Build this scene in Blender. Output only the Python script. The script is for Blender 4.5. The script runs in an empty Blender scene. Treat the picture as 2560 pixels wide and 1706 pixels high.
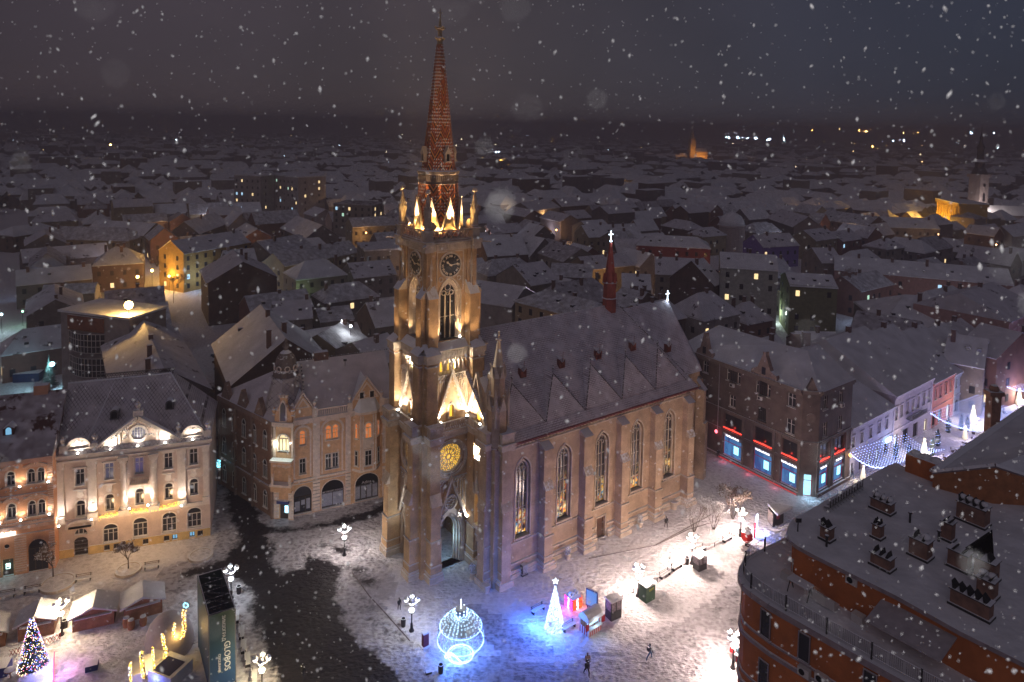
import bpy, bmesh, math, random
from mathutils import Vector, Matrix
from mathutils.geometry import tessellate_polygon
random.seed(7)
R = math.radians
S = bpy.context.scene
COL = S.collection
# ------------------------------------------------------------------ camera
CAMH, FPX, PITCH, ROLL, PPY, YAW = 56.0, 1758.8, .06583516, .017323, 428.73, .9456926
cam = bpy.data.cameras.new('camera'); camo = bpy.data.objects.new('camera', cam); COL.objects.link(camo)
cam.sensor_width = 36; cam.lens = FPX / 2560 * 36; cam.shift_y = (PPY - 853) / 2560
cam.clip_start = .1; cam.clip_end = 12000
_cp, _sp, _cr, _sr = math.cos(PITCH), math.sin(PITCH), math.cos(ROLL), math.sin(ROLL)
_M = Matrix(((_cr, -_sr, 0), (_sr, _cr, 0), (0, 0, 1))) @ Matrix(((1, 0, 0), (0, -_sp, -_cp), (0, _cp, -_sp)))
_MT = _M.transposed()
camo.matrix_world = Matrix.Translation((0, 0, CAMH)) @ (_MT @ Matrix(((1, 0, 0), (0, -1, 0), (0, 0, -1)))).to_4x4()
S.camera = camo
cam.dof.use_dof = True; cam.dof.focus_distance = 110; cam.dof.aperture_fstop = 1.6
# ------------------------------------------------------------------ world
SUN_EL, SUN_AZ = R(38), R(200)
W = bpy.data.worlds.new("World"); S.world = W; W.use_nodes = True
nt = W.node_tree; nt.nodes.clear(); N = nt.nodes.new; LK = nt.links.new
out = N('ShaderNodeOutputWorld'); bg = N('ShaderNodeBackground'); bg2 = N('ShaderNodeBackground'); add = N('ShaderNodeAddShader')
sky = N('ShaderNodeTexSky'); sky.sky_type = 'NISHITA'; sky.sun_disc = False; sky.sun_elevation = SUN_EL; sky.sun_rotation = SUN_AZ
bg.inputs[1].default_value = .0012
LK(sky.outputs[0], bg.inputs[0])
tc = N('ShaderNodeTexCoord'); sx = N('ShaderNodeSeparateXYZ'); LK(tc.outputs['Generated'], sx.inputs[0])
rx = N('ShaderNodeMapRange'); rx.inputs[1].default_value = -.75; rx.inputs[2].default_value = .75; LK(sx.outputs[0], rx.inputs[0])
rampx = N('ShaderNodeValToRGB'); e = rampx.color_ramp.elements
e[0].position = 0; e[0].color = (.044, .032, .043, 1); e[1].position = 1; e[1].color = (.022, .028, .050, 1)
m_ = e.new(.48); m_.color = (.062, .050, .060, 1); m_ = e.new(.74); m_.color = (.036, .036, .054, 1)
LK(rx.outputs[0], rampx.inputs[0])
nz = N('ShaderNodeTexNoise'); nz.inputs['Scale'].default_value = 2.2; nz.inputs['Detail'].default_value = 4; LK(tc.outputs['Generated'], nz.inputs[0])
rz = N('ShaderNodeMapRange'); rz.inputs[1].default_value = .3; rz.inputs[2].default_value = .7; rz.inputs[3].default_value = .72; rz.inputs[4].default_value = 1.25; LK(nz.outputs[0], rz.inputs[0])
bg2.inputs[1].default_value = .96
mx = N('ShaderNodeVectorMath'); mx.operation = 'SCALE'; LK(rampx.outputs[0], mx.inputs[0]); LK(rz.outputs[0], mx.inputs['Scale'])
LK(mx.outputs[0], bg2.inputs[0]); LK(bg.outputs[0], add.inputs[0]); LK(bg2.outputs[0], add.inputs[1]); LK(add.outputs[0], out.inputs[0])
sun = bpy.data.lights.new('moon_glow', 'SUN'); sun.energy = .165; sun.angle = R(40); sun.color = (.90, .82, 1.0)
suno = bpy.data.objects.new('moon_glow', sun); COL.objects.link(suno)
suno.rotation_euler = (R(90) - SUN_EL, 0, math.pi - SUN_AZ)
S.view_settings.view_transform = 'Standard'; S.view_settings.look = 'None'; S.view_settings.exposure = 0; S.view_settings.gamma = 1
cy = S.cycles
cy.max_bounces = 5; cy.diffuse_bounces = 3; cy.glossy_bounces = 2; cy.transmission_bounces = 3; cy.volume_bounces = 0; cy.transparent_max_bounces = 6
cy.sample_clamp_indirect = 3; cy.caustics_reflective = False; cy.caustics_refractive = False
# ------------------------------------------------------------------ pixel helpers (photo 2560x1706 -> place on a level)
def ray(x, y): return _MT @ Vector(((x - 1280) / FPX, (y - PPY) / FPX, 1))
def G(x, y, z=0.0):
    d = ray(x, y); t = (z - CAMH) / d.z
    return Vector((d.x * t, d.y * t, z))
def crop(s, ox, oy): return lambda x, y, z=0.0: G(ox + x / s, oy + y / s, z)
c5 = crop(2.6125, 0, 860); c6 = crop(2.6125, 520, 760); c7 = crop(3.361, 0, 1380); c8 = crop(3.361, 1000, 1380)
r1 = crop(2.5296, 1660, 680); r2 = crop(3.92, 2060, 880); r3 = crop(4.9, 1640, 1180); r4 = crop(2.6763, 1800, 1120)
r8 = crop(3.68, 500, 1280); dd = crop(1 / 1.088, 0, 0); z2 = crop(3.0148, 1240, 900); ck = crop(5.125, 480, 1400)
m1 = crop(2.306, 0, 320); m2 = crop(3.267, 1160, 320); m3 = crop(2.45, 1760, 260)
# ------------------------------------------------------------------ materials
MATS = {}
def mat(name, col, rough=.8, var=.18, vs=1.5, snow=True, bump=0.0, brick=0, metal=0, emit=None, es=1.0, thr=.55, spec=.3, samp=True, col2=None):
    if name in MATS: return MATS[name]
    m = bpy.data.materials.new(name); m.use_nodes = True; t = m.node_tree; b = t.nodes['Principled BSDF']; n = t.nodes.new; l = t.links.new
    b.inputs['Roughness'].default_value = rough; b.inputs['Metallic'].default_value = metal; b.inputs['Specular IOR Level'].default_value = spec
    if emit:
        b.inputs['Base Color'].default_value = (*[min(1, c) * .4 for c in emit], 1)
        b.inputs['Emission Color'].default_value = (*emit, 1); b.inputs['Emission Strength'].default_value = es
        if not samp: m.cycles.emission_sampling = 'NONE'
        MATS[name] = m; return m
    tcn = n('ShaderNodeTexCoord'); no = n('ShaderNodeTexNoise'); no.inputs['Scale'].default_value = vs; no.inputs['Detail'].default_value = 5; no.inputs['Roughness'].default_value = .65
    l(tcn.outputs['Object'], no.inputs[0])
    mr = n('ShaderNodeMapRange'); mr.inputs[1].default_value = .3; mr.inputs[2].default_value = .7; mr.inputs[3].default_value = 1 - var * 1.6; mr.inputs[4].default_value = 1 + var
    l(no.outputs[0], mr.inputs[0])
    base = None
    if brick:
        bt = n('ShaderNodeTexBrick'); bt.inputs['Scale'].default_value = brick; bt.inputs['Mortar Size'].default_value = .03
        c2 = col2 or [c * .72 for c in col]
        bt.inputs['Color1'].default_value = (*col, 1); bt.inputs['Color2'].default_value = (*c2, 1); bt.inputs['Mortar'].default_value = (*[min(1, c * 1.35 + .03) for c in col], 1)
        # walls run along x or y: add both so courses stay level
        sp = n('ShaderNodeSeparateXYZ'); l(tcn.outputs['Object'], sp.inputs[0]); ad = n('ShaderNodeMath'); ad.operation = 'ADD'; l(sp.outputs[0], ad.inputs[0]); l(sp.outputs[1], ad.inputs[1])
        cb = n('ShaderNodeCombineXYZ'); l(ad.outputs[0], cb.inputs[0]); l(sp.outputs[2], cb.inputs[1]); l(cb.outputs[0], bt.inputs[0]); base = bt.outputs[0]
    vm = n('ShaderNodeVectorMath'); vm.operation = 'SCALE'; vm.inputs[0].default_value = col
    if base: l(base, vm.inputs[0])
    l(mr.outputs[0], vm.inputs['Scale']); last = vm.outputs[0]
    if snow:
        ge = n('ShaderNodeNewGeometry'); sz = n('ShaderNodeSeparateXYZ'); l(ge.outputs['Normal'], sz.inputs[0])
        n2 = n('ShaderNodeTexNoise'); n2.inputs['Scale'].default_value = 3; l(tcn.outputs['Object'], n2.inputs[0])
        a = n('ShaderNodeMath'); a.operation = 'MULTIPLY_ADD'; a.inputs[1].default_value = .5; l(n2.outputs[0], a.inputs[0]); l(sz.outputs[2], a.inputs[2])
        q = n('ShaderNodeMapRange'); q.inputs[1].default_value = thr + .2; q.inputs[2].default_value = thr + .3; l(a.outputs[0], q.inputs[0])
        mi = n('ShaderNodeMix'); mi.data_type = 'RGBA'; l(q.outputs[0], mi.inputs[0]); l(last, mi.inputs[6]); mi.inputs[7].default_value = (.78, .78, .82, 1); last = mi.outputs[2]
    l(last, b.inputs['Base Color'])
    if bump:
        bp = n('ShaderNodeBump'); bp.inputs['Strength'].default_value = bump; bp.inputs['Distance'].default_value = .1; n3 = n('ShaderNodeTexNoise'); n3.inputs['Scale'].default_value = 6; n3.inputs['Detail'].default_value = 6
        l(tcn.outputs['Object'], n3.inputs[0]); l(n3.outputs[0], bp.inputs['Height']); l(bp.outputs[0], b.inputs['Normal'])
    MATS[name] = m; return m
def snowmat(name, col=(.8, .8, .83), patch=None, pcol=(.10, .08, .08), lines=None, bumps=3.0, bscale=2.0, bdist=.08, ps=.25):
    """snow over a roof: thin places show the covering in patches; lines = (kind, scale) lets tile courses show through"""
    if name in MATS: return MATS[name]
    m = bpy.data.materials.new(name); m.use_nodes = True; t = m.node_tree; b = t.nodes['Principled BSDF']; n = t.nodes.new; l = t.links.new
    b.inputs['Roughness'].default_value = .75; b.inputs['Specular IOR Level'].default_value = .2
    tcn = n('ShaderNodeTexCoord'); no = n('ShaderNodeTexNoise'); no.inputs['Scale'].default_value = bscale * .3; no.inputs['Detail'].default_value = 6; l(tcn.outputs['Object'], no.inputs[0])
    mr = n('ShaderNodeMapRange'); mr.inputs[1].default_value = .3; mr.inputs[2].default_value = .7; mr.inputs[3].default_value = .8; mr.inputs[4].default_value = 1.06; l(no.outputs[0], mr.inputs[0])
    vm = n('ShaderNodeVectorMath'); vm.operation = 'SCALE'; vm.inputs[0].default_value = col; l(mr.outputs[0], vm.inputs['Scale']); last = vm.outputs[0]
    if patch:
        n2 = n('ShaderNodeTexNoise'); n2.inputs['Scale'].default_value = ps; n2.inputs['Detail'].default_value = 8; n2.inputs['Roughness'].default_value = .7; l(tcn.outputs['Object'], n2.inputs[0])
        q = n('ShaderNodeMapRange'); q.inputs[1].default_value = patch; q.inputs[2].default_value = patch + .04; l(n2.outputs[0], q.inputs[0])
        mi = n('ShaderNodeMix'); mi.data_type = 'RGBA'; l(q.outputs[0], mi.inputs[0]); l(last, mi.inputs[6]); mi.inputs[7].default_value = (*pcol, 1); last = mi.outputs[2]
    if lines:
        mp = n('ShaderNodeMapping'); sp = n('ShaderNodeSeparateXYZ'); l(tcn.outputs['Object'], sp.inputs[0])
        cb = n('ShaderNodeCombineXYZ'); ad = n('ShaderNodeMath'); ad.operation = 'ADD'
        l(sp.outputs[0], cb.inputs[0]); l(sp.outputs[2], cb.inputs[1]); l(cb.outputs[0], mp.inputs[0])
        if lines[0] == 'diamond': mp.inputs['Rotation'].default_value = (0, 0, R(45))
        bt = n('ShaderNodeTexBrick'); bt.offset = 0 if lines[0] == 'diamond' else .5; bt.inputs['Scale'].default_value = lines[1]; bt.inputs['Mortar Size'].default_value = .035
        bt.inputs['Brick Width'].default_value = .5; bt.inputs['Row Height'].default_value = .5 if lines[0] == 'diamond' else .18
        l(mp.outputs[0], bt.inputs[0])
        n4 = n('ShaderNodeTexNoise'); n4.inputs['Scale'].default_value = .7; n4.inputs['Detail'].default_value = 5; l(tcn.outputs['Object'], n4.inputs[0])
        q4 = n('ShaderNodeMapRange'); q4.inputs[1].default_value = .36; q4.inputs[2].default_value = .6; l(n4.outputs[0], q4.inputs[0])
        mu = n('ShaderNodeMath'); mu.operation = 'MULTIPLY'; l(bt.outputs['Fac'], mu.inputs[0]); l(q4.outputs[0], mu.inputs[1])
        mi = n('ShaderNodeMix'); mi.data_type = 'RGBA'; l(mu.outputs[0], mi.inputs[0]); l(last, mi.inputs[6]); mi.inputs[7].default_value = (*pcol, 1); last = mi.outputs[2]
    l(last, b.inputs['Base Color'])
    bp = n('ShaderNodeBump'); bp.inputs['Strength'].default_value = .9; bp.inputs['Distance'].default_value = bdist; n3 = n('ShaderNodeTexNoise'); n3.inputs['Scale'].default_value = bscale; n3.inputs['Detail'].default_value = 5
    l(tcn.outputs['Object'], n3.inputs[0]); l(n3.outputs[0], bp.inputs['Height']); l(bp.outputs[0], b.inputs['Normal'])
    MATS[name] = m; return m
SNOW = snowmat('snow'); ROOFSNOW = snowmat('roof_snow', patch=.66, bscale=1.2, bdist=.05)
ROOFS = [snowmat('roof_snow_b', col=(.7, .68, .72), patch=.60, bscale=1.5, ps=.3), snowmat('roof_snow_c', col=(.76, .76, .8), lines=('t', 1.2), patch=.63), ROOFSNOW, snowmat('roof_snow_d', col=(.6, .58, .62), patch=.58, lines=('t', 1.6), ps=.4)]
TBRICK = mat('tower_brick', (.42, .26, .13), brick=3.2, var=.25, vs=.6)
BRICK = mat('church_brick', (.40, .275, .18), brick=3.2, var=.22, vs=.6)
STONE = mat('church_stone', (.50, .40, .31), var=.2, vs=1.2)
GLASS = mat('dark_glass', (.02, .022, .03), rough=.12, var=.1, snow=False, spec=.6)
DARK = mat('dark_metal', (.03, .028, .03), rough=.5, var=.1)
BLACK = mat('black_hollow', (.006, .006, .008), rough=.9, var=0, snow=False)
# ------------------------------------------------------------------ mesh builder
class MB:
    def __init__(s, m=None): s.v = []; s.f = []; s.k = []; s.m = m or Matrix(); s.cur = 0
    def add(s, vs, fs, k=None):
        b = len(s.v); s.v += [tuple(s.m @ Vector(p)) for p in vs]; s.f += [tuple(i + b for i in f) for f in fs]; s.k += [s.cur if k is None else k] * len(fs); return s
    def quad(s, a, b, c, d, k=None): return s.add([a, b, c, d], [(0, 1, 2, 3)], k)
    def box(s, x0, y0, z0, x1, y1, z1, k=None):
        if x1 < x0: x0, x1 = x1, x0
        if y1 < y0: y0, y1 = y1, y0
        return s.add([(x0, y0, z0), (x1, y0, z0), (x1, y1, z0), (x0, y1, z0), (x0, y0, z1), (x1, y0, z1), (x1, y1, z1), (x0, y1, z1)],
                     [(0, 3, 2, 1), (4, 5, 6, 7), (0, 1, 5, 4), (1, 2, 6, 5), (2, 3, 7, 6), (3, 0, 4, 7)], k)
    def prism(s, pts, z0, z1, k=None, top=None):       # plan polygon (counter-clockwise)
        n = len(pts); tp = top or pts
        return s.add([(*p, z0) for p in pts] + [(*p, z1) for p in tp], [tuple(range(n - 1, -1, -1)), tuple(range(n, 2 * n))] + [(i, (i + 1) % n, n + (i + 1) % n, n + i) for i in range(n)], k)
    def slab(s, pts, y0, y1, k=None):                  # elevation polygon in x,z (counter-clockwise seen from -y), y0 front
        n = len(pts)
        return s.add([(p[0], y0, p[1]) for p in pts] + [(p[0], y1, p[1]) for p in pts], [tuple(range(n)), tuple(range(2 * n - 1, n - 1, -1))] + [(i, n + i, n + (i + 1) % n, (i + 1) % n) for i in range(n)], k)
    def wall(s, outer, holes, y, depth, k=None):       # front wall at y with openings, reveals going in by depth
        loops = [outer] + holes
        tr = tessellate_polygon([[Vector((p[0], p[1], 0)) for p in lp] for lp in loops])
        flat = [p for lp in loops for p in lp]; fs = []
        for a, b, c in tr:
            A, B, Cc = flat[a], flat[b], flat[c]
            cr = (B[0] - A[0]) * (Cc[1] - A[1]) - (B[1] - A[1]) * (Cc[0] - A[0])
            fs.append((a, b, c) if cr > 0 else (a, c, b))
        s.add([(p[0], y, p[1]) for p in flat], fs, k)
        for h in holes:
            n = len(h); s.add([(p[0], y, p[1]) for p in h] + [(p[0], y + depth, p[1]) for p in h], [(i, (i + 1) % n, n + (i + 1) % n, n + i) for i in range(n)], k)
        return s
    def frame(s, outer, inner, y0, y1, k=None):        # ring between two outlines of the same count, front at y0
        n = len(outer); vs = []
        for y in (y0, y1): vs += [(p[0], y, p[1]) for p in outer] + [(p[0], y, p[1]) for p in inner]
        fs = []
        for i in range(n):
            j = (i + 1) % n
            fs += [(i, j, n + j, n + i), (2 * n + i, 2 * n + j, j, i), (n + i, n + j, 3 * n + j, 3 * n + i)]
        return s.add(vs, fs, k)
    def lathe(s, prof, cx=0, cy=0, n=12, k=None, cap=True, rot=0):
        vs = []; fs = []
        for r, z in prof:
            for i in range(n): a = rot + 2 * math.pi * i / n; vs.append((cx + r * math.cos(a), cy + r * math.sin(a), z))
        for j in range(len(prof) - 1):
            for i in range(n): q = (i + 1) % n; fs.append((j * n + i, j * n + q, (j + 1) * n + q, (j + 1) * n + i))
        if cap: fs += [tuple(range(n - 1, -1, -1)), tuple(range((len(prof) - 1) * n, len(prof) * n))]
        return s.add(vs, fs, k)
    def tube(s, a, b, r, r2=None, n=6, k=None):
        a, b = Vector(a), Vector(b); d = b - a
        if d.length < 1e-6: return s
        q = d.to_track_quat('Z', 'Y'); r2 = r if r2 is None else r2; vs = []
        for p, rr in ((a, r), (b, r2)):
            for i in range(n): t = 2 * math.pi * i / n; vs.append(p + q @ Vector((rr * math.cos(t), rr * math.sin(t), 0)))
        return s.add(vs, [(i, (i + 1) % n, n + (i + 1) % n, n + i) for i in range(n)] + [tuple(range(n - 1, -1, -1)), tuple(range(n, 2 * n))], k)
    def path(s, pts, r, n=5, k=None):
        for a, b in zip(pts, pts[1:]): s.tube(a, b, r, n=n, k=k)
        return s
    def ball(s, x, y, z, r, n=8, k=None, sz=1, sx=1, sy=1):
        h = max(3, n // 2); prof = []
        vs = []; fs = []
        for j in range(h + 1):
            p = math.pi * j / h - math.pi / 2
            for i in range(n): a = 2 * math.pi * i / n; vs.append((x + r * sx * math.cos(p) * math.cos(a), y + r * sy * math.cos(p) * math.sin(a), z + r * sz * math.sin(p)))
        for j in range(h):
            for i in range(n): q = (i + 1) % n; fs.append((j * n + i, j * n + q, (j + 1) * n + q, (j + 1) * n + i))
        return s.add(vs, fs, k)
    def octa(s, p, r, k=None):
        x, y, z = p
        return s.add([(x + r, y, z), (x, y + r, z), (x - r, y, z), (x, y - r, z), (x, y, z + r), (x, y, z - r)], [(0, 1, 4), (1, 2, 4), (2, 3, 4), (3, 0, 4), (1, 0, 5), (2, 1, 5), (3, 2, 5), (0, 3, 5)], k)
    def rot(s, deg, c=(0, 0, 0)): t = MB(s.m @ Matrix.Translation(c) @ Matrix.Rotation(R(deg), 4, 'Z')); t.v, t.f, t.k = s.v, s.f, s.k; return t
    def at(s, x, y, z=0, deg=0): return s.rot(deg, (x, y, z))
    def build(s, name, mats, parent=None, smooth=False, label=None):
        if not s.v: return None
        me = bpy.data.meshes.new(name); me.from_pydata(s.v, [], s.f)
        if not isinstance(mats, (list, tuple)): mats = [mats]
        for m in mats: me.materials.append(m)
        if len(mats) > 1: me.polygons.foreach_set('material_index', s.k)
        if smooth: me.polygons.foreach_set('use_smooth', [True] * len(me.polygons))
        me.update(); o = bpy.data.objects.new(name, me); COL.objects.link(o); o.parent = parent
        if label: o['label'] = label
        return o
def tag(o, label, cat, group=None, kind=None):
    o['label'] = label
    if cat: o['category'] = cat
    if group: o['group'] = group
    if kind: o['kind'] = kind
    return o
def thing(name, label, cat, loc=(0, 0, 0), rz=0, group=None):
    o = bpy.data.objects.new(name, None); COL.objects.link(o); o.location = loc; o.rotation_euler.z = rz; o.empty_display_size = .3
    return tag(o, label, cat, group)
def struct(name, mb, m, **k): o = mb.build(name, m, **k); o['kind'] = 'structure'; return o
def dup(root, loc=None, rz=None, label=None):
    def cp(o, par):
        c = o.copy(); COL.objects.link(c); c.parent = par
        for ch in o.children: cp(ch, c)
        return c
    r = cp(root, root.parent)
    if loc is not None: r.location = loc
    if rz is not None: r.rotation_euler.z = rz
    if label: r['label'] = label
    return r
def lamp(kind, loc, power, col=(1, .85, .7), r=.1, to=None, ang=90, blend=.5, parent=None, name='bulb_light'):
    l = bpy.data.lights.new(name, kind); l.energy = power; l.color = col; l.shadow_soft_size = r
    o = bpy.data.objects.new(name, l); COL.objects.link(o); o.location = loc; o.parent = parent
    if kind == 'SPOT':
        l.spot_size = R(ang); l.spot_blend = blend; o.rotation_euler = (Vector(to) - Vector(loc)).to_track_quat('-Z', 'Y').to_euler()
    return o
def text(s, size, m, parent, mtx, name='lettering', ext=.015, align='CENTER', off=0.0):
    cu = bpy.data.curves.new(name, 'FONT'); cu.body = s; cu.size = size; cu.align_x = align; cu.align_y = 'CENTER'; cu.extrude = ext; cu.offset = off
    cu.materials.append(m); t = bpy.data.objects.new(name, cu); COL.objects.link(t); me = bpy.data.meshes.new_from_object(t.evaluated_get(bpy.context.evaluated_depsgraph_get())); COL.objects.unlink(t)
    o = bpy.data.objects.new(name, me); COL.objects.link(o); o.parent = parent; o.matrix_local = mtx; return o
def face_m(x, y, z, deg=0, roll=0):    # upright lettering facing -y, turned by deg about z, rolled in its own plane
    return Matrix.Translation((x, y, z)) @ Matrix.Rotation(R(deg), 4, 'Z') @ Matrix.Rotation(R(90), 4, 'X') @ Matrix.Rotation(R(roll), 4, 'Z')
# outlines
def rect(x0, z0, x1, z1): return [(x0, z0), (x1, z0), (x1, z1), (x0, z1)]
def arch(c, w, z0, zs, n=8, pointed=False, zt=None):
    """half width w, sill z0, spring zs; counter-clockwise from bottom left"""
    p = [(c - w, z0), (c + w, z0)]
    if pointed:
        zt = zt or zs + 1.5 * w; h = zt - zs; rr = (w * w + h * h) / (2 * w)
        a1 = math.asin(min(1, h / rr))
        for i in range(n + 1): a = a1 * i / n; p.append((c + w - rr + rr * math.cos(a), zs + rr * math.sin(a)))
        for i in range(n - 1, -1, -1): a = a1 * i / n; p.append((c - w + rr - rr * math.cos(a), zs + rr * math.sin(a)))
    else:
        h = (zt - zs) if zt else w
        for i in range(n + 1): a = math.pi * i / n; p.append((c + w * math.cos(a), zs + h * math.sin(a)))
    return p
def circ(cx, cz, r, n=24, rot=0): return [(cx + r * math.cos(rot + 2 * math.pi * i / n), cz + r * math.sin(rot + 2 * math.pi * i / n)) for i in range(n)]
# ------------------------------------------------------------------ ground
def trod(name, col, pcol, sc=2.6, dist=.5, lo=.44, hi=.62, road=False):
    """trampled snow: lumps and footprints by bump, dirt in the hollows; road = wet asphalt where the attribute wet is high"""
    m = bpy.data.materials.new(name); m.use_nodes = True; t = m.node_tree; b = t.nodes['Principled BSDF']; n = t.nodes.new; l = t.links.new; b.inputs['Roughness'].default_value = .7; b.inputs['Specular IOR Level'].default_value = .25
    tc_ = n('ShaderNodeTexCoord'); a = n('ShaderNodeTexNoise'); a.inputs['Scale'].default_value = sc; a.inputs['Detail'].default_value = 4; a.inputs['Roughness'].default_value = .7; mA = n('ShaderNodeMapping'); mA.inputs['Rotation'].default_value = (0, 0, -.55); mA.inputs['Scale'].default_value = (.45, 1.3, 1); l(tc_.outputs['Object'], mA.inputs[0]); l(mA.outputs[0], a.inputs[0])
    v = n('ShaderNodeTexVoronoi'); v.inputs['Scale'].default_value = sc * .8; v.feature = 'SMOOTH_F1'; l(tc_.outputs['Object'], v.inputs[0])
    big = n('ShaderNodeTexNoise'); big.inputs['Scale'].default_value = .12; big.inputs['Detail'].default_value = 6; l(tc_.outputs['Object'], big.inputs[0])
    mpb = n('ShaderNodeMapRange'); mpb.inputs[1].default_value = .35; mpb.inputs[2].default_value = .65; l(big.outputs[0], mpb.inputs[0])
    ad = n('ShaderNodeMath'); ad.operation = 'MULTIPLY_ADD'; ad.inputs[1].default_value = .7; l(v.outputs['Distance'], ad.inputs[0]); l(a.outputs[0], ad.inputs[2])
    c = n('ShaderNodeMapRange'); c.inputs[1].default_value = lo; c.inputs[2].default_value = hi + .25; l(ad.outputs[0], c.inputs[0])
    mi = n('ShaderNodeMix'); mi.data_type = 'RGBA'; mi.inputs[6].default_value = (*pcol, 1); mi.inputs[7].default_value = (*col, 1)
    mx_ = n('ShaderNodeMath'); mx_.operation = 'MAXIMUM'; l(c.outputs[0], mx_.inputs[0]); ml = n('ShaderNodeMath'); ml.operation = 'MULTIPLY'; ml.inputs[1].default_value = .85; l(mpb.outputs[0], ml.inputs[0]); l(ml.outputs[0], mx_.inputs[1]); l(mx_.outputs[0], mi.inputs[0]); last = mi.outputs[2]
    bp = n('ShaderNodeBump'); bp.inputs['Strength'].default_value = 1; bp.inputs['Distance'].default_value = dist; l(ad.outputs[0], bp.inputs['Height']); l(bp.outputs[0], b.inputs['Normal'])
    if road:
        at_ = n('ShaderNodeAttribute'); at_.attribute_name = 'wet'; n2 = n('ShaderNodeTexNoise'); n2.inputs['Scale'].default_value = .55; n2.inputs['Detail'].default_value = 9; n2.inputs['Roughness'].default_value = .72; mp = n('ShaderNodeMapping'); mp.inputs['Scale'].default_value = (1, 1, 1); l(tc_.outputs['Object'], mp.inputs[0]); l(mp.outputs[0], n2.inputs[0])
        q = n('ShaderNodeMath'); q.operation = 'MULTIPLY_ADD'; q.inputs[1].default_value = 2.2; l(n2.outputs[0], q.inputs[0]); l(at_.outputs['Fac'], q.inputs[2])
        r_ = n('ShaderNodeMapRange'); r_.inputs[1].default_value = .98; r_.inputs[2].default_value = 1.42; l(q.outputs[0], r_.inputs[0])
        m2_ = n('ShaderNodeMix'); m2_.data_type = 'RGBA'; l(r_.outputs[0], m2_.inputs[0]); l(last, m2_.inputs[6]); m2_.inputs[7].default_value = (.013, .010, .014, 1); last = m2_.outputs[2]
        rr = n('ShaderNodeMapRange'); rr.inputs[3].default_value = .7; rr.inputs[4].default_value = .6; l(r_.outputs[0], rr.inputs[0]); l(rr.outputs[0], b.inputs['Roughness'])
    l(last, b.inputs['Base Color']); return m
GS = trod('ground_snow', (.82, .79, .82), (.52, .49, .52), dist=.38); RS = trod('road_surface', (.62, .59, .63), (.18, .16, .18), road=True)
g = MB(); g.quad((-6000, -60, 0), (6000, -60, 0), (6000, 9500, 0), (-6000, 9500, 0)); struct('ground', g, GS)
def sheet(name, regions, z, m, cell=.55, pad=2.0):
    """regions = (outline, wetness inside); the mesh keeps the cells near them and carries the wetness, fading over pad"""
    X = [p.x for r, _ in regions for p in r]; Y = [p.y for r, _ in regions for p in r]; x0, x1, y0, y1 = min(X) - pad, max(X) + pad, max(20, min(Y) - pad), max(Y) + pad; nx, ny = int((x1 - x0) / cell) + 1, int((y1 - y0) / cell) + 1
    def sd(px, py, P):
        ins = False; dm = 1e9; n = len(P)
        for i in range(n):
            a, b = P[i], P[(i + 1) % n]; dx, dy = b.x - a.x, b.y - a.y
            if (a.y > py) != (b.y > py) and px < a.x + (py - a.y) / dy * dx: ins = not ins
            t = max(0, min(1, ((px - a.x) * dx + (py - a.y) * dy) / (dx * dx + dy * dy + 1e-9))); d = (px - a.x - t * dx) ** 2 + (py - a.y - t * dy) ** 2
            if d < dm: dm = d
        return math.sqrt(dm) * (1 if ins else -1)
    val = {}; 
    for j in range(ny + 1):
        for i in range(nx + 1):
            x, y = x0 + i * cell, y0 + j * cell; v = -9
            for P, w in regions:
                d = sd(x, y, P); k = max(-pad, min(pad, d)) / pad
                if w < -.5: v = v if d < -pad else min(v, -k)
                elif w < 0: v = (min(v, w) if v > -.9 else w) if k > 0 else v       # a snowy island laid over the road
                else: v = max(v, k if k < 0 else k * w)
            val[i, j] = v if v < -.9 else v
    vs = []; vi = {}; fs = []; at = []
    def V(i, j):
        if (i, j) not in vi: vi[i, j] = len(vs); vs.append((x0 + i * cell, y0 + j * cell, z)); at.append(val[i, j])
        return vi[i, j]
    for j in range(ny):
        for i in range(nx):
            if max(val[i, j], val[i + 1, j], val[i, j + 1], val[i + 1, j + 1]) > -.95: fs.append((V(i, j), V(i + 1, j), V(i + 1, j + 1), V(i, j + 1)))
    mb = MB(); mb.v, mb.f, mb.k = vs, fs, [0] * len(fs); o = struct(name, mb, m); a = o.data.attributes.new('wet', 'FLOAT', 'POINT'); a.data.foreach_set('value', at); return o
pr = lambda f, pts: [f(*p) for p in pts]
sheet('road', [(pr(r8, ((640, 215), (900, 185), (1300, 135), (1560, 80), (1760, -30), (1990, -190), (1900, -240), (1560, -10), (1180, 80), (900, 130), (700, 150), (560, 60), (330, -700), (180, -1150), (40, -1150), (170, -500), (250, 0), (350, 270), (200, 420), (0, 500), (-200, 560), (-200, 640), (0, 600), (250, 540), (350, 640), (460, 800), (470, 950), (530, 1120), (620, 1350), (680, 1640), (1950, 1640), (1800, 1400), (1500, 1190), (1350, 1010), (1260, 760), (1330, 470), (1400, 300), (1000, 300), (700, 380))), 1.0),
    (pr(r8, ((1330, 470), (1420, 600), (1700, 930), (1900, 1160), (2050, 1500), (1800, 1500), (1500, 1190), (1260, 800))), -.12), (pr(r8, ((1330, 470), (1560, 520), (1650, 700), (1500, 720))), .6),
    (pr(r8, ((640, 430), (790, 315), (1050, 290), (1240, 350), (1330, 450), (1290, 480), (1120, 400), (980, 400), (930, 520), (800, 560), (690, 500))), -1)], .004, RS)
sheet('walkway', [(pr(c8, ((420, 1000), (800, 900), (1350, 1000), (2353, 620), (2900, 250), (3300, 420), (2353, 1080), (1800, 1500), (500, 1500))), -.2), (pr(c8, ((600, 460), (1100, 700), (1250, 850), (900, 830), (560, 560))), -.1)], .005, RS, cell=.8)
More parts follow.
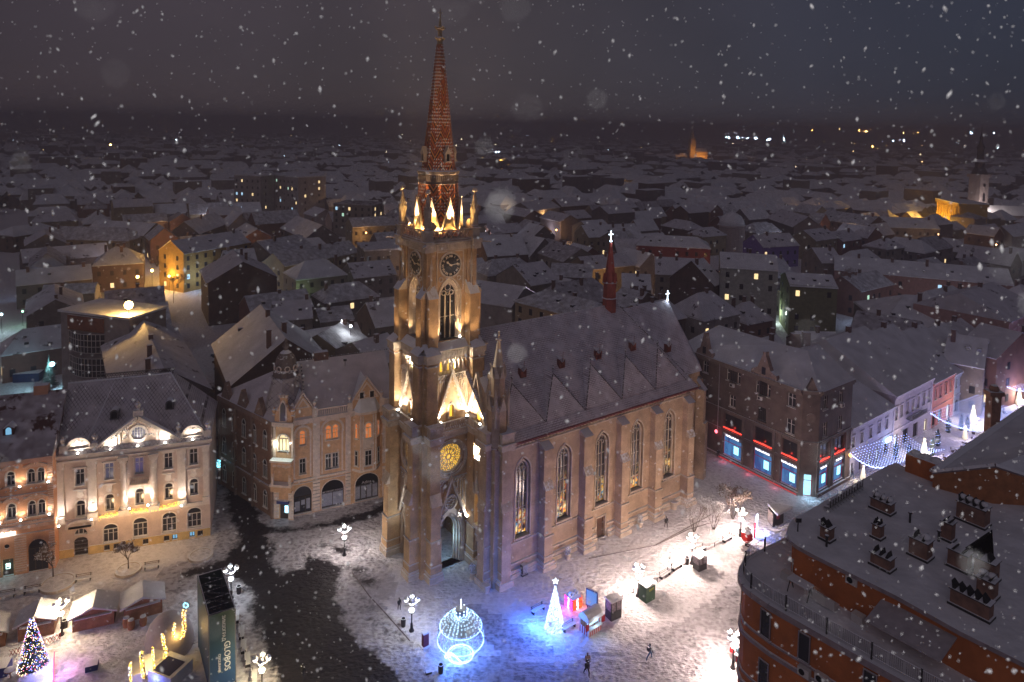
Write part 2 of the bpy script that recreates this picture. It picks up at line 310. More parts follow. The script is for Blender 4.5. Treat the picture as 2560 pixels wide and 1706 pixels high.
# ================================================================== CHURCH
CH_Z = math.atan2(math.cos(YAW), math.sin(YAW))
def chw(u, v, z=0):   # local u east, v towards the square
    o = G(1050, 1420); dl = Vector((math.sin(YAW), math.cos(YAW), 0)); dc = Vector((math.cos(YAW), -math.sin(YAW), 0))
    p = o + dl * (u + 3.34) + dc * (v - 2.18); p.z = z; return p
church = thing('church', 'floodlit brick gothic church with tall patterned spire on the square', 'church', chw(0, 0), CH_Z)
WARM = (1, .74, .42); WHITE = (1, .9, .74); YEL = (1, .62, .12)
LITY = mat('lit_window_yellow', (1, 1, 1), emit=(1, .60, .06), es=1.5, samp=False)
LITW = mat('lit_white', (1, 1, 1), emit=(1, .93, .78), es=6, samp=False)
FLOOD = mat('flood_lens', (1, 1, 1), emit=(1, .93, .8), es=30, samp=False)
BF = [LITY, STONE]
b = MB(); st = MB(); fixt = MB()
def each():   # four face frames: 0 = towards the square (south), then west, north, east
    for k, deg in enumerate((0, -90, 180, 90)): yield k, deg
rose_parts = []
stonework = MB(); shell = MB(); butt = MB(); cor = MB(); roofm = MB()
H0 = 3.75
for k, deg in each():
    w = shell.rot(deg); s_ = stonework.rot(deg); bt = butt.rot(deg); co = cor.rot(deg)
    # ---- ground stage 0..17.6
    holes = [arch(0, 1.75, 0, 4.3, pointed=True, zt=7.0)] if k < 2 else []
    holes += [circ(0, 14, 2.0, 28)]
    if k == 3: holes = []
    w.wall([(-H0, 0), (H0, 0), (H0, 17.6), (-H0, 17.6)], holes, -H0, 1.0)
    if k < 2:
        # splayed portal: nested arches
        for i, (ww, yy) in enumerate(((2.15, -H0 - .18), (1.95, -H0 - .08), (1.75, -H0 + .1), (1.55, -H0 + .4), (1.35, -H0 + .75))):
            a1 = arch(0, ww, 0, 4.3, pointed=True, zt=4.3 + ww * 1.55); a2 = arch(0, ww - .2, 0, 4.3, pointed=True, zt=4.3 + (ww - .2) * 1.55); s_.frame(a1, a2, yy, yy + .35)
        # gable over the portal
        for sg in (-1, 1):
            s_.slab([(sg * 2.45, 5.7), (sg * 2.15, 5.7), (0, 11.1), (0, 11.75)] if sg < 0 else [(0, 11.1), (2.15, 5.7), (2.45, 5.7), (0, 11.75)], -H0 - .5, -H0 - .05)
        s_.frame(circ(0, 8.35, .95, 20), circ(0, 8.35, .8, 20), -H0 - .35, -H0 - .1)
        for i in range(8):
            a = i * math.pi / 4; s_.frame(circ(.5 * math.cos(a), 8.35 + .5 * math.sin(a), .25, 8), circ(.5 * math.cos(a), 8.35 + .5 * math.sin(a), .17, 8), -H0 - .3, -H0 - .1)
        for cx in (-1.45, 1.45): s_.frame(circ(cx, 6.75, .33, 10), circ(cx, 6.75, .22, 10), -H0 - .3, -H0 - .1)
        s_.tube((0, -H0 - .3, 11.6), (0, -H0 - .3, 12.3), .08); s_.octa((0, -H0 - .3, 12.3), .22)
        for i in range(7):
            x = 2.25 - i * .3; z = 6.1 + i * .78
            for sg in (-1, 1): s_.octa((sg * x, -H0 - .3, z + .12), .11)
        # blind tracery beside the gable
        for x in (-2.25, -1.85, -1.45, -1.05, 1.05, 1.45, 1.85, 2.25): s_.box(x - .04, -H0 - .12, 7.2 + (2.25 - abs(x)) * 2.2, x + .04, -H0, 10.6)
        for x in (-2.0, -1.4, -.85, .85, 1.4, 2.0): s_.frame(circ(x, 10.95, .27, 10), circ(x, 10.95, .19, 10), -H0 - .12, -H0)
        s_.box(-2.4, -H0 - .2, 11.3, 2.4, -H0, 11.45)
    if k < 3:
        # rose window
        for r0, r1_, y in ((2.45, 2.2, -H0 - .15), (2.2, 2.0, -H0 - .05), (2.0, 1.75, -H0 + .25)): s_.frame(circ(0, 14, r0, 28), circ(0, 14, r1_, 28), y, y + .3)
        s_.frame(circ(0, 14, .42, 16), circ(0, 14, .30, 16), -H0 + .4, -H0 + .6)
        for i in range(12):
            a = i * math.pi / 6 + .26
            s_.slab([(.42 * math.cos(a) - .04 * math.sin(a), 14 + .42 * math.sin(a) + .04 * math.cos(a)), (.42 * math.cos(a) + .04 * math.sin(a), 14 + .42 * math.sin(a) - .04 * math.cos(a)), (1.78 * math.cos(a) + .04 * math.sin(a), 14 + 1.78 * math.sin(a) - .04 * math.cos(a)), (1.78 * math.cos(a) - .04 * math.sin(a), 14 + 1.78 * math.sin(a) + .04 * math.cos(a))], -H0 + .4, -H0 + .55)
            a += .26; s_.frame(circ(1.5 * math.cos(a), 14 + 1.5 * math.sin(a), .24, 8), circ(1.5 * math.cos(a), 14 + 1.5 * math.sin(a), .15, 8), -H0 + .42, -H0 + .55)
            s_.frame(circ(1.02 * math.cos(a), 14 + 1.02 * math.sin(a), .2, 6), circ(1.02 * math.cos(a), 14 + 1.02 * math.sin(a), .12, 6), -H0 + .42, -H0 + .55)
        s_.box(-2.4, -H0 - .2, 16.7, 2.4, -H0, 16.9)
        pane = MB(Matrix.Rotation(R(deg), 4, 'Z')); pane.slab(circ(0, 14, 1.8, 28), -H0 + .62, -H0 + .7); pane.build('rose_window', mat('rose_glass', (1, 1, 1), emit=(1, .60, .08), es=1.3, samp=False), church)
    # ---- buttresses 0..17.6: two per corner, this face's pair
    for sg in (-1, 1):
        x0, x1 = (sg * 2.4, sg * 3.75)
        bt.box(x0, -5.35, 0, x1, -H0, 17.2)
        bt.box(x0, -5.6, 0, x1, -5.35, 10.2)
        xa, xb = min(x0, x1), max(x0, x1)
        bt.box(xa - .08, -5.72, 0, xb + .08, -H0, 5.0); bt.box(xa - .12, -5.8, 0, xb + .12, -H0, 1.9)
        s_.box(xa - .3, -5.98, 0, xb + .3, -H0, .75); s_.box(xa - .2, -5.9, .75, xb + .2, -H0, 1.1); s_.box(xa - .15, -5.84, 1.9, xb + .15, -H0, 2.06); s_.box(xa - .14, -5.8, 5.0, xb + .14, -H0, 5.16)
        # gabled set-off
        s_.add([(xa - .08, -5.95, 9.6), (xb + .08, -5.95, 9.6), (xb + .08, -5.35, 10.9), (xa - .08, -5.35, 10.9), (xa - .08, -5.35, 9.6), (xb + .08, -5.35, 9.6)], [(0, 1, 2, 3), (0, 3, 4), (1, 5, 2), (0, 4, 5, 1)])
        # cornice wrapping the buttress head and its balustrade pier
        s_.box(xa - .3, -5.75, 17.2, xb + .3, -H0, 17.75); s_.box(xa - .42, -5.9, 17.75, xb + .42, -H0, 18.05); s_.box(xa - .22, -5.62, 18.05, xb + .22, -H0, 19.2); s_.box(xa - .34, -5.74, 19.2, xb + .34, -H0, 19.45)
        for i in range(4): s_.box(xa - .05 + i * .4, -5.68, 18.3, xa + .12 + i * .4, -5.62, 19.05)
        # recessed corner between the pair
    bt.box(-H0, -H0 - .7, 0, -H0 - .7, -H0, 17.2)
    # cornice and balustrade over the face
    co.box(-2.4, -H0 - .35, 17.0, 2.4, -H0, 17.5); co.box(-2.4, -H0 - .6, 17.5, 2.4, -H0, 17.85); co.box(-2.5, -H0 - .45, 17.85, 2.5, -H0 + .1, 18.1)
    co.box(-2.5, -H0 - .62, 18.9, 2.5, -H0 - .35, 19.08)
    for i in range(16): co.box(-2.35 + i * .31, -H0 - .56, 18.1, -2.35 + i * .31 + .14, -H0 - .42, 18.9)
    # ---- gable stage 19..28
    w.wall([(-H0, 17.6), (H0, 17.6), (H0, 28), (-H0, 28)], [rect(-2.35, 25.0, 2.35, 26.9)] + ([arch(0, .32, 19.3, 20.5, 6, True, 21.0)] if k < 3 else []), -H0, .9)
    pz = MB(Matrix.Rotation(R(deg), 4, 'Z')); pz.quad((-2.35, -H0 + .85, 25), (2.35, -H0 + .85, 25), (2.35, -H0 + .85, 26.9), (-2.35, -H0 + .85, 26.9), 1)
    for x in (-1.05, -.1, .85): pz.box(x - .14, -H0 + .78, 25.1, x + .14, -H0 + .84, 26.6, 0)
    pz.slab(arch(0, .32, 19.3, 20.5, 6, True, 21.0), -H0 + .3, -H0 + .35, 0)
    pz.build('gallery_window', BF, church)
    for i in range(9):
        x = -2.35 + i * .5875; s_.tube((x, -H0 + .12, 25), (x, -H0 + .12, 26.35), .07, n=6); s_.box(x - .13, -H0 + .02, 26.2, x + .13, -H0 + .25, 26.35)
        if i < 8: s_.slab([(x + .05, 26.35), (x + .1, 26.35), (x + .294, 26.75), (x + .48, 26.35), (x + .54, 26.35), (x + .54, 26.92), (x + .05, 26.92)], -H0 + .04, -H0 + .2)
    for sg in (-1, 1):
        s_.slab([(-2.45, 19.2), (-2.15, 19.2), (0, 25.0), (0, 25.7)] if sg < 0 else [(0, 25.0), (2.15, 19.2), (2.45, 19.2), (0, 25.7)], -H0 - .45, -H0 + .02)
    s_.tube((0, -H0 - .25, 25.5), (0, -H0 - .25, 26.5), .07); s_.octa((0, -H0 - .25, 26.4), .26); s_.octa((0, -H0 - .25, 26.0), .16)
    for i in range(9):
        z = 19.9 + i * .6; x = 2.3 * (25.7 - z) / 6.3
        for sg in (-1, 1): s_.octa((sg * (x - .38), -H0 - .2, z - .2), .12)
    for x in (-2.25, -1.95, -1.65, -1.35, -1.05, 1.05, 1.35, 1.65, 1.95, 2.25): s_.box(x - .035, -H0 - .1, 19.4 + (2.35 - abs(x)) * 2.3, x + .035, -H0, 24.1)
    for x in (-2.05, -1.6, -1.15, -.7, .7, 1.15, 1.6, 2.05): s_.frame(circ(x, 24.5, .2, 10), circ(x, 24.5, .13, 10), -H0 - .12, -H0); s_.frame(circ(x, 24.1, .14, 8), circ(x, 24.1, .08, 8), -H0 - .12, -H0)
    s_.box(-2.4, -H0 - .15, 24.78, 2.4, -H0, 24.95); s_.frame(arch(0, .5, 19.25, 20.5, 6, True, 21.3), arch(0, .34, 19.25, 20.5, 6, True, 21.05), -H0 - .2, -H0)
    # gable-stage piers
    for sg in (-1, 1):
        xa, xb = min(sg * 2.5, sg * 4.0), max(sg * 2.5, sg * 4.0)
        bt.box(xa, -4.75, 18.0, xb, -H0, 26.9); s_.box(xa - .12, -4.9, 26.5, xb + .12, -H0, 26.65); s_.box(xa - .15, -4.95, 27.0, xb + .15, -H0, 27.9); s_.box(xa - .28, -5.08, 27.9, xb + .28, -H0, 28.1)
        s_.add([(xa - .28, -5.08, 28.1), (xb + .28, -5.08, 28.1), (xb + .1, -3.6, 29.2), (xa - .1, -3.6, 29.2)] + [((xa + xb) / 2, -4.3, 28.95)], [(0, 1, 4), (1, 2, 4), (2, 3, 4), (3, 0, 4)])
    bt.box(-H0 - .55, -H0 - .55, 17.6, -H0, -H0, 27.0)
    s_.box(-2.4, -H0 - .12, 27.0, 2.4, -H0, 27.9)
    for i in range(12): s_.box(-2.2 + i * .38, -H0 - .2, 27.2, -2.2 + i * .38 + .2, -H0 - .12, 27.75)
    s_.box(-2.5, -H0 - .3, 27.9, 2.5, -H0, 28.1)
    # ---- sloped ledge
    cor.rot(deg).add([(-H0 - .3, -H0 - .3, 28.1), (H0 + .3, -H0 - .3, 28.1), (3.0, -3.0, 29.0), (-3.0, -3.0, 29.0)], [(0, 1, 2, 3)])
    # ---- belfry 28..40.4
    w.wall([(-3.1, 28.5), (3.1, 28.5), (3.1, 40.6), (-3.1, 40.6)], [arch(0, 1.6, 29.1, 34.5, 10, True, 36.9)], -3.1, .3)
    for ww, yy in ((1.68, -3.2), (1.5, -3.0), (1.36, -2.85), (1.24, -2.7)):
        s_.frame(arch(0, ww, 29.1, 34.5, 10, True, 34.5 + ww * 1.5), arch(0, ww - .14, 29.1, 34.5, 10, True, 34.5 + (ww - .14) * 1.5), yy, yy + .25)
    for x in (-.37, .37): s_.box(x - .06, -2.65, 29.1, x + .06, -2.5, 34.7)
    for cx, cz, r in ((0, 35.6, .45), (-.55, 34.9, .33), (.55, 34.9, .33), (0, 34.75, .2)):
        s_.frame(circ(cx, cz, r, 12), circ(cx, cz, r - .08, 12), -2.65, -2.5)
    s_.box(-1.2, -2.62, 31.9, 1.2, -2.58, 31.95)
    lv = MB(Matrix.Rotation(R(deg), 4, 'Z')); lv.slab(arch(0, 1.2, 29.1, 34.5, 10, True, 36.3), -2.45, -2.4); lv.build('belfry_louvre', BLACK, church)
    for sg in (-1, 1):
        xa, xb = min(sg * 2.3, sg * 3.6), max(sg * 2.3, sg * 3.6)
        bt.box(xa, -4.3, 28.2, xb, -3.1, 34.9)
        s_.add([(xa - .08, -4.42, 34.8), (xb + .08, -4.42, 34.8), (xb + .08, -3.1, 36.4), (xa - .08, -3.1, 36.4), (xa - .08, -3.1, 34.8), (xb + .08, -3.1, 34.8)], [(0, 1, 2, 3), (0, 3, 4), (1, 5, 2), (0, 4, 5, 1)])
        xm = (xa + xb) / 2
        s_.box(xm - .16, -3.6, 36.0, xm + .16, -3.2, 38.3)
        s_.add([(xm - .26, -3.72, 38.3), (xm + .26, -3.72, 38.3), (xm + .26, -3.15, 38.3), (xm - .26, -3.15, 38.3), (xm, -3.42, 40.0)], [(0, 1, 4), (1, 2, 4), (2, 3, 4), (3, 0, 4), (3, 2, 1, 0)])
        bt.box(xa + (.1 if sg > 0 else -.1), -3.35, 34.9, xb, -3.0, 40.4)
    bt.box(-3.6, -3.6, 28.2, -3.1, -3.1, 40.4)
    # clock
    s_.frame(circ(0, 38.5, 1.62, 32), circ(0, 38.5, 1.42, 32), -3.28, -3.1)
    for cx, cz in ((-1.3, 36.75), (1.3, 36.75)): s_.frame(circ(cx, cz, .33, 10), circ(cx, cz, .22, 10), -3.22, -3.1)
    s_.frame(rect(-1.95, 35.2, 1.95, 40.25), rect(-1.82, 35.2, 1.82, 40.12), -3.2, -3.1)
    # cornice + balustrade
    s_.box(-3.35, -3.5, 40.4, 3.35, -3.1, 41.25); s_.box(-3.6, -3.75, 41.25, 3.6, -3.1, 41.5); s_.box(-3.5, -3.62, 41.5, 3.5, -3.0, 41.75)
    for i in range(14): s_.box(-2.6 + i * .39, -3.58, 40.55, -2.6 + i * .39 + .2, -3.5, 41.15)
    s_.box(-2.8, -3.42, 42.75, 2.8, -3.2, 42.92); s_.box(-2.8, -3.42, 41.75, 2.8, -3.2, 41.9)
    for i in range(8):
        x = -2.72 + i * .68; s_.slab([(x, 41.9), (x + .09, 41.9), (x + .68, 42.75), (x + .59, 42.75)], -3.38, -3.26); s_.slab([(x + .59, 41.9), (x + .68, 41.9), (x + .09, 42.75), (x, 42.75)], -3.36, -3.28); s_.box(x - .03, -3.4, 41.9, x + .03, -3.24, 42.75)
    s_.box(-4.0, -4.0, 40.4, -2.85, -2.85, 41.2); s_.box(-4.15, -4.15, 41.2, -2.8, -2.8, 41.7); s_.box(-3.85, -3.85, 41.7, -2.85, -2.85, 42.85); s_.box(-4.0, -4.0, 42.85, -2.75, -2.75, 43.05)
    # gargoyle
    s_.tube((-3.9, -3.9, 41.35), (-4.9, -4.9, 41.3), .16, .1, 5)
    # ---- drum gables, two per face frame (8 in all)
    for dg in (0, 45):
        q = stonework.rot(deg + dg)
        q.slab([(-1.15, 42.9), (-.85, 42.9), (0, 46.1), (0, 46.7)], -3.05, -2.7); q.slab([(0, 46.1), (.85, 42.9), (1.15, 42.9), (0, 46.7)], -3.05, -2.7)
        q.octa((0, -2.9, 46.85), .2); q.tube((0, -2.9, 46.5), (0, -2.9, 47.0), .06)
        gp = MB(Matrix.Rotation(R(deg + dg), 4, 'Z')); gp.slab([(-.85, 42.9), (.85, 42.9), (0, 46.1)], -2.78, -2.72); gp.build('gable_panel', mat('drum_stone', (.6, .45, .25), var=.1), church)
    s_.slab([(-2.9, 43.0), (-2.2, 43.0), (-1.9, 43.4), (-2.3, 43.9), (-2.9, 44.1)], -3.15, -2.95)
shell.box(-3.0, -3.0, 41.0, 3.0, 3.0, 41.6)
b1_ = shell.build('tower_wall', TBRICK, church); butt.build('tower_buttress', TBRICK, church); stonework.build('tower_stonework', STONE, church); cor.build('tower_cornice', STONE, church)
# clock faces on the four sides, hands at quarter past ten
DIAL = mat('clock_dial', (.012, .012, .014), rough=.4, var=0, snow=False); GOLD = mat('clock_gilt', (.75, .6, .42), rough=.4, var=.05, snow=False)
for k, deg in each():
    c = MB(Matrix.Rotation(R(deg), 4, 'Z')); c.slab(circ(0, 38.5, 1.42, 32), -3.26, -3.12); ck_ = c.build('clock', DIAL, church)
    hd = MB(Matrix.Rotation(R(deg), 4, 'Z'))
    for a, L, ww in ((R(90 - 307), .78, .075), (R(90 - 84), 1.18, .05)):
        dx, dz = math.cos(a), math.sin(a); nx, nz_ = -dz, dx
        hd.slab([(-.2 * dx + ww * nx, 38.5 - .2 * dz + ww * nz_), (-.2 * dx - ww * nx, 38.5 - .2 * dz - ww * nz_), (L * dx - ww * .6 * nx, 38.5 + L * dz - ww * .6 * nz_), (L * dx + ww * .6 * nx, 38.5 + L * dz + ww * .6 * nz_)], -3.34, -3.31)
        e_ = L * .78; hd.slab([(e_ * dx + .17 * nx, 38.5 + e_ * dz + .17 * nz_), ((e_ - .15) * dx, 38.5 + (e_ - .15) * dz), (e_ * dx - .17 * nx, 38.5 + e_ * dz - .17 * nz_), ((e_ + .17) * dx, 38.5 + (e_ + .17) * dz)], -3.36, -3.33)
    hd.slab(circ(0, 38.5, .12, 10), -3.37, -3.30); hd.build('clock_hand', GOLD, ck_)
    for i, s_t in enumerate(('XII', 'I', 'II', 'III', 'IV', 'V', 'VI', 'VII', 'VIII', 'IX', 'X', 'XI')):
        a = R(90 - 30 * i); p = Matrix.Rotation(R(deg), 4, 'Z') @ face_m(1.12 * math.cos(a), -3.28, 38.5 + 1.12 * math.sin(a), 0, -30 * i)
        t = text(s_t, .42, GOLD, ck_, p, 'numeral', .02, off=.004)
# corner turrets of the gallery
for i, (sx_, sy_) in enumerate(((-1, -1), (1, -1), (1, 1), (-1, 1))):
    tb = MB(Matrix.Translation((sx_ * 3.35, sy_ * 3.35, 0)))
    tb.lathe([(.52, 43.05), (.52, 43.3), (.42, 43.35), (.42, 45.2), (.58, 45.25), (.58, 45.4)], n=8, rot=.39)
    for j in range(8):
        q = tb.rot(j * 45); q.box(-.03, -.47, 43.4, .03, -.4, 45.1); q.add([(-.24, -.5, 44.9), (.24, -.5, 44.9), (0, -.5, 45.9), (0, -.2, 45.75)], [(0, 1, 2), (1, 3, 2), (0, 2, 3)]); q.octa((.0, -.56, 45.9), .09)
    tb.lathe([(.44, 45.4), (.15, 47.3), (.1, 47.45), (.28, 47.55), (.34, 47.7), (.26, 47.8), (.3, 47.95), (.1, 48.0)], n=8, rot=.39); tb.octa((0, 0, 48.1), .12)
    for j in range(4):
        for z in (45.8, 46.2, 46.6, 47.0): a = j * math.pi / 2 + .78; rr = .44 - .29 * (z - 45.4) / 1.9; tb.octa((rr * math.cos(a), rr * math.sin(a), z), .07)
    tb.build('corner_turret', STONE, church)
# spire with chevron tiles
def spire_mat():
    m = bpy.data.materials.new('spire_tiles'); m.use_nodes = True; t = m.node_tree; b = t.nodes['Principled BSDF']; n = t.nodes.new; l = t.links.new
    b.inputs['Roughness'].default_value = .38
    tcn = n('ShaderNodeTexCoord'); sp = n('ShaderNodeSeparateXYZ'); l(tcn.outputs['Object'], sp.inputs[0])
    def M_(op, a, b_=None, c=None):
        q = n('ShaderNodeMath'); q.operation = op
        for i, x in enumerate((a, b_, c)):
            if x is None: continue
            if isinstance(x, (int, float)): q.inputs[i].default_value = x
            else: l(x, q.inputs[i])
        return q.outputs[0]
    ang = M_('ARCTAN2', sp.outputs[1], sp.outputs[0]); u = M_('MULTIPLY_ADD', ang, 8 / (2 * math.pi), 8.0); fr = M_('FRACT', u); zz = M_('ABSOLUTE', M_('SUBTRACT', fr, .5))
    h = M_('SUBTRACT', sp.outputs[2], M_('MULTIPLY', zz, -2.6)); band = M_('FRACT', M_('MULTIPLY', h, .5))
    rp = n('ShaderNodeValToRGB'); rp.color_ramp.interpolation = 'CONSTANT'; e = rp.color_ramp.elements; e[0].position = 0; e[0].color = (.46, .12, .03, 1); e[1].position = .3; e[1].color = (.03, .012, .01, 1)
    for p_, c_ in ((.45, (.68, .25, .05)), (.6, (.05, .02, .015)), (.72, (.42, .09, .03)), (.9, (.04, .02, .02))): x = e.new(p_); x.color = (*c_, 1)
    l(band, rp.inputs[0])
    row = M_('FRACT', M_('MULTIPLY', sp.outputs[2], 2.4)); colm = M_('FRACT', M_('MULTIPLY', u, 5)); dot = M_('MULTIPLY', M_('GREATER_THAN', row, .6), M_('GREATER_THAN', colm, .5))
    nz_ = n('ShaderNodeTexNoise'); nz_.inputs['Scale'].default_value = .7; l(tcn.outputs['Object'], nz_.inputs[0]); dm = M_('MULTIPLY', dot, M_('GREATER_THAN', nz_.outputs[0], .52))
    mi = n('ShaderNodeMix'); mi.data_type = 'RGBA'; l(dm, mi.inputs[0]); l(rp.outputs[0], mi.inputs[6]); mi.inputs[7].default_value = (.8, .77, .75, 1)
    l(mi.outputs[2], b.inputs['Base Color'])
    bp = n('ShaderNodeBump'); bp.inputs['Strength'].default_value = .6; bp.inputs['Distance'].default_value = .06; l(row, bp.inputs['Height']); l(bp.outputs[0], b.inputs['Normal'])
    return m
TILE = spire_mat()
sp_ = MB(); o8 = math.pi / 8
sp_.lathe([(2.95, 42.0), (2.72, 45), (2.5, 48.5)], n=8, rot=o8); sp_.lathe([(2.4, 50.1), (2.12, 50.6), (.42, 65.9)], n=8, rot=o8)
sp_.build('spire', TILE, church)
bd = MB(); bd.lathe([(2.5, 48.45), (2.6, 48.55), (2.52, 48.8), (2.5, 49.6), (2.66, 49.75), (2.66, 50.05), (2.4, 50.2)], n=8, rot=o8)
for i in range(8):
    q = bd.rot(i * 45)
    for x in (-.75, -.45, -.15, .15, .45, .75): q.box(x - .05, -2.42, 48.9, x + .05, -2.3, 49.55)
bd.build('spire_band', mat('band_stone', (.16, .12, .10)), church)
cr_ = MB()
for i in range(8):
    a = o8 + i * math.pi / 4
    for j in range(34):
        z = 50.9 + j * .44; r = 2.08 - (z - 50.6) * (1.70 / 15.3); cr_.octa(((r + .05) * math.cos(a), (r + .05) * math.sin(a), z), .085)
cr_.build('crocket_row', STONE, church)
for i in range(4):
    l_ = MB(Matrix.Rotation(R(i * 90), 4, 'Z')); l_.box(-.4, -2.55, 51.2, .4, -1.7, 51.35, 0); l_.box(-.34, -2.35, 51.35, -.22, -1.7, 52.3, 0); l_.box(.22, -2.35, 51.35, .34, -1.7, 52.3, 0); l_.slab([(-.45, 52.25), (.45, 52.25), (0, 53.2)], -2.42, -1.7, 0); l_.box(-.22, -2.2, 51.35, .22, -1.7, 52.3, 1)
    l_.build('lucarne', [STONE, BLACK], church)
fin = MB(); fin.lathe([(.42, 65.7), (.3, 66.2), (.5, 66.5), (.55, 66.7), (.28, 66.85), (.26, 67.6), (.62, 67.85), (.62, 68.0), (.2, 68.1), (.14, 69.0), (.05, 70.0)], n=8, rot=o8)
for i in range(4): a = i * math.pi / 2; fin.octa((.6 * math.cos(a), .6 * math.sin(a), 66.7), .17); fin.octa((.66 * math.cos(a), .66 * math.sin(a), 68.05), .15)
fin.tube((0, 0, 69), (0, 0, 70.3), .06); fin.tube((-.3, 0, 69.85), (.3, 0, 69.85), .06)
fin.build('finial', mat('finial_stone', (.42, .3, .17)), church)
# ---------------------------------------------------------------- nave
wx = [6.7, 13.4, 20.1, 26.8, 33.5]; NW = 10.1; X0, X1 = 2.6, 38.4
for sgn in (-1, 1):
    nv = MB(Matrix.Scale(sgn, 4, (0, 1, 0)) if sgn < 0 else Matrix())
    def fl(mb, deg=0): return mb
    wl = MB(); ws = MB()
    if sgn > 0: wl.m = Matrix(); ws.m = Matrix()
    else: wl.m = Matrix.Translation((X0 + X1, 0, 0)) @ Matrix.Rotation(math.pi, 4, 'Z'); ws.m = wl.m
    door = [rect(19.3, 0.0, 20.9, 2.9)]
    wl.wall([(X0, 0), (X1, 0), (X1, 17.2), (X0, 17.2)], [arch(x, 1.15, 4.75, 13.1, 8, True, 14.8) for x in wx] + door, -NW, .7)
    for i, x in enumerate(wx):
        ws.frame(arch(x, 1.3, 4.6, 13.1, 8, True, 15.05), arch(x, 1.15, 4.75, 13.1, 8, True, 14.8), -NW - .1, -NW + .1); ws.frame(arch(x, 1.0, 4.9, 13.1, 8, True, 14.55), arch(x, .86, 4.9, 13.1, 8, True, 14.3), -NW + .2, -NW + .5); ws.box(x - 1.35, -NW - .2, 4.5, x + 1.35, -NW + .05, 4.72)
    for z0, z1, o_ in ((0, .55, .55), (.55, .95, .38), (1.6, 1.8, .28), (4.15, 4.35, .15)): ws.box(X0, -NW - o_, z0, 19.1 if z0 < 4 else X1, -NW, z1); (z0 < 4) and ws.box(21.1, -NW - o_, z0, X1, -NW, z1)
    ws.box(X0, -NW - .15, 16.2, X1, -NW, 16.4); ws.box(X0, -NW - .35, 16.9, X1 + .3, -NW + .2, 17.3)
    for i in range(60): ws.box(X0 + 1.5 + i * .57, -NW - .13, 16.5, X0 + 1.78 + i * .57, -NW, 16.85)
    wl.build('nave_wall', BRICK, church)
    for i, x in enumerate([9.9, 16.6, 23.3, 30.0, 36.9]):
        wl2 = MB(wl.m); wl2.box(x - .62, -NW - .95, 0, x + .62, -NW, 15.6); wl2.box(x - .62, -NW - 1.3, 0, x + .62, -NW - .9, 10.6); wl2.box(x - .7, -NW - 1.42, 0, x + .7, -NW, 4.3); wl2.build('nave_buttress', BRICK, church)
        ws.add([(x - .75, -NW - 1.25, 15.5), (x + .75, -NW - 1.25, 15.5), (x + .75, -NW, 16.2), (x - .75, -NW, 16.2), (x - .75, -NW, 15.5), (x + .75, -NW, 15.5)], [(0, 1, 2, 3), (0, 3, 4), (1, 5, 2), (0, 4, 5, 1)])
        ws.add([(x - .72, -NW - 1.55, 10.4), (x + .72, -NW - 1.55, 10.4), (x + .72, -NW - .9, 11.4), (x - .72, -NW - .9, 11.4), (x - .72, -NW - .9, 10.4), (x + .72, -NW - .9, 10.4)], [(0, 1, 2, 3), (0, 3, 4), (1, 5, 2), (0, 4, 5, 1)])
        for z0, z1, o_ in ((0, .6, .38), (.6, 1.0, .22), (1.6, 1.8, .12), (4.2, 4.4, .08)): ws.box(x - .7 - o_, -NW - 1.42 - o_, z0, x + .7 + o_, -NW, z1)
    ws.box(19.15, -NW - .12, 0, 19.3, -NW + .1, 3.05); ws.box(20.9, -NW - .12, 0, 21.05, -NW + .1, 3.05); ws.box(19.15, -NW - .14, 2.9, 21.05, -NW + .1, 3.1)
    ws.build('nave_stonework', STONE, church)
    dw = MB(wl.m); dw.box(19.3, -NW + .3, 0, 20.9, -NW + .4, 2.9); dw.build('side_door', mat('door_wood', (.10, .05, .03)), church)
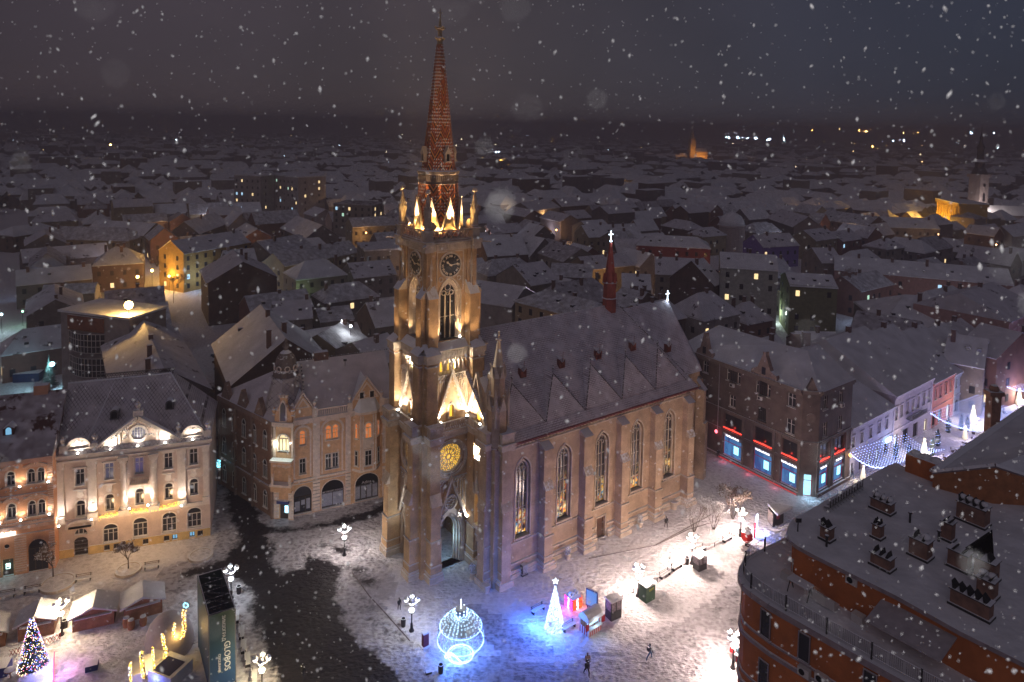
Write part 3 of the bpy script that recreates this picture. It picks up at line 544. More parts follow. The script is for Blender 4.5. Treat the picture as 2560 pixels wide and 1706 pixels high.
# stained glass
def stained(i, lo, hi, base=(.02, .02, .03)):
    m = bpy.data.materials.new('stained_glass'); m.use_nodes = True; t = m.node_tree; b = t.nodes['Principled BSDF']; n = t.nodes.new; l = t.links.new
    b.inputs['Base Color'].default_value = (*base, 1); b.inputs['Roughness'].default_value = .2
    tcn = n('ShaderNodeTexCoord'); vo = n('ShaderNodeTexVoronoi'); vo.inputs['Scale'].default_value = 3.6; mp = n('ShaderNodeMapping'); mp.inputs['Location'].default_value = (i * 3.1, 0, i * 1.7); l(tcn.outputs['Object'], mp.inputs[0]); l(mp.outputs[0], vo.inputs[0])
    sp = n('ShaderNodeSeparateColor'); l(vo.outputs['Color'], sp.inputs[0]); rp = n('ShaderNodeValToRGB'); rp.color_ramp.interpolation = 'CONSTANT'; e = rp.color_ramp.elements
    e[0].position = 0; e[0].color = (1, .5, .06, 1); e[1].position = .3; e[1].color = (1, .75, .3, 1)
    for p_, c_ in ((.5, (.05, .02, .01)), (.62, (.9, .2, .05)), (.74, (.02, .02, .03)), (.84, (.1, .3, .5)), (.9, (.9, .8, .5))): x = e.new(p_); x.color = (*c_, 1)
    l(sp.outputs[0], rp.inputs[0]); l(rp.outputs[0], b.inputs['Emission Color'])
    sz = n('ShaderNodeSeparateXYZ'); l(tcn.outputs['Object'], sz.inputs[0]); nz_ = n('ShaderNodeTexNoise'); nz_.inputs['Scale'].default_value = .8; l(mp.outputs[0], nz_.inputs[0])
    mr = n('ShaderNodeMapRange'); mr.inputs[1].default_value = lo; mr.inputs[2].default_value = hi; mr.inputs[3].default_value = 1.5; mr.inputs[4].default_value = 0; l(sz.outputs[2], mr.inputs[0])
    m2_ = n('ShaderNodeMapRange'); m2_.inputs[1].default_value = .42; m2_.inputs[2].default_value = .62; l(nz_.outputs[0], m2_.inputs[0]); mu = n('ShaderNodeMath'); mu.operation = 'MULTIPLY'; l(mr.outputs[0], mu.inputs[0]); l(m2_.outputs[0], mu.inputs[1])
    ad = n('ShaderNodeMath'); ad.operation = 'ADD'; ad.inputs[1].default_value = .02; l(mu.outputs[0], ad.inputs[0]); l(ad.outputs[0], b.inputs['Emission Strength']); m.cycles.emission_sampling = 'NONE'; return m
for i, x in enumerate(wx):
    for sgn in (1, -1):
        mm = Matrix() if sgn > 0 else Matrix.Translation((X0 + X1, 0, 0)) @ Matrix.Rotation(math.pi, 4, 'Z')
        w_ = MB(mm)
        for xx in (x - .29, x + .29): w_.box(xx - .045, -NW + .42, 4.8, xx + .045, -NW + .55, 13.3)
        for zz in (6.5, 8.2, 9.9, 11.6): w_.box(x - .88, -NW + .5, zz - .03, x + .88, -NW + .55, zz + .03)
        for cx, cz, r in ((x, 13.75, .36), (x - .44, 13.2, .26), (x + .44, 13.2, .26)): w_.frame(circ(cx, cz, r, 10), circ(cx, cz, r - .07, 10), -NW + .42, -NW + .55)
        wo = w_.build('nave_window', STONE, church)
        p_ = MB(mm); p_.slab(arch(x, .92, 4.8, 13.1, 8, True, 14.4), -NW + .56, -NW + .6); p_.build('stained_pane', stained(i, *[(4.5, 9.5), (4.5, 11), (4.5, 9), (4.5, 8.5), (4.5, 10.5)][i]), wo)
# west wall of the aisles either side of the tower, with gable and corner piers
for sgn in (1, -1):
    mm = Matrix() if sgn > 0 else Matrix.Scale(-1, 4, (0, 1, 0))
    fr = mm @ Matrix.Translation((X0, 0, 0)) @ Matrix.Rotation(R(-90), 4, 'Z')     # local x runs along the wall, front faces west
    A_ = MB(fr); B_ = MB(fr)
    # in this frame x = distance towards the square is negative y of the church -> x = -y
    lo_, hi_ = 3.6, NW
    A_.wall([(lo_, 0), (hi_, 0), (hi_, 17.6), (lo_, 17.6)], [arch(6.1, .45, 5.7, 9.0, 6, True, 9.8), rect(3.95, 14.1, 7.2, 16.2), arch(6.1, .3, 1.2, 3.0, 6, True, 3.5)], 0, .8)
    A_.slab([(lo_, 17.6), (8.2, 17.6), (8.2, 22.3), (6.0, 24.5), (lo_, 23.0)], 0, 1.2)
    gl = MB(fr); gl.slab(arch(6.1, .45, 5.7, 9.0, 6, True, 9.8), .5, .55, 0); gl.quad((3.95, .75, 14.1), (7.2, .75, 14.1), (7.2, .75, 16.2), (3.95, .75, 16.2), 1); gl.slab(arch(6.3, .3, 19.3, 20.4, 6, True, 20.9), -.12, -.08, 0); gl.slab(arch(6.1, .3, 1.2, 3.0, 6, True, 3.5), .4, .45, 2)
    gl.build('aisle_window', [LITY, STONE, GLASS], church)
    for i in range(7): x = 4.1 + i * .5; B_.tube((x, .15, 14.1), (x, .15, 15.7), .07); B_.slab([(x - .2, 15.7), (x - .08, 15.7), (x, 15.95), (x + .08, 15.7), (x + .3, 15.7), (x + .3, 16.2), (x - .2, 16.2)], .05, .2)
    B_.box(3.8, -.15, 13.8, 7.3, .05, 14.1); B_.box(lo_, -.3, 17.2, 8.6, 0, 17.7); B_.box(lo_, -.45, 17.7, 8.6, 0, 18.0)
    for i in range(14): B_.box(3.9 + i * .33, -.4, 18.0, 4.05 + i * .33, -.28, 18.8)
    B_.box(3.75, -.46, 18.8, 8.6, -.22, 19.0); B_.box(lo_, -.14, 4.1, hi_, 0, 4.3); B_.box(lo_, -.5, 0, hi_, 0, .9)
    B_.slab([(3.75, 19.1), (4.05, 19.1), (5.95, 24.6), (5.95, 25.3)], -.4, 0); B_.slab([(5.95, 24.6), (7.9, 19.1), (8.2, 19.1), (5.95, 25.3)], -.4, 0)
    for x in (4.2, 4.5, 4.8, 7.1, 7.4, 7.7): B_.box(x - .03, -.1, 19.4 + abs(x - 5.95) * -.2 + 1.6, x + .03, 0, 23.2)
    B_.frame(arch(6.1, .62, 5.5, 9.0, 6, True, 10.3), arch(6.1, .46, 5.7, 9.0, 6, True, 9.85), -.2, .1); B_.slab([(5.75, 10.2), (6.45, 10.2), (6.1, 12.3)], -.25, 0); B_.octa((6.1, -.15, 12.5), .15); B_.box(5.4, -.25, 5.2, 6.8, .1, 5.5)
    # snowy half dome and apse of the little gable
    B_.lathe([(.7, 23.2), (.6, 24.6), (.75, 24.7), (.6, 25.2), (.2, 25.5)], cx=7.2, cy=1.3, n=10)
    for i in range(9):
        z = 19.8 + i * .55; x = 2.15 * (25.3 - z) / 6.2
        for sg in (-1, 1): B_.octa((5.95 + sg * (x - .36), -.2, z - .2), .11)
    A_.build('aisle_wall', BRICK, church); B_.build('aisle_stonework', STONE, church)
    # corner pier pair
    C_ = MB(mm); D_ = MB(mm)
    for (x0, y0, x1, y1) in ((1.15, -10.1, X0, -8.7), (2.6, -11.4, 3.95, -NW), (1.9, -10.8, 2.6, -NW)):
        C_.box(x0, y0, 0, x1, y1, 17.3)
    for (x0, y0, x1, y1) in ((1.15, -10.1, X0, -8.7), (2.6, -11.4, 3.95, -NW)):
        for z0, z1, o_ in ((0, .75, .35), (.75, 1.1, .2), (1.9, 2.05, .12), (5.0, 5.15, .1), (17.2, 17.75, .3), (17.75, 18.0, .42), (18.0, 19.1, .22), (19.1, 19.35, .32)): D_.box(x0 - o_, y0 - o_, z0, x1 + o_, y1 + o_, z1)
    C_.box(.95, -10.1, 0, 1.2, -8.7, 10); C_.box(2.6, -11.62, 0, 3.95, -11.3, 10)
    D_.add([(.8, -10.18, 9.7), (.8, -8.62, 9.7), (1.2, -8.62, 10.9), (1.2, -10.18, 10.9), (1.2, -10.18, 9.7), (1.2, -8.62, 9.7)], [(1, 0, 3, 2), (0, 4, 3), (1, 2, 5)]); D_.add([(2.5, -11.8, 9.7), (4.05, -11.8, 9.7), (4.05, -11.3, 10.9), (2.5, -11.3, 10.9), (2.5, -11.3, 9.7), (4.05, -11.3, 9.7)], [(0, 1, 2, 3), (0, 3, 4), (1, 5, 2)])
    D_.build('pier_stonework', STONE, church); D_ = MB(mm); pc = (2.75, -10.0)
    C_.lathe([(1.25, 17.5), (1.2, 22.5)], cx=pc[0], cy=pc[1], n=8, rot=o8); C_.lathe([(.9, 22.5), (.85, 26.4)], cx=pc[0], cy=pc[1], n=8, rot=o8)
    for j in range(8):
        q = D_.at(pc[0], pc[1], 0, j * 45); q.add([(-.5, -1.25, 22.0), (.5, -1.25, 22.0), (0, -1.25, 23.7), (0, -.6, 23.4)], [(0, 1, 2), (1, 3, 2), (0, 2, 3)]); q.add([(-.38, -.95, 25.9), (.38, -.95, 25.9), (0, -.95, 27.3), (0, -.4, 27.0)], [(0, 1, 2), (1, 3, 2), (0, 2, 3)]); q.octa((0, -1.2, 23.9), .17); q.octa((0, -.95, 27.4), .13)
        if j % 2: q.tube((0, -1.3, 20.0), (0, -1.3, 23.6), .16); q.add([(-.2, -1.5, 23.6), (.2, -1.5, 23.6), (.2, -1.1, 23.6), (-.2, -1.1, 23.6), (0, -1.3, 24.8)], [(0, 1, 4), (1, 2, 4), (2, 3, 4), (3, 0, 4)])
    D_.lathe([(.82, 26.2), (.2, 30.1), (.12, 30.2), (.38, 30.3), (.38, 30.45), (.08, 30.55), (.06, 31.2), (.2, 31.35), (.05, 31.5)], cx=pc[0], cy=pc[1], n=8, rot=o8)
    C_.build('corner_pier', BRICK, church); D_.build('pinnacle', STONE, church)
# roof
rf = MB(); E_ = 10.75; RZ = 28.6; EZ = 17.45; RX1 = 32.0
def pl(y, off=0): return RZ - (RZ - EZ) * abs(y) / E_ + off
for sg in (-1, 1):
    f = [(2.0, sg * E_, EZ), (X1 + .4, sg * E_, EZ), (RX1, 0, RZ), (2.0, 0, RZ)]
    rf.add(f, [(0, 1, 2, 3) if sg < 0 else (3, 2, 1, 0)])
    rf.add([(2.0, sg * E_, EZ - .18), (X1 + .4, sg * E_, EZ - .18), (X1 + .4, sg * E_, EZ), (2.0, sg * E_, EZ)], [(0, 1, 2, 3)])
    for x in wx:   # cross roofs: ridge from the main slope forward, hip face down to the eaves
        py = sg * 7.0; pz = 23.2; by = sg * 5.15
        vs = [(x + .3, py, pz), (x + .3, by, 23.3), (x - 3.0, sg * 9.9, 18.5), (x + 3.55, sg * 9.9, 18.5)]
        fs = [(2, 3, 0), (0, 1, 2), (1, 0, 3)]
        rf.add(vs, [f_ if sg < 0 else f_[::-1] for f_ in fs])
rf.add([(X1 + .4, -E_, EZ), (X1 + .4, E_, EZ), (RX1, 0, RZ)], [(0, 1, 2)])
ro = rf.build('nave_roof', snowmat('church_roof_snow', col=(.72, .68, .74), patch=.70, pcol=(.34, .30, .34), lines=('t', .9), bscale=1.4, bdist=.10), church)
ed = MB()
for sg in (-1, 1):
    for x in wx:
        P_ = Vector((x + .3, sg * 7.0, 23.25))
        for q in ((x - 3.0, sg * 9.9, 18.5), (x + 3.55, sg * 9.9, 18.5)):
            Q = Vector(q); ed.tube(P_, Q, .06, n=4)
            for i in range(14): ed.octa(P_.lerp(Q, (i + .5) / 14) + Vector((0, 0, .08)), .1)
        ed.tube(P_, (x + .3, sg * 5.15, 23.3), .05, n=4); ed.tube(P_ - Vector((0, 0, .2)), P_ + Vector((0, 0, 1.1)), .05, n=4); ed.octa(P_ + Vector((0, 0, .7)), .22)
    Q = Vector((X1 + .4, sg * E_, EZ)); P_ = Vector((RX1, 0, RZ)); ed.tube(P_, Q, .07, n=4)
    for i in range(30): ed.octa(P_.lerp(Q, (i + .5) / 30) + Vector((0, 0, .08)), .1)
ed.tube((2, 0, RZ), (RX1, 0, RZ), .06, n=4); ed.build('roof_crest', DARK, ro)
gt = MB(); gt.box(2.2, -E_ - .12, EZ - .35, X1 + .5, -E_, EZ - .1); gt.tube((31.3, -E_ - .05, EZ - .3), (30.9, -NW - .1, 16.0), .1); gt.build('gutter', mat('gutter_red', (.12, .02, .02), snow=False), ro)
dm = MB()
for x in (9.9, 16.5, 23.3, 30.2, 36.6):
    y = -5.0 if x < 35 else -6.2; z = 23.3 if x < 35 else 22.3
    d_ = MB(Matrix.Translation((x, y, z)))
    d_.slab([(-.45, -.35), (.45, -.35), (.5, .9), (0, .35), (-.5, .9)], -.6, 0, 0); d_.add([(-.55, -.65, .95), (0, -.75, 1.2), (.55, -.65, .95), (0, .9, 1.1)], [(0, 1, 3), (1, 2, 3)], 1); d_.tube((0, -.6, .3), (.1, -.6, 1.9), .03, k=0)
    d_.build('dormer', [mat('dormer_red', (.16, .045, .035)), SNOW], ro)
# ridge turret
fx = 30.4; fl_ = MB(Matrix.Translation((fx, 0, 0)))
fl_.lathe([(1.1, 27.0), (1.1, 29.6), (1.25, 29.7), (1.05, 29.8), (1.0, 32.0), (1.2, 32.1), (.95, 32.3), (.85, 33.2), (.18, 38.4)], n=8, rot=o8)
for j in range(8): q = fl_.rot(j * 45); q.add([(-.3, -1.15, 32.2), (.3, -1.15, 32.2), (0, -1.0, 33.6), (0, -.5, 33.4)], [(0, 1, 2), (1, 3, 2), (0, 2, 3)])
fl_.build('ridge_turret', mat('turret_copper', (.30, .065, .05), rough=.6, thr=.6), church)
XL = mat('lit_cross', (1, 1, 1), emit=(.75, .9, 1), es=5, samp=False)
def cross(x, z, p):
    c_ = MB(Matrix.Translation((x, 0, z))); c_.tube((0, 0, 0), (0, 0, 1.7), .07); c_.tube((-.45, 0, 1.15), (.45, 0, 1.15), .07); c_.ball(0, 0, .1, .2); c_.build('lit_cross', XL, church); lamp('POINT', (x, -.5, z + .3), p, (.7, .85, 1), .2, parent=church)
cross(fx, 38.4, 60)
# choir
chq = MB(); CW = 6.0
pol = [(38, -CW), (44.5, -CW), (47.6, -2.8), (47.6, 2.8), (44.5, CW), (38, CW)]
chq.prism(pol, 0, 17.2); chq.build('choir_wall', BRICK, church)
cs = MB(); cs.prism([(38, -CW - .3), (44.6, -CW - .3), (47.9, -2.9), (47.9, 2.9), (44.6, CW + .3), (38, CW + .3)], 16.6, 17.3); cs.prism([(38, -CW - .4), (44.6, -CW - .4), (48.0, -2.9), (48.0, 2.9), (44.6, CW + .4), (38, CW + .4)], 0, .9)
for (x, y, a) in ((41.3, -6, 0), (44.5, -6, 22), (47.6, -2.8, 65), (47.6, 2.8, 115), (44.5, 6, 158), (41.3, 6, 180)):
    q = cs.at(x, y, 0, a); q.box(-.6, -1.3, 0, .6, 0, 14.5); q.add([(-.7, -1.45, 14.4), (.7, -1.45, 14.4), (.7, 0, 16), (-.7, 0, 16)], [(0, 1, 2, 3)]); q.box(-.65, -1.7, 0, .65, -1.2, 9.2)
cs.build('choir_buttress', BRICK, church)
cr = MB(); E2 = 6.6; vs = [(33, -E2, 17.4), (44.8, -E2, 17.4), (48.2, -3.1, 17.4), (48.2, 3.1, 17.4), (44.8, E2, 17.4), (33, E2, 17.4), (33, 0, 27.6), (43.6, 0, 27.6)]
cr.add(vs, [(0, 1, 7, 6), (1, 2, 7), (2, 3, 7), (3, 4, 7), (4, 5, 6, 7)]); cr.build('choir_roof', MATS['church_roof_snow'], church)
cross(43.6, 27.5, 60)
# ---------------------------------------------------------------- church floodlights (fittings on its ledges; some spots added without a fitting)
FW = (1, .72, .40)
def flood(x, y, z, power, to, col=WHITE, ang=110, r=.12, fit=True):
    if fit:
        f = MB(Matrix.Translation((x, y, z))); f.box(-.16, -.12, -.2, .16, .12, 0, 1); f.ball(0, 0, .08, .13, 8, 0); f.build('floodlight', [FLOOD, DARK], church)
    lamp('SPOT', (x, y, z + .25), power, col, r, to=to, ang=ang, blend=.8, parent=church)
for k, deg in each():
    if k == 3: continue
    Rm = Matrix.Rotation(R(deg), 3, 'Z')
    def F_(x, y, z, p, to, **kw): a = Rm @ Vector((x, y, z)); t_ = Rm @ Vector(to); flood(a.x, a.y, a.z, p, t_, **kw)
    for sg in (-1, 1):
        F_(sg * 1.9, -H0 - .75, 19.25, 2600, (sg * .9, -H0, 23.5), col=(1, .88, .70))
    F_(0, -H0 + .45, 25.3, 5000, (0, -H0 - .6, 26.8), col=(1, .88, .68), ang=160, fit=False)
    F_(1.35, -3.45, 29.25, 2200, (1.2, -3.0, 36), col=(1, .70, .38), ang=80)
    F_(-1.35, -3.45, 29.25, 700, (-1.2, -3.0, 36), col=(1, .70, .38), ang=80, fit=False)
    for sg in (-1, 1): F_(sg * 1.5, -2.95, 42.15, 2600, (sg * .8, -2.3, 47), col=(1, .62, .20), ang=140, fit=False)
    F_(0, -3.3, 43.0, 22000, (0, -1.2, 62), col=(1, .66, .34), ang=42, fit=False); F_(2.6, -2.6, 43.2, 6000, (1.2, -1.2, 53), col=(1, .70, .40), ang=60, fit=False)
    if k < 2: F_(2.2, -H0 - .65, 6.0, 800, (0, -H0, 7.5), col=(.85, .93, 1), ang=150)
    F_(3.0, -5.6, 28.6, 500, (1.8, -3.1, 40), col=(1, .68, .36), ang=80, fit=False)
    F_(-3.0, -5.6, 28.6, 500, (-1.8, -3.1, 40), col=(1, .68, .36), ang=80, fit=False)
for (x, y) in ((1.95, -4.4), (1.95, -7.4)): flood(x, y, 19.2, 4200, (X0, -5.9, 22.5), col=(1, .86, .66))
lamp('POINT', (X0 + .4, -5.5, 15.0), 2200, (1, .88, .68), .2, parent=church)
lamp('POINT', (0, -3.0, 3.2), 160, (.35, .7, 1), .3, parent=church)
# ================================================================== FRONT BUILDINGS
WF = mat('window_frame_white', (.62, .58, .55), snow=False, var=.05); WFD = mat('window_frame_dark', (.06, .045, .035), snow=False)
PINK = mat('stucco_pale', (.56, .43, .36), var=.12, vs=.8); PTRIM = mat('stucco_trim', (.66, .57, .50), var=.12, vs=2); ORANGE = mat('stucco_orange', (.60, .30, .17), var=.12, vs=.8)
OCHRE = mat('stucco_ochre', (.62, .42, .17), var=.18, vs=.8)
LITO = mat('lit_window_orange', (1, 1, 1), emit=(1, .33, .10), es=.5, samp=False); LITC = mat('lit_window_cool', (1, 1, 1), emit=(.25, .6, .9), es=.8, samp=False); LITP = mat('lit_window_warm', (1, 1, 1), emit=(1, .78, .45), es=.9, samp=False)
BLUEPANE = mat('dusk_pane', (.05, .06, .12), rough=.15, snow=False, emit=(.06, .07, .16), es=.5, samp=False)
LEN = lambda a, b: (Vector(b[:2]) - Vector(a[:2])).length
def front(name, label, cat, A, B, group=None):
    A = Vector(A[:2]); B = Vector(B[:2]); d = B - A
    return thing(name, label, cat, (A.x, A.y, 0), math.atan2(d.y, d.x), group), d.length
def win(root, o, y=0, d=.28, nx=2, tr=.68, fm=WF, gm=GLASS, name='window', surround=None, sm=None, sill=True, m=None, fw=.07, bars=()):
    """o = outline (arch/rect); frame and mullions as the window, its pane as a child"""
    xs = [p[0] for p in o]; zs = [p[1] for p in o]; x0, x1, z0, z1 = min(xs), max(xs), min(zs), max(zs); cx, cz = (x0 + x1) / 2, (z0 + z1) / 2
    f = MB(m); sc = lambda k: [(cx + (p[0] - cx) * (1 - 2 * k / (x1 - x0)), cz + (p[1] - cz) * (1 - 2 * k / (z1 - z0))) for p in o]
    f.frame(o, sc(fw), y + d - .1, y + d)
    zt = z0 + (z1 - z0) * tr
    for i in range(1, nx): x = x0 + (x1 - x0) * i / nx; f.box(x - .04, y + d - .09, z0 + .02, x + .04, y + d, (zt if len(o) > 4 else z1) - .02)
    if tr < 1: f.box(x0 + .02, y + d - .1, zt - .04, x1 - .02, y + d, zt + .04)
    for z in bars: f.box(x0, y + d - .06, z - .02, x1, y + d, z + .02)
    if sill: f.box(x0 - .12, y - .14, z0 - .12, x1 + .12, y + .05, z0)
    w = f.build(name, fm, root)
    if surround:
        g_ = MB(m); g_.frame(sc(-surround), o, y - .07, y + .02); g_.build('window_surround', sm or PTRIM, w)
    p = MB(m); p.slab(o, y + d - .02, y + d + .02); p.build('pane', gm, w)
    return o
def side_walls(mb, L, D, H, k=None):
    mb.quad((0, 0, 0), (0, 0, H), (0, D, H), (0, D, 0), k); mb.quad((L, 0, 0), (L, D, 0), (L, D, H), (L, 0, H), k); mb.quad((0, D, 0), (0, D, H), (L, D, H), (L, D, 0), k)
def grille(mb, x0, x1, z0, z1, y, n=8, m=4, r=.02):
    for i in range(n + 1): x = x0 + (x1 - x0) * i / n; mb.box(x - r, y - r, z0, x + r, y + r, z1)
    for i in range(m + 1): z = z0 + (z1 - z0) * i / m; mb.box(x0, y - r, z - r, x1, y + r, z + r)
def uplight(root, x, y, z, power_, to, col=(1, .93, .84), ang=120):
    f = MB(Matrix.Translation((x, y, z))); f.box(-.14, -.1, -.18, .14, .1, 0, 1); f.ball(0, 0, .06, .12, 8, 0); f.build('uplight', [FLOOD, DARK], root)
    lamp('SPOT', (x, y, z + .2), power_ * 3.2, col, .1, to=to, ang=ang, blend=.9, parent=root)
def urn(mb, x, y, z, s=1):
    mb.lathe([(.28 * s, z), (.32 * s, z + .1), (.15 * s, z + .25), (.36 * s, z + .6), (.36 * s, z + .8), (.2 * s, z + .95), (.1 * s, z + 1.15)], x, y, 8)
# ---------------------------------------------------------------- pale palace with pediment
root, L = front('palace', 'pale neoclassical palace with lit triangular pediment beside the side street', 'palace', (-56.9, 85.8), (-39.9, 91.6))
HC = 13.6; w = MB(); t = MB(); ho = []
cx5 = [2.75, 6.05, 9.5, 12.95, 16.0]; DY = [-.45, -.15, .1, .25, .4]      # small rise of the floors along the front
for i, x in enumerate(cx5):
    o3 = rect(x - .5, 9.75 + DY[i], x + .5, 11.85 + DY[i]); o2 = arch(x, .5, 5.6 + DY[i], 7.35 + DY[i], 6, zt=7.75 + DY[i])
    ho += [win(root, o3, gm=[GLASS, BLUEPANE, BLUEPANE, GLASS, GLASS][i], surround=.14, sm=PTRIM), win(root, o2, surround=.16, sm=PTRIM)]
    t.box(x - .75, -.12, 9.0 + DY[i], x + .75, 0, 9.2 + DY[i]); t.slab([(x - .4, 8.3 + DY[i]), (x, 7.95 + DY[i]), (x + .4, 8.3 + DY[i]), (x + .3, 8.95 + DY[i]), (x - .3, 8.95 + DY[i])], -.1, 0); t.box(x - .8, -.2, 11.98 + DY[i], x + .8, 0, 12.12 + DY[i])
    if i: ho.append(win(root, arch(x, .85, 1.25 + DY[i] * .5, 3.1 + DY[i], 8, zt=3.75 + DY[i]), nx=3, bars=(2.3,), surround=.1))
for x in (5.6, 6.7, 10.1, 12.6, 13.6, 15.7, 16.7): ho.append(win(root, rect(x - .33, -.0 + .12, x + .33, .85), gm=LITC if x in (13.6, 15.7) else GLASS, tr=1, fm=WFD, sill=False, name='cellar_window'))
ho.append(arch(2.7, .78, .02, 1.85, 8, zt=2.45)); gg = MB(); grille(gg, 1.95, 3.45, .05, 2.3, .2, 9, 5); gg.build('gate_grille', DARK, root); gp = MB(); gp.slab(arch(2.7, .78, .02, 1.85, 8, zt=2.45), .34, .38); gp.build('gate_panel', WFD, root)
ho.append(win(root, arch(2.7, .75, 2.75, 2.8, 8, zt=3.55), nx=3, tr=1, sill=False))
w.wall([(0, 0), (L, 0), (L, HC), (0, HC)], ho, 0, .3); side_walls(w, L, 12, HC); w.build('wall', PINK, root)
base = MB(); base.wall([(0, 0), (L, 0), (L, .98), (0, .98)], [[(x - .36, .1), (x + .36, .1), (x + .36, .88), (x - .36, .88)] for x in (5.6, 6.7, 10.1, 12.6, 13.6, 15.7, 16.7)] + [rect(1.9, .02, 3.5, .96)], -.08, .08); base.box(0, -.1, .98, 1.8, 0, 1.1); base.box(3.6, -.1, .98, L, 0, 1.1); base.build('plinth', OCHRE, root)
for x, ww in ((.55, .45), (4.15, .5), (14.55, .5), (17.5, .35)):
    t.box(x - ww, -.25, 5.4, x + ww, 0, 12.2); t.box(x - ww - .08, -.38, 4.9, x + ww + .08, 0, 5.6); t.box(x - ww - .1, -.4, 11.9, x + ww + .1, 0, 12.5); t.box(x - .25, -.36, 11.2, x + .25, 0, 11.9)
for x in (7.75, 11.25):
    t.lathe([(.5, 5.6), (.5, 5.85), (.4, 5.95), (.36, 11.6), (.5, 11.7), (.55, 12.2)], x, -.25, 14); t.box(x - .6, -.8, 12.1, x + .6, 0, 12.5); t.box(x - .62, -.85, 5.0, x + .62, 0, 5.6)
t.box(0, -.22, 4.45, L, 0, 4.95); t.box(-.05, -.45, 12.5, L + .1, 0, 12.75); t.box(0, -.2, 12.75, L, 0, 13.2); t.box(-.15, -.7, 13.3, L + .35, .1, 13.6); t.box(-.05, -.5, 13.15, L + .2, 0, 13.3)
for i in range(50): t.box(.1 + i * .355, -.34, 13.0, .28 + i * .355, -.2, 13.2)
# parapet with round gablets, urns, pediment
for cx in (2.75, 16.0):
    t.slab([(cx - 1.35, 13.6), (cx + 1.35, 13.6)] + [(cx + 1.35 * math.cos(a), 14.3 + 1.35 * math.sin(a)) for a in [math.pi * i / 10 for i in range(11)]], -.15, .2); t.frame([(cx + 1.4 * math.cos(a), 14.3 + 1.4 * math.sin(a)) for a in [math.pi * i / 10 for i in range(11)]] + [(cx - 1.4, 14.2)], [(cx + 1.15 * math.cos(a), 14.3 + 1.15 * math.sin(a)) for a in [math.pi * i / 10 for i in range(11)]] + [(cx - 1.15, 14.2)], -.45, -.15)
    for s_ in (-1.75, 1.75): t.box(cx + s_ - .4, -.3, 13.6, cx + s_ + .4, .3, 14.7); urn(t, cx + s_, 0, 14.7)
    for dx in (-.4, 0, .4): t.frame(circ(cx + dx, 15.2 - abs(dx) * .2, .16, 8), circ(cx + dx, 15.2 - abs(dx) * .2, .1, 8), -.22, -.14)
P0, P1, PA = (4.5, 13.7), (14.5, 13.7), (9.5, 17.4)
pd = MB(); pd.wall([P0, P1, PA], [circ(9.5, 15.25, .82, 20)], 0, .3); pd.build('pediment', mat('stucco_pediment', (.68, .52, .40)), root)
win(root, circ(9.5, 15.25, .82, 20), nx=5, tr=1, sill=False, bars=(14.9, 15.25, 15.6), gm=BLUEPANE, name='oval_window', fw=.05)
for a, b_ in ((P0, PA), (PA, P1)):
    d = Vector(b_) - Vector(a); n_ = Vector((-d.y, d.x)).normalized() * .32
    t.slab([a, b_, (b_[0] + n_.x, b_[1] + n_.y), (a[0] + n_.x, a[1] + n_.y)], -.6, .2)
    for i in range(20): p = Vector(a) + d * (i + .5) / 20; t.box(p.x - .08, -.42, p.y - .3, p.x + .08, -.1, p.y - .08)
t.frame(circ(9.5, 15.25, 1.15, 20), circ(9.5, 15.25, .84, 20), -.15, .02); t.box(8.95, -.3, 17.5, 10.05, .4, 18.3); urn(t, 9.5, 0, 18.3, .9)
for cx in (6.9, 7.3, 11.7, 12.1): t.box(cx - .12, -.12, 14.0, cx + .12, .02, 15.4)
for cx, cz in ((6.1, 14.25), (8.0, 14.9), (8.1, 16.0), (9.5, 16.5), (10.9, 16.0), (11, 14.9), (12.9, 14.25), (13.3, 14.1), (5.6, 14.1)):
    for j in range(5): t.octa((cx + random.uniform(-.3, .3), -.05, cz + random.uniform(-.2, .2)), .13)
t.build('stone_trim', PTRIM, root)
bc = MB(); bc.box(8.5, -1.0, 8.75, 10.6, 0, 8.95)
for i in range(12): bc.box(8.52 + i * .185, -.98, 8.95, 8.6 + i * .185, -.93, 9.75)
bc.box(8.5, -1.0, 9.75, 10.6, -.9, 9.83); bc.build('balcony', STONE, root)
# lower portal hood
hd = MB(); hd.frame(arch(2.7, 1.6, 3.9, 4.3, 10, zt=4.95), arch(2.7, 1.3, 3.9, 4.3, 10, zt=4.75), -.5, .0); hd.build('portal_hood', PTRIM, root)
gl = MB(); rnd = random.Random(3)
for i in range(520):
    x = 4.9 + i / 520 * 9.4; sag = .18 * math.sin((x - 4.9) / 9.4 * math.pi * 2); gl.octa((x + rnd.uniform(-.1, .1), -.62 + rnd.uniform(-.15, .15), 5.0 + (x - 4.9) * .055 + rnd.uniform(-.28, .28) + sag - .1), rnd.uniform(.02, .05))
gl.build('light_garland', mat('garland_gold', (1, 1, 1), emit=(1, .55, .05), es=4, samp=False), root)
for x in (6, 9.5, 13): lamp('POINT', (x, -2.6, 5.2), 280, (1, .64, .32), .3, parent=root)
WH = (1, .90, .80)
for x, z, p, tx in ((.55, 4.75, 260, .3), (4.15, 5.0, 220, 0), (14.55, 5.1, 200, 0), (8.45, 5.75, 260, -.2), (10.6, 5.85, 260, .2)): uplight(root, x, -1.0, z, p, (x + tx, -.1, z + 5), WH, 100)
for x, z, p in ((2.75, 13.75, 230), (16.0, 13.8, 150), (6.4, 13.8, 300), (12.7, 13.8, 300), (9.5, 13.8, 90)): uplight(root, x, -.75, z, p, (x * .97 + .3, 0, z + 1.5), (1, .9, .76), 150)
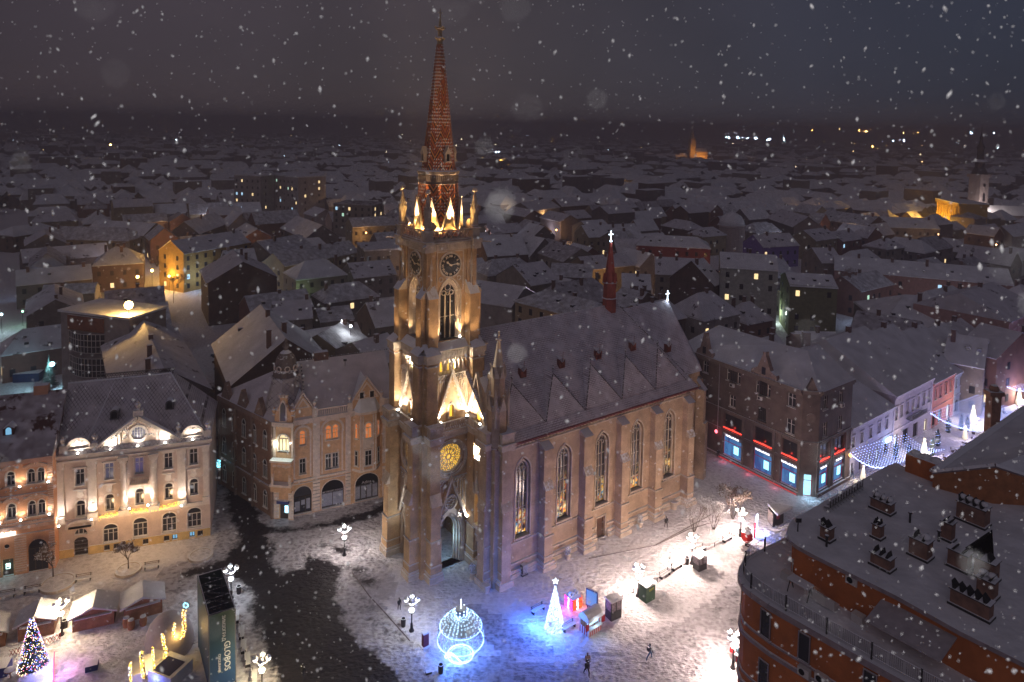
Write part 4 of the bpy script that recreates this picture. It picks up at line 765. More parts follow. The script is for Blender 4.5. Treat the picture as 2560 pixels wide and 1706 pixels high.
# roof
rt = MB(); RT = snowmat('palace_roof', col=(.60, .55, .58), lines=('diamond', 1.5), patch=.7, pcol=(.10, .085, .09), bdist=.03)
rt.add([(-.1, -.5, 13.62), (L + .2, -.5, 13.62), (L + .2, 12.5, 13.62), (-.1, 12.5, 13.62), (.0, 7.0, 20.2), (12.6, 7.0, 20.4), (12.6, 8, 20.4), (0, 8, 20.2)], [(0, 1, 5, 4), (1, 2, 6, 5), (2, 3, 7, 6), (4, 5, 6, 7), (3, 0, 4, 7)]); ro = rt.build('roof', RT, root)
vr = MB(); vr.tube((3.2, -.3, 13.9), (5.6, 6.9, 20.1), .1, n=4); vr.tube((L, -.4, 13.7), (12.6, 7, 20.4), .1, n=4); vr.tube((0, 7, 20.3), (12.6, 7, 20.5), .12, n=5); vr.build('ridge_cap', SNOW, ro)
for x, y, z in ((6.3, 3.0, 17.0), (12.8, 3.6, 17.3)):
    dm_ = MB(Matrix.Translation((x, y, z))); dm_.slab(arch(0, .5, -.5, .3, 8), -.7, .6, 0); dm_.slab(arch(0, .34, -.35, .25, 8), -.73, -.7, 1); dm_.build('roof_dormer', [mat('lead_grey', (.12, .11, .12)), BLACK], ro)
cr_ = MB()
for i in range(30):
    x = 3.5 + i * .32; cr_.frame(circ(x, 20.85, .2, 8), circ(x, 20.85, .13, 8), 7.3, 7.36); cr_.box(x - .02, 7.31, 20.4, x + .02, 7.35, 21.2)
cr_.box(3.3, 7.3, 21.05, 13.1, 7.36, 21.12); cr_.build('ridge_railing', DARK, ro)
pp = MB(); pp.tube((.02, -.35, 0), (.02, -.35, 13.2), .09); pp.build('downpipe', DARK, root)
# ---------------------------------------------------------------- orange bank house at the left edge
root, L = front('bank_house', 'orange stuccoed bank house with lit arched windows at the left edge', 'bank', (-66., 80.2), (-55.95, 84.07))
w = MB(); t = MB(); ho = []
for (c, ww, npn) in ((1.6, .45, 1), (4.2, .95, 2), (6.35, .45, 1), (8.97, .95, 2)):
    for z0, z1, zt in ((11.3, 12.75, 13.1), (7.2, 8.75, 9.1)):
        if npn == 1: ho.append(win(root, arch(c, ww, z0, z1 - .2, 6, zt=zt), surround=.12))
        else:
            for q in (-.5, .5): ho.append(win(root, arch(c + q, .4, z0, z1 - .2, 6, zt=zt), surround=.08))
        t.slab([(c - ww - .35, zt + .25), (c + ww + .35, zt + .25), (c + ww + .35, zt + .4), (c, zt + .95), (c - ww - .35, zt + .4)], -.25, 0); t.box(c - ww - .3, -.15, z0 - .3, c + ww + .3, 0, z0 - .1); t.octa((c, -.2, zt + .75), .25)
        for q in range(3): t.octa((c - .5 + q * .5, -.05, z0 - .65), .16)
ho += [arch(8.97, 1.05, .05, 2.9, 10, zt=4.1), rect(5.25, .05, 6.4, 2.2), circ(5.77, 3.8, .28, 12)]
ho.append(arch(2.5, 1.05, .05, 2.9, 10, zt=4.1))
w.wall([(0, 0), (L, 0), (L, 14.6), (0, 14.6)], ho, 0, .35); side_walls(w, L, 11, 14.6); w.build('wall', ORANGE, root)
for c in (8.97, 2.5): win(root, arch(c, 1.05, .05, 2.9, 10, zt=4.1), nx=3, tr=.7, fm=WFD, sill=False, name='shop_door', bars=(3.1,))
dd_ = MB(); dd_.slab(rect(5.25, .05, 6.4, 2.2), .3, .34, 0); dd_.box(5.55, .2, .85, 6.0, .3, 1.5, 1); dd_.box(5.6, .18, .95, 5.95, .2, 1.1, 0); dd_.build('cash_machine', [WFD, mat('cash_screen', (1, 1, 1), emit=(.6, 1, .95), es=3, samp=False)], root); lamp('POINT', (5.8, -.3, 1.3), 12, (.5, 1, .9), .1, parent=root)
ov = MB(); ov.slab(circ(5.77, 3.8, .28, 12), .1, .14); ov.build('oval_window', BLACK, root)
for i in range(16): z = .3 + i * .3; [t.box(x0, -.07, z, x1, 0, z + .22) for x0, x1 in ((0, 1.3), (3.7, 5.1), (6.55, 7.8), (10.15, L)) if z < 4.9]
for i in range(30): z = 6.4 + i * .28; t.box(10.15, -.1, z, L, 0, z + .2)
t.box(0, -.25, 5.0, L, 0, 5.15); t.box(0, -.3, 5.8, L, 0, 6.25); t.box(0, -.15, 6.25, L, 0, 6.6); t.box(0, -.25, 9.9, 10.1, 0, 10.1); t.box(0, -.5, 14.2, L + .1, .1, 14.6); t.box(0, -.3, 13.95, L + .05, 0, 14.2)
t.build('stone_trim', mat('stucco_rose', (.60, .37, .27)), root)
text('otpbanka', .62, LITW, root, face_m(5.6, -.12, 5.47), 'bank_sign', .05, 'CENTER', .012); lamp('POINT', (5.6, -.8, 5.4), 40, (.9, .95, 1), .3, parent=root)
for x, z in ((7.38, 11.2), (10.35, 11.3), (7.38, 7.0), (10.35, 7.2), (2.9, 11.2), (2.9, 7.0), (.3, 7.0), (5.2, 7.0)): uplight(root, x, -.45, z, 60, (x, 0, z + 2.2), (1, .8, .58), 140)
rt = MB(); rt.add([(-.1, -.5, 14.62), (L + .1, -.5, 14.62), (L + .1, 12, 14.62), (-.1, 12, 14.62), (-.1, 7.8, 20), (L + .1, 7.8, 20)], [(0, 1, 5, 4), (2, 3, 4, 5), (1, 2, 5), (3, 0, 4)])
ro = rt.build('roof', snowmat('bank_roof', col=(.62, .57, .60), patch=.52, pcol=(.09, .035, .03), lines=('t', 2.2), ps=.22), root)
dm_ = MB(Matrix.Translation((5.6, 3.2, 17.2))); dm_.slab([(-.6, -.8), (.6, -.8), (.6, .2), (0, .6), (-.6, .2)], -.6, 1.2, 0); dm_.slab(arch(0, .3, -.5, .1, 6), -.63, -.6, 1); dm_.build('roof_dormer', [mat('dormer_brown', (.10, .05, .04)), LITC], ro)
ch = MB(); ch.box(7.2, 7.3, 19.2, 8.8, 8.4, 20.9); ch.build('chimney', ORANGE, ro)
# ---------------------------------------------------------------- orange corner house with dome
A_, B_ = Vector((-30.22, 96.33)), Vector((-18.05, 102.21)); root, L = front('corner_house', 'orange and cream corner house with domed tower and gables left of the church', 'corner building', A_, B_)
CREAM = mat('stucco_cream', (.74, .60, .52), var=.15, vs=2); OR2 = mat('stucco_apricot', (.66, .40, .23), var=.15); w = MB(); t = MB(); ho = []; HC = 14.1
shops = ((1.34, 1.28, 4.2), (5.6, 1.6, 4.25), (10.6, 1.75, 4.2))
SHOPG = mat('shop_interior_dim', (.12, .12, .15), rough=.3, snow=False)
for c, hw, zt in shops:
    o = arch(c, hw, .15, 2.75, 10, zt=zt); ho.append(o); win(root, o, d=.4, nx=4 if hw > 1.5 else 3, tr=.58, fm=WFD, gm=SHOPG if c > 3 else GLASS, sill=False, name='shop_window', surround=.1, sm=CREAM)
bl = MB(); bl.slab(arch(5.6, 1.5, 2.35, 2.75, 10, zt=4.15), .3, .34); bl.slab(arch(10.6, 1.65, 2.4, 2.75, 10, zt=4.1), .3, .34); bl.build('fascia', BLACK, root)
SIGN = mat('sign_pale', (.6, .55, .55), snow=False, var=0)
text('cafe CONCEPT FASHION', .27, SIGN, root, face_m(5.6, .27, 2.5), 'shop_sign'); text('Adina', .62, SIGN, root, face_m(10.6, .27, 2.75), 'shop_sign')
for x0, x1, z0, z1 in ((4.1, 5.55, .4, 2.2), (5.65, 7.1, .4, 2.2), (8.95, 9.6, .4, 2.2), (9.8, 10.45, .4, 2.2), (10.65, 11.3, .4, 2.2), (11.5, 12.2, .4, 2.2), (.3, 1.0, .5, 1.9), (1.2, 1.7, 1.3, 2.0), (1.9, 2.4, .6, 2.1)): pn = MB(); pn.box(x0, .3, z0, x1, .33, z1); pn.build('window_panel', mat('frosted_panel', (.33, .34, .42), snow=False), root)
for c, z0, z1, zt, g_ in ((1.35, 10.2, 11.9, 12.35, LITO), (4.98, 10.3, 12.0, 12.45, LITO), (5.98, 10.3, 12.0, 12.45, LITO)): ho.append(win(root, arch(c, .42, z0, z1, 6, zt=zt), gm=g_, surround=.1, fm=CREAM))
for c in (1.35, 4.98, 5.98): ho.append(win(root, rect(c - .42, 6.0, c + .42, 8.2), gm=GLASS if c > 2 else BLACK, surround=.1))
ho.append(win(root, rect(9.7, 5.2, 9.71, 5.3)) if False else rect(.3, 5.0, .31, 5.01))
w.wall([(0, 0), (L, 0), (L, HC), (0, HC)], ho, 0, .3); side_walls(w, L, 14, HC); w.build('wall', OR2, root)
for x0, x1 in ((-.1, .0), (2.75, 3.75), (7.4, 8.15), (12.9, L)):
    for i in range(9): t.box(x0, -.16, .2 + i * .52, x1, 0, .62 + i * .52)
    t.box(x0, -.14, 5.3, x1, 0, 13.3)
for x0, x1 in ((.1, .3), (2.35, 2.55), (3.95, 4.15), (6.85, 7.05)): t.box(x0, -.08, 5.5, x1, 0, 11.5)
for c, hw in ((1.35, .95), (5.48, 1.4)): t.frame(arch(c, hw + .3, 11.3, 11.9, 10, zt=12.4 + hw * .75), arch(c, hw, 11.3, 11.9, 10, zt=12.1 + hw * .75), -.1, 0); t.box(c - .2, -.2, 12.3 + hw * .7, c + .2, 0, 13.1 + hw * .5)
t.box(-.1, -.2, 5.0, 8.2, 0, 5.3); t.box(0, -.12, 4.6, 8.2, 0, 4.7); t.box(-.1, -.4, 13.55, L, 0, 14.1); t.box(0, -.2, 13.3, L, 0, 13.55)
for i in range(36): t.box(.05 + i * .37, -.38, 13.35, .2 + i * .37, -.2, 13.55)
for i in range(16): t.box(3.4 + i * .3, -.2, 14.15, 3.52 + i * .3, -.1, 15.0)
t.box(3.3, -.28, 15.0, 8.0, -.02, 15.2); t.box(12.9, -.28, 15.0, 14.6, -.02, 15.2)
for i in range(5): t.box(13.0 + i * .3, -.2, 14.15, 13.12 + i * .3, -.1, 15.0)
for x in (-.05, 3.0, 8.0, 12.75): t.box(x - .35, -.35, 14.1, x + .35, .3, 15.4); urn(t, x, 0, 15.4, .8)
t.build('stone_trim', CREAM, root)
for x0, x1, za, hole in ((0.1, 2.7, 17.4, 0), (8.4, 12.6, 18.4, 1)):
    c = (x0 + x1) / 2; gb = MB(); gb.slab([(x0, 14.1), (x1, 14.1), (x1, 15.4), (c, za), (x0, 15.4)], -.05, .4, 0)
    for a, b_ in (((x0 - .15, 15.3), (c, za + .25)), ((c, za + .25), (x1 + .15, 15.3))): gb.slab([a, b_, (b_[0], b_[1] + .28), (a[0], a[1] + .28)] if a[0] < b_[0] else [], -.3, .5, 1)
    gb.frame([(x0 + .3, 15.6), (x1 - .3, 15.6), (c, za - .3)], [(x0 + .65, 15.75), (x1 - .65, 15.75), (c, za - .65)], -.12, -.05, 1)
    if hole:
        for q in (-.75, .75): gb.slab(rect(c + q - .28, 15.7, c + q + .28, 16.6), -.14, -.06, 2); gb.frame(rect(c + q - .38, 15.6, c + q + .38, 16.7), rect(c + q - .28, 15.7, c + q + .28, 16.6), -.16, -.05, 1)
    gb.add([(x0, .4, 15.4), (x1, .4, 15.4), (c, .4, za), (c, 4.0, za)], [(0, 3, 2), (3, 1, 2)], 3); gb.build('gable', [OR2, CREAM, GLASS, ROOFSNOW], root)
# canted bay
bay = MB(Matrix.Translation((10.5, 0, 0))); bp_ = [(-2.0, 0), (-1.15, -1.0), (1.15, -1.0), (2.0, 0)]
bay.prism(bp_, 4.9, 13.9, 0); bay.prism([(-2.15, 0), (-1.25, -1.18), (1.25, -1.18), (2.15, 0)], 13.6, 13.95, 1); bay.prism([(-2.1, 0), (-1.2, -1.12), (1.2, -1.12), (2.1, 0)], 5.0, 5.3, 1); bay.prism([(-1.6, 0), (-.8, -.3), (.8, -.3), (1.6, 0)], 4.4, 4.9, 0, top=bp_)
bay.prism([(-2.15, 0), (-1.25, -1.18), (1.25, -1.18), (2.15, 0)], 13.95, 15.6, 2, top=[(-1.3, 0), (-.9, -.15), (.9, -.15), (1.3, 0)])
for x in (-1.1, -.75, .75, 1.1): bay.box(x - .1, -1.1, 5.3, x + .1, -1.0, 13.4, 1)
bay.box(-.7, -1.06, 8.4, .7, -1.0, 9.9, 1); bay.build('bay', [OR2, CREAM, SNOW], root)
for z0, z1, gm_, ar in ((10.0, 11.9, LITO, 1), (5.9, 8.2, BLACK, 0)):
    win(root, arch(0, .5, z0, z1, 6, zt=z1 + .45) if ar else rect(-.5, z0, .5, z1), y=0, d=.0, gm=gm_, m=Matrix.Translation((10.5, -1.03, 0)), surround=.1, sm=CREAM)
    for sg in (-1, 1): win(root, arch(0, .28, z0, z1, 6, zt=z1 + .4) if ar else rect(-.28, z0, .28, z1), d=0, nx=1, gm=gm_, m=Matrix.Translation((10.5 + sg * 1.6, -.53, 0)) @ Matrix.Rotation(R(sg * 49), 4, 'Z'))
# corner tower: canted front on the left corner facing the crossing
ct = MB(); TW = Matrix.Translation((-1.0, .9, 0)); ang = -38
tm = Matrix.Translation((-2.5, .55, 0)) @ Matrix.Rotation(R(-32), 4, 'Z')   # x runs along the canted front, 2.6 m wide, ends at the front's corner
fw_ = 2.9; c_ = MB(tm)
c_.wall([(0, 0), (fw_, 0), (fw_, 14.1), (0, 14.1)], [rect(.8, 0, 2.1, 2.6), arch(1.45, .75, 9.9, 11.6, 8, zt=12.3)], 0, .5, 0)
c_.box(-.1, -.9, 4.4, fw_, 0, 5.2, 0); c_.box(-.2, -1.05, 5.2, fw_ + .05, 0, 5.5, 1)
for x in (.05, fw_ - .35): c_.box(x, -.95, 5.5, x + .3, -.65, 7.0, 1)
c_.slab([(0, 6.6), (.35, 6.6)] + [(1.45 - 1.1 * math.cos(a), 7.2 + 1.1 * math.sin(a)) for a in [math.pi * i / 8 for i in range(9)]] + [(2.55, 6.6), (fw_, 6.6), (fw_, 8.9), (0, 8.9)], -.95, -.75, 0)
c_.box(-.15, -1.1, 8.7, fw_ + .1, 0, 8.95, 1)
for i in range(4):
    for q in (0, .22): c_.frame(circ(.45 + i * .65 + q, 8.2, .16, 8), circ(.45 + i * .65 + q, 8.2, .09, 8), -1.0, -.95, 1)
c_.box(-.15, -.3, 13.5, fw_ + .1, 0, 14.1, 1); c_.slab([(.2, 14.1), (2.7, 14.1), (2.7, 15.2), (1.9, 16.6), (1.9, 17.6), (1.0, 17.6), (1.0, 16.6), (.2, 15.2)], -.1, .5, 0); c_.slab(arch(1.45, .4, 14.3, 16.2, 6, True, 17.0), -.14, -.1, 2); c_.frame(arch(1.45, .55, 14.2, 16.2, 6, True, 17.3), arch(1.45, .4, 14.3, 16.2, 6, True, 17.0), -.2, -.1, 1)
for x in (1.0, 1.45, 1.9): c_.box(x - .15, -.2, 17.6, x + .15, .3, 18.0, 1)
for x in (.1, 2.8): urn(c_, x, 0, 15.0, .9)
for i in range(8): c_.box(0, -.12, .2 + i * .52, .75, 0, .62 + i * .52, 1); c_.box(2.15, -.12, .2 + i * .52, fw_, 0, .62 + i * .52, 1)
c_.box(0, -.1, 9.0, .3, 0, 13.4, 1); c_.box(2.6, -.1, 9.0, fw_, 0, 13.4, 1); c_.frame(arch(1.45, .95, 9.9, 11.6, 8, zt=12.5), arch(1.45, .75, 9.9, 11.6, 8, zt=12.3), -.12, 0, 1)
c_.build('corner_front', [OR2, CREAM, GLASS], root)
win(root, arch(1.45, .75, 9.9, 11.6, 8, zt=12.3), m=tm, gm=LITP, fm=WFD, nx=3, tr=.72)
cd = MB(tm); cd.box(.8, .3, 0, 2.1, .35, 2.6, 0); cd.box(1.5, .2, .9, 2.0, .3, 1.9, 1); cd.box(.6, -.5, 2.5, 2.3, .1, 2.9, 2); cd.build('cash_machine', [WFD, mat('screen_blue', (1, 1, 1), emit=(.4, .8, 1), es=3, samp=False), mat('awning_blue', (.05, .07, .25))], root)
tl = tm @ Vector((1.45, -.6, 10.5)); lamp('POINT', tl, 90, (.85, 1, .85), .15, parent=root); lamp('POINT', tm @ Vector((.4, -.5, 10.9)), 70, (.85, 1, .85), .1, parent=root); tb_ = MB(tm)
for x in (.3, 2.6): tb_.ball(x, -.35, 11.3, .12)
tb_.build('balcony_lamp', LITW, root)
lamp('POINT', tm @ Vector((1.7, -.8, 1.5)), 8, (.4, .8, 1), .1, parent=root)
# left flank along the side street
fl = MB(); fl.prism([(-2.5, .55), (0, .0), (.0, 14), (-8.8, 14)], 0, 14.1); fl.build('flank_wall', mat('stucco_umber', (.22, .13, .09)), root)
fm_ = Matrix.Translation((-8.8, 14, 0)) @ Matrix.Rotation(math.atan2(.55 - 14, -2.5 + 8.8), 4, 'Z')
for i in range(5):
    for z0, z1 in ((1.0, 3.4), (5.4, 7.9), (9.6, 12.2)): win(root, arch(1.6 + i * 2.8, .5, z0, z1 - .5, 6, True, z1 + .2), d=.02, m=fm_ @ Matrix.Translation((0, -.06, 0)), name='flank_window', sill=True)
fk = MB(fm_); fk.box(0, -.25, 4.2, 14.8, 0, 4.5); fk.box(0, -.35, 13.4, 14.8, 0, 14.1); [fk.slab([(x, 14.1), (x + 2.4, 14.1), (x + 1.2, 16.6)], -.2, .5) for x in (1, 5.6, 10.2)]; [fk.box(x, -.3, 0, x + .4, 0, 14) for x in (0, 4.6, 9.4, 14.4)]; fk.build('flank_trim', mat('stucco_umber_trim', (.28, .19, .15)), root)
rr_ = MB(); rr_.add([(-2.6, .3, 14.12), (0, -.3, 14.12), (L + 1.6, -.3, 14.12), (L + 1.6, 14, 14.12), (-9, 14, 14.12), (1.5, 7.2, 20), (L + 1.6, 7.2, 20)], [(1, 2, 6, 5), (2, 3, 6), (3, 4, 5, 6), (4, 0, 5), (0, 1, 5)]); ro = rr_.build('roof', snowmat('corner_roof', col=(.72, .66, .68), patch=.68, bdist=.05), root)
cc = MB()
for i in range(38): cc.octa((2.2 + i * .36, 7.2, 20.15), .13)
for i in range(14): cc.octa(Vector((1.9, .4, 15)).lerp(Vector((2.2, 7.0, 19.9)), i / 13) + Vector((0, 0, .3)), .16)
cc.build('roof_crest', DARK, ro)
ch = MB(); ch.box(4.2, 6.9, 19.3, 6.3, 8.0, 21.0); ch.build('chimney', mat('chimney_brick', (.16, .09, .07), brick=4), ro)
dome = MB(Matrix.Translation((-.3, 4.3, 0))); dome.lathe([(3.3, 14.1), (2.5, 16.6), (1.95, 18.6), (2.05, 18.8), (2.05, 19.1), (1.8, 19.2)], n=8, rot=o8, k=0); dome.lathe([(1.8, 19.2), (1.75, 19.9), (1.5, 20.2), (1.55, 20.9), (1.3, 21.8), (.8, 22.5), (.3, 22.9), (.32, 23.2), (.5, 23.4), (.2, 23.9), (.3, 24.1), (.08, 24.6)], n=12, k=1)
for i in range(8): a = i * math.pi / 4; dome.frame(circ(0, 0, .01, 4), circ(0, 0, .005, 4), 0, 0); q = dome.rot(i * 45); q.frame(circ(0, 20.5, .42, 10), circ(0, 20.5, .3, 10), -1.66, -1.5, 2)
dome.build('dome', [snowmat('dome_tile', col=(.50, .46, .48), lines=('diamond', .9), pcol=(.12, .10, .11), bdist=.02), mat('dome_metal', (.16, .12, .11), thr=.62), CREAM], root)
# ---------------------------------------------------------------- dark corner bank building on the right
Bl = Vector((34.0, 120.6)); A1 = Vector((44.82, 104.53)); dv = (Bl - A1).normalized(); Bl = A1 + dv * 25; A2 = Vector((47.32, 104.15)); B2 = Vector((55.05, 109.96))
DK = mat('stucco_soot', (.13, .095, .085), var=.25, vs=.7); DKT = mat('stucco_soot_trim', (.17, .13, .115), var=.2)
UC = Matrix.Translation(Vector((*Bl, 0))) @ Matrix.Rotation(math.atan2(-dv.y, -dv.x), 4, 'Z')
root, L = front('bank_building', 'dark four storey corner bank building with red and blue lit shop windows', 'bank building', Bl, A1)
inv = UC.inverted(); RED = mat('red_neon', (1, 1, 1), emit=(1, .05, .03), es=4, samp=False); REDB = mat('red_band', (.5, .01, .03), snow=False, emit=(.5, .005, .02), es=.3, samp=False)
def blue_interior():
    m = bpy.data.materials.new('bank_interior'); m.use_nodes = True; t_ = m.node_tree; b_ = t_.nodes['Principled BSDF']; n = t_.nodes.new; l = t_.links.new
    vo = n('ShaderNodeTexVoronoi'); vo.inputs['Scale'].default_value = .8; tc_ = n('ShaderNodeTexCoord'); mp = n('ShaderNodeMapping'); mp.inputs['Scale'].default_value = (2.2, 2.2, .6); l(tc_.outputs['Object'], mp.inputs[0]); l(mp.outputs[0], vo.inputs[0])
    rp = n('ShaderNodeValToRGB'); e = rp.color_ramp.elements; e[0].color = (.02, .09, .38, 1); e[1].color = (.10, .38, .85, 1); e[1].position = .8; sp = n('ShaderNodeSeparateColor'); l(vo.outputs['Color'], sp.inputs[0]); l(sp.outputs[0], rp.inputs[0])
    l(rp.outputs[0], b_.inputs['Emission Color']); b_.inputs['Emission Strength'].default_value = .55; b_.inputs['Base Color'].default_value = (.02, .03, .05, 1); m.cycles.emission_sampling = 'NONE'; return m
BINT = blue_interior(); SCR = mat('bank_screen', (1, 1, 1), emit=(.35, .9, 1), es=2.2, samp=False)
def bankfront(root, L, M4, shops, wins, H, sgn='UniCredit Bank', door=None, ssz=.42):
    w = MB(M4); t = MB(M4); ho = []
    for x0, x1 in shops:
        o = rect(x0, .75, x1, 4.55); ho.append(o); win(root, o, d=.3, nx=1, tr=.62, fm=REDB, gm=BINT, sill=False, name='shop_window', m=M4, fw=.05)
        s_ = MB(M4); s_.box(x0 - .05, .0, 3.95, x1 + .05, .2, 4.55); so = s_.build('sign_board', mat('sign_board_grey', (.25, .22, .28), snow=False), root)
        mm = M4 @ face_m((x0 + x1) / 2, -.04, 4.22); text(sgn, ssz, mat('sign_letters', (1, 1, 1), emit=(.9, .93, 1), es=2.2, samp=False), so, mm, 'bank_lettering', .03, 'CENTER', .012)
        c_ = MB(M4); xc = x0 + (x1 - x0) * .68; c_.box(xc - .45, .2, 1.5, xc + .45, .27, 2.8); c_.build('lit_screen', SCR, root)
        mp = M4 @ Vector(((x0 + x1) / 2, -.7, 2.6)); lamp('POINT', mp, 30, (.35, .6, 1), .4, parent=root)
        o = rect(x0 + .1, 5.55, x1 - .1, 7.9); ho.append(o); win(root, o, d=.3, nx=2, tr=1, fm=WFD, gm=GLASS, sill=False, name='upper_window', m=M4)
        r_ = MB(M4); r_.box(x0, -.12, 5.4, x1, -.02, 5.5); r_.build('red_strip', RED, root); mp = M4 @ Vector(((x0 + x1) / 2, -.05, 5.75)); lamp('POINT', mp, 14, (1, .05, .03), .15, parent=root)
    for x, z0, z1, ww, n_ in wins:
        o = rect(x - ww, z0, x + ww, z1); ho.append(o); win(root, o, d=.25, nx=n_, fm=WF if n_ < 3 else WFD, m=M4)
    if door: ho.append(rect(*door))
    w.wall([(0, 0), (L, 0), (L, H), (0, H)], ho, 0, .3); w.build('wall', DK, root)
    t.box(0, -.3, 0, L, 0, .5); t.box(0, -.15, 8.3, L, 0, 8.6); t.box(0, -.5, H - .5, L, .1, H); t.box(0, -.25, H - .9, L, 0, H - .5); t.box(0, -.1, 4.7, L, 0, 5.1)
    for x in [0] + [a for s in shops for a in (s[0] - .55, s[1] + .1)]: t.box(x, -.15, .5, x + .45, 0, 8.3)
    t.build('stone_trim', DKT, root)
o_ = L - 19.36; I4 = Matrix()
bankfront(root, L, I4, [(o_ + 4.9, o_ + 8.6), (o_ + 11.0, o_ + 14.4), (o_ + 16.1, o_ + 18.9)], [(o_ + 6.5, 13.7, 15.9, .75, 4), (o_ + 5.4, 13.7, 15.6, .3, 1), (o_ + 7.6, 13.7, 15.6, .3, 1), (o_ + 12.3, 13.3, 15.7, .75, 4), (o_ + 11.2, 13.4, 15.4, .25, 1), (o_ + 13.4, 13.4, 15.4, .28, 1), (o_ + 17.5, 13.3, 15.4, .68, 2), (o_ + 6.5, 9.4, 11.4, .6, 2), (o_ + 12.3, 9.2, 11.4, .75, 4), (o_ + 17.5, 9.0, 11.3, .72, 2), (o_ + .6, 9.2, 11.2, .6, 2), (o_ + .6, 13.5, 15.5, .6, 2), (o_ - 3, 9.2, 11.2, .6, 2), (o_ - 3, 13.5, 15.5, .6, 2)], 16.6)
d2 = (B2 - A2); M2_ = inv @ (Matrix.Translation((*A2, 0)) @ Matrix.Rotation(math.atan2(d2.y, d2.x), 4, 'Z'))
bankfront(root, d2.length, M2_, [(.3, 3.4), (4.8, 7.9)], [(1.5, 13.4, 15.5, .6, 2), (6.1, 13.4, 15.5, .6, 2), (1.7, 9.0, 11.3, .6, 2), (6.1, 9.0, 11.3, .6, 2)], 16.6, 'UniCredit')
dA = A2 - A1; M3_ = inv @ (Matrix.Translation((*A1, 0)) @ Matrix.Rotation(math.atan2(dA.y, dA.x), 4, 'Z'))
w = MB(M3_); w.wall([(0, 0), (dA.length, 0), (dA.length, 16.6), (0, 16.6)], [rect(.65, .05, 1.85, 3.4)], 0, .3, 0); w.box(-.1, -.45, 16.1, dA.length + .1, 0, 16.6, 1); w.box(0, -.2, 8.3, dA.length, 0, 8.6, 1); w.slab([(.4, 16.6), (2.1, 16.6), (1.27, 18.5)], -.2, .5, 1); w.slab(circ(1.27, 12.3, .7, 14), -.1, 0, 1); w.build('corner_wall', [DK, DKT], root)
win(root, rect(.65, .05, 1.85, 3.4), d=.25, nx=1, tr=.72, fm=REDB, gm=mat('lit_door', (1, 1, 1), emit=(.35, .8, 1), es=1.6, samp=False), sill=False, name='bank_door', m=M3_); lamp('POINT', M3_ @ Vector((1.25, -1.0, 1.4)), 130, (.45, .75, 1), .3, parent=root)
bk = MB(); q = [inv @ Vector((*p, 0)) for p in (B2, B2 + Vector((-9, 12)), Bl + Vector((8, 10)), Bl)]
for a, b_ in zip(q, q[1:]): bk.quad((a.x, a.y, 0), (b_.x, b_.y, 0), (b_.x, b_.y, 16.6), (a.x, a.y, 16.6))
bk.build('rear_wall', DK, root)
def gablet(x, ww, zt, M4=I4):
    g_ = MB(M4); g_.slab([(x - ww, 16.6), (x + ww, 16.6), (x + ww * .9, 17.3), (x + ww * .5, 17.8), (x + .3, zt - .6), (x + .25, zt), (x - .25, zt), (x - .3, zt - .6), (x - ww * .5, 17.8), (x - ww * .9, 17.3)], -.3, .5, 0); g_.slab(rect(x - .35, 16.9, x + .35, 18.1), -.33, -.3, 1); g_.build('gablet', [mat('gable_grey', (.26, .19, .17)), GLASS], root)
gablet(o_ + .4, 1.8, 20.6); gablet(o_ + 12.5, 2.5, 20.6)
e1 = [inv @ Vector((*p, 16.62)) for p in (Bl, A1, A2, B2, B2 + Vector((-9, 12)), Bl + Vector((8, 10)))]; rg = [inv @ Vector((48.2, 111.6, 20.5)), inv @ Vector((45.5, 114.3, 20.5)), inv @ Vector((38.5, 127, 20.0)), inv @ Vector((51.5, 115, 20.5))]
rt = MB(); rt.add(e1 + rg, [(0, 1, 7, 8), (1, 2, 6, 7), (2, 3, 9, 6), (3, 4, 9), (4, 5, 8, 7), (4, 7, 6, 9), (5, 0, 8)]); ro = rt.build('roof', ROOFS[2], root)
ch = MB(inv); ch.box(47.5, 116, 19.5, 49, 117, 21.8); ch.box(50.5, 118.5, 18.5, 51.7, 119.5, 21.3); ch.build('chimney', mat('chimney_pale', (.34, .27, .24)), ro)
pp = MB(); pp.tube((o_ + 3.75, -.2, 4.6), (o_ + 3.75, -.2, 16.4), .09); pp.build('downpipe', mat('pipe_grey', (.4, .36, .38), metal=.3, rough=.4, snow=False), root)
for p, c in ((I4 @ Vector((o_ + 3.75, -.5, 4.3)), (1, .15, .2)), (M2_ @ Vector((9.0, -.5, 4.3)), (1, .5, .15))):
    s_ = MB(); s_.ball(p.x, p.y, p.z, .32, 10, sy=.4); s_.build('round_sign', mat('sign_red%d' % (c[1] * 10), (1, 1, 1), emit=c, es=4, samp=False), root); lamp('POINT', (p.x, p.y - .4, p.z), 20, c, .2, parent=root)
for x, z, M4 in ((o_ + 6.5, 12.9, I4), (o_ + 12.0, 12.6, I4), (6.1, 12.8, M2_)):
    a_ = MB(M4); a_.box(x - .4, -.45, z, x + .4, -.1, z + .6, 0); a_.slab(circ(x - .1, z + .3, .22, 12), -.47, -.45, 1); a_.build('air_conditioner', [WF, BLACK], root)
ll = MB(); ll.box(o_ + 4.3, -.36, .12, L - .2, -.3, .2); ll.build('plinth_light', mat('dim_red', (1, 1, 1), emit=(1, .05, .08), es=.7, samp=False), root)
for x in (o_ + 6, o_ + 11, o_ + 16): lamp('POINT', (x, -1.2, .5), 14, (1, .1, .15), .3, parent=root)
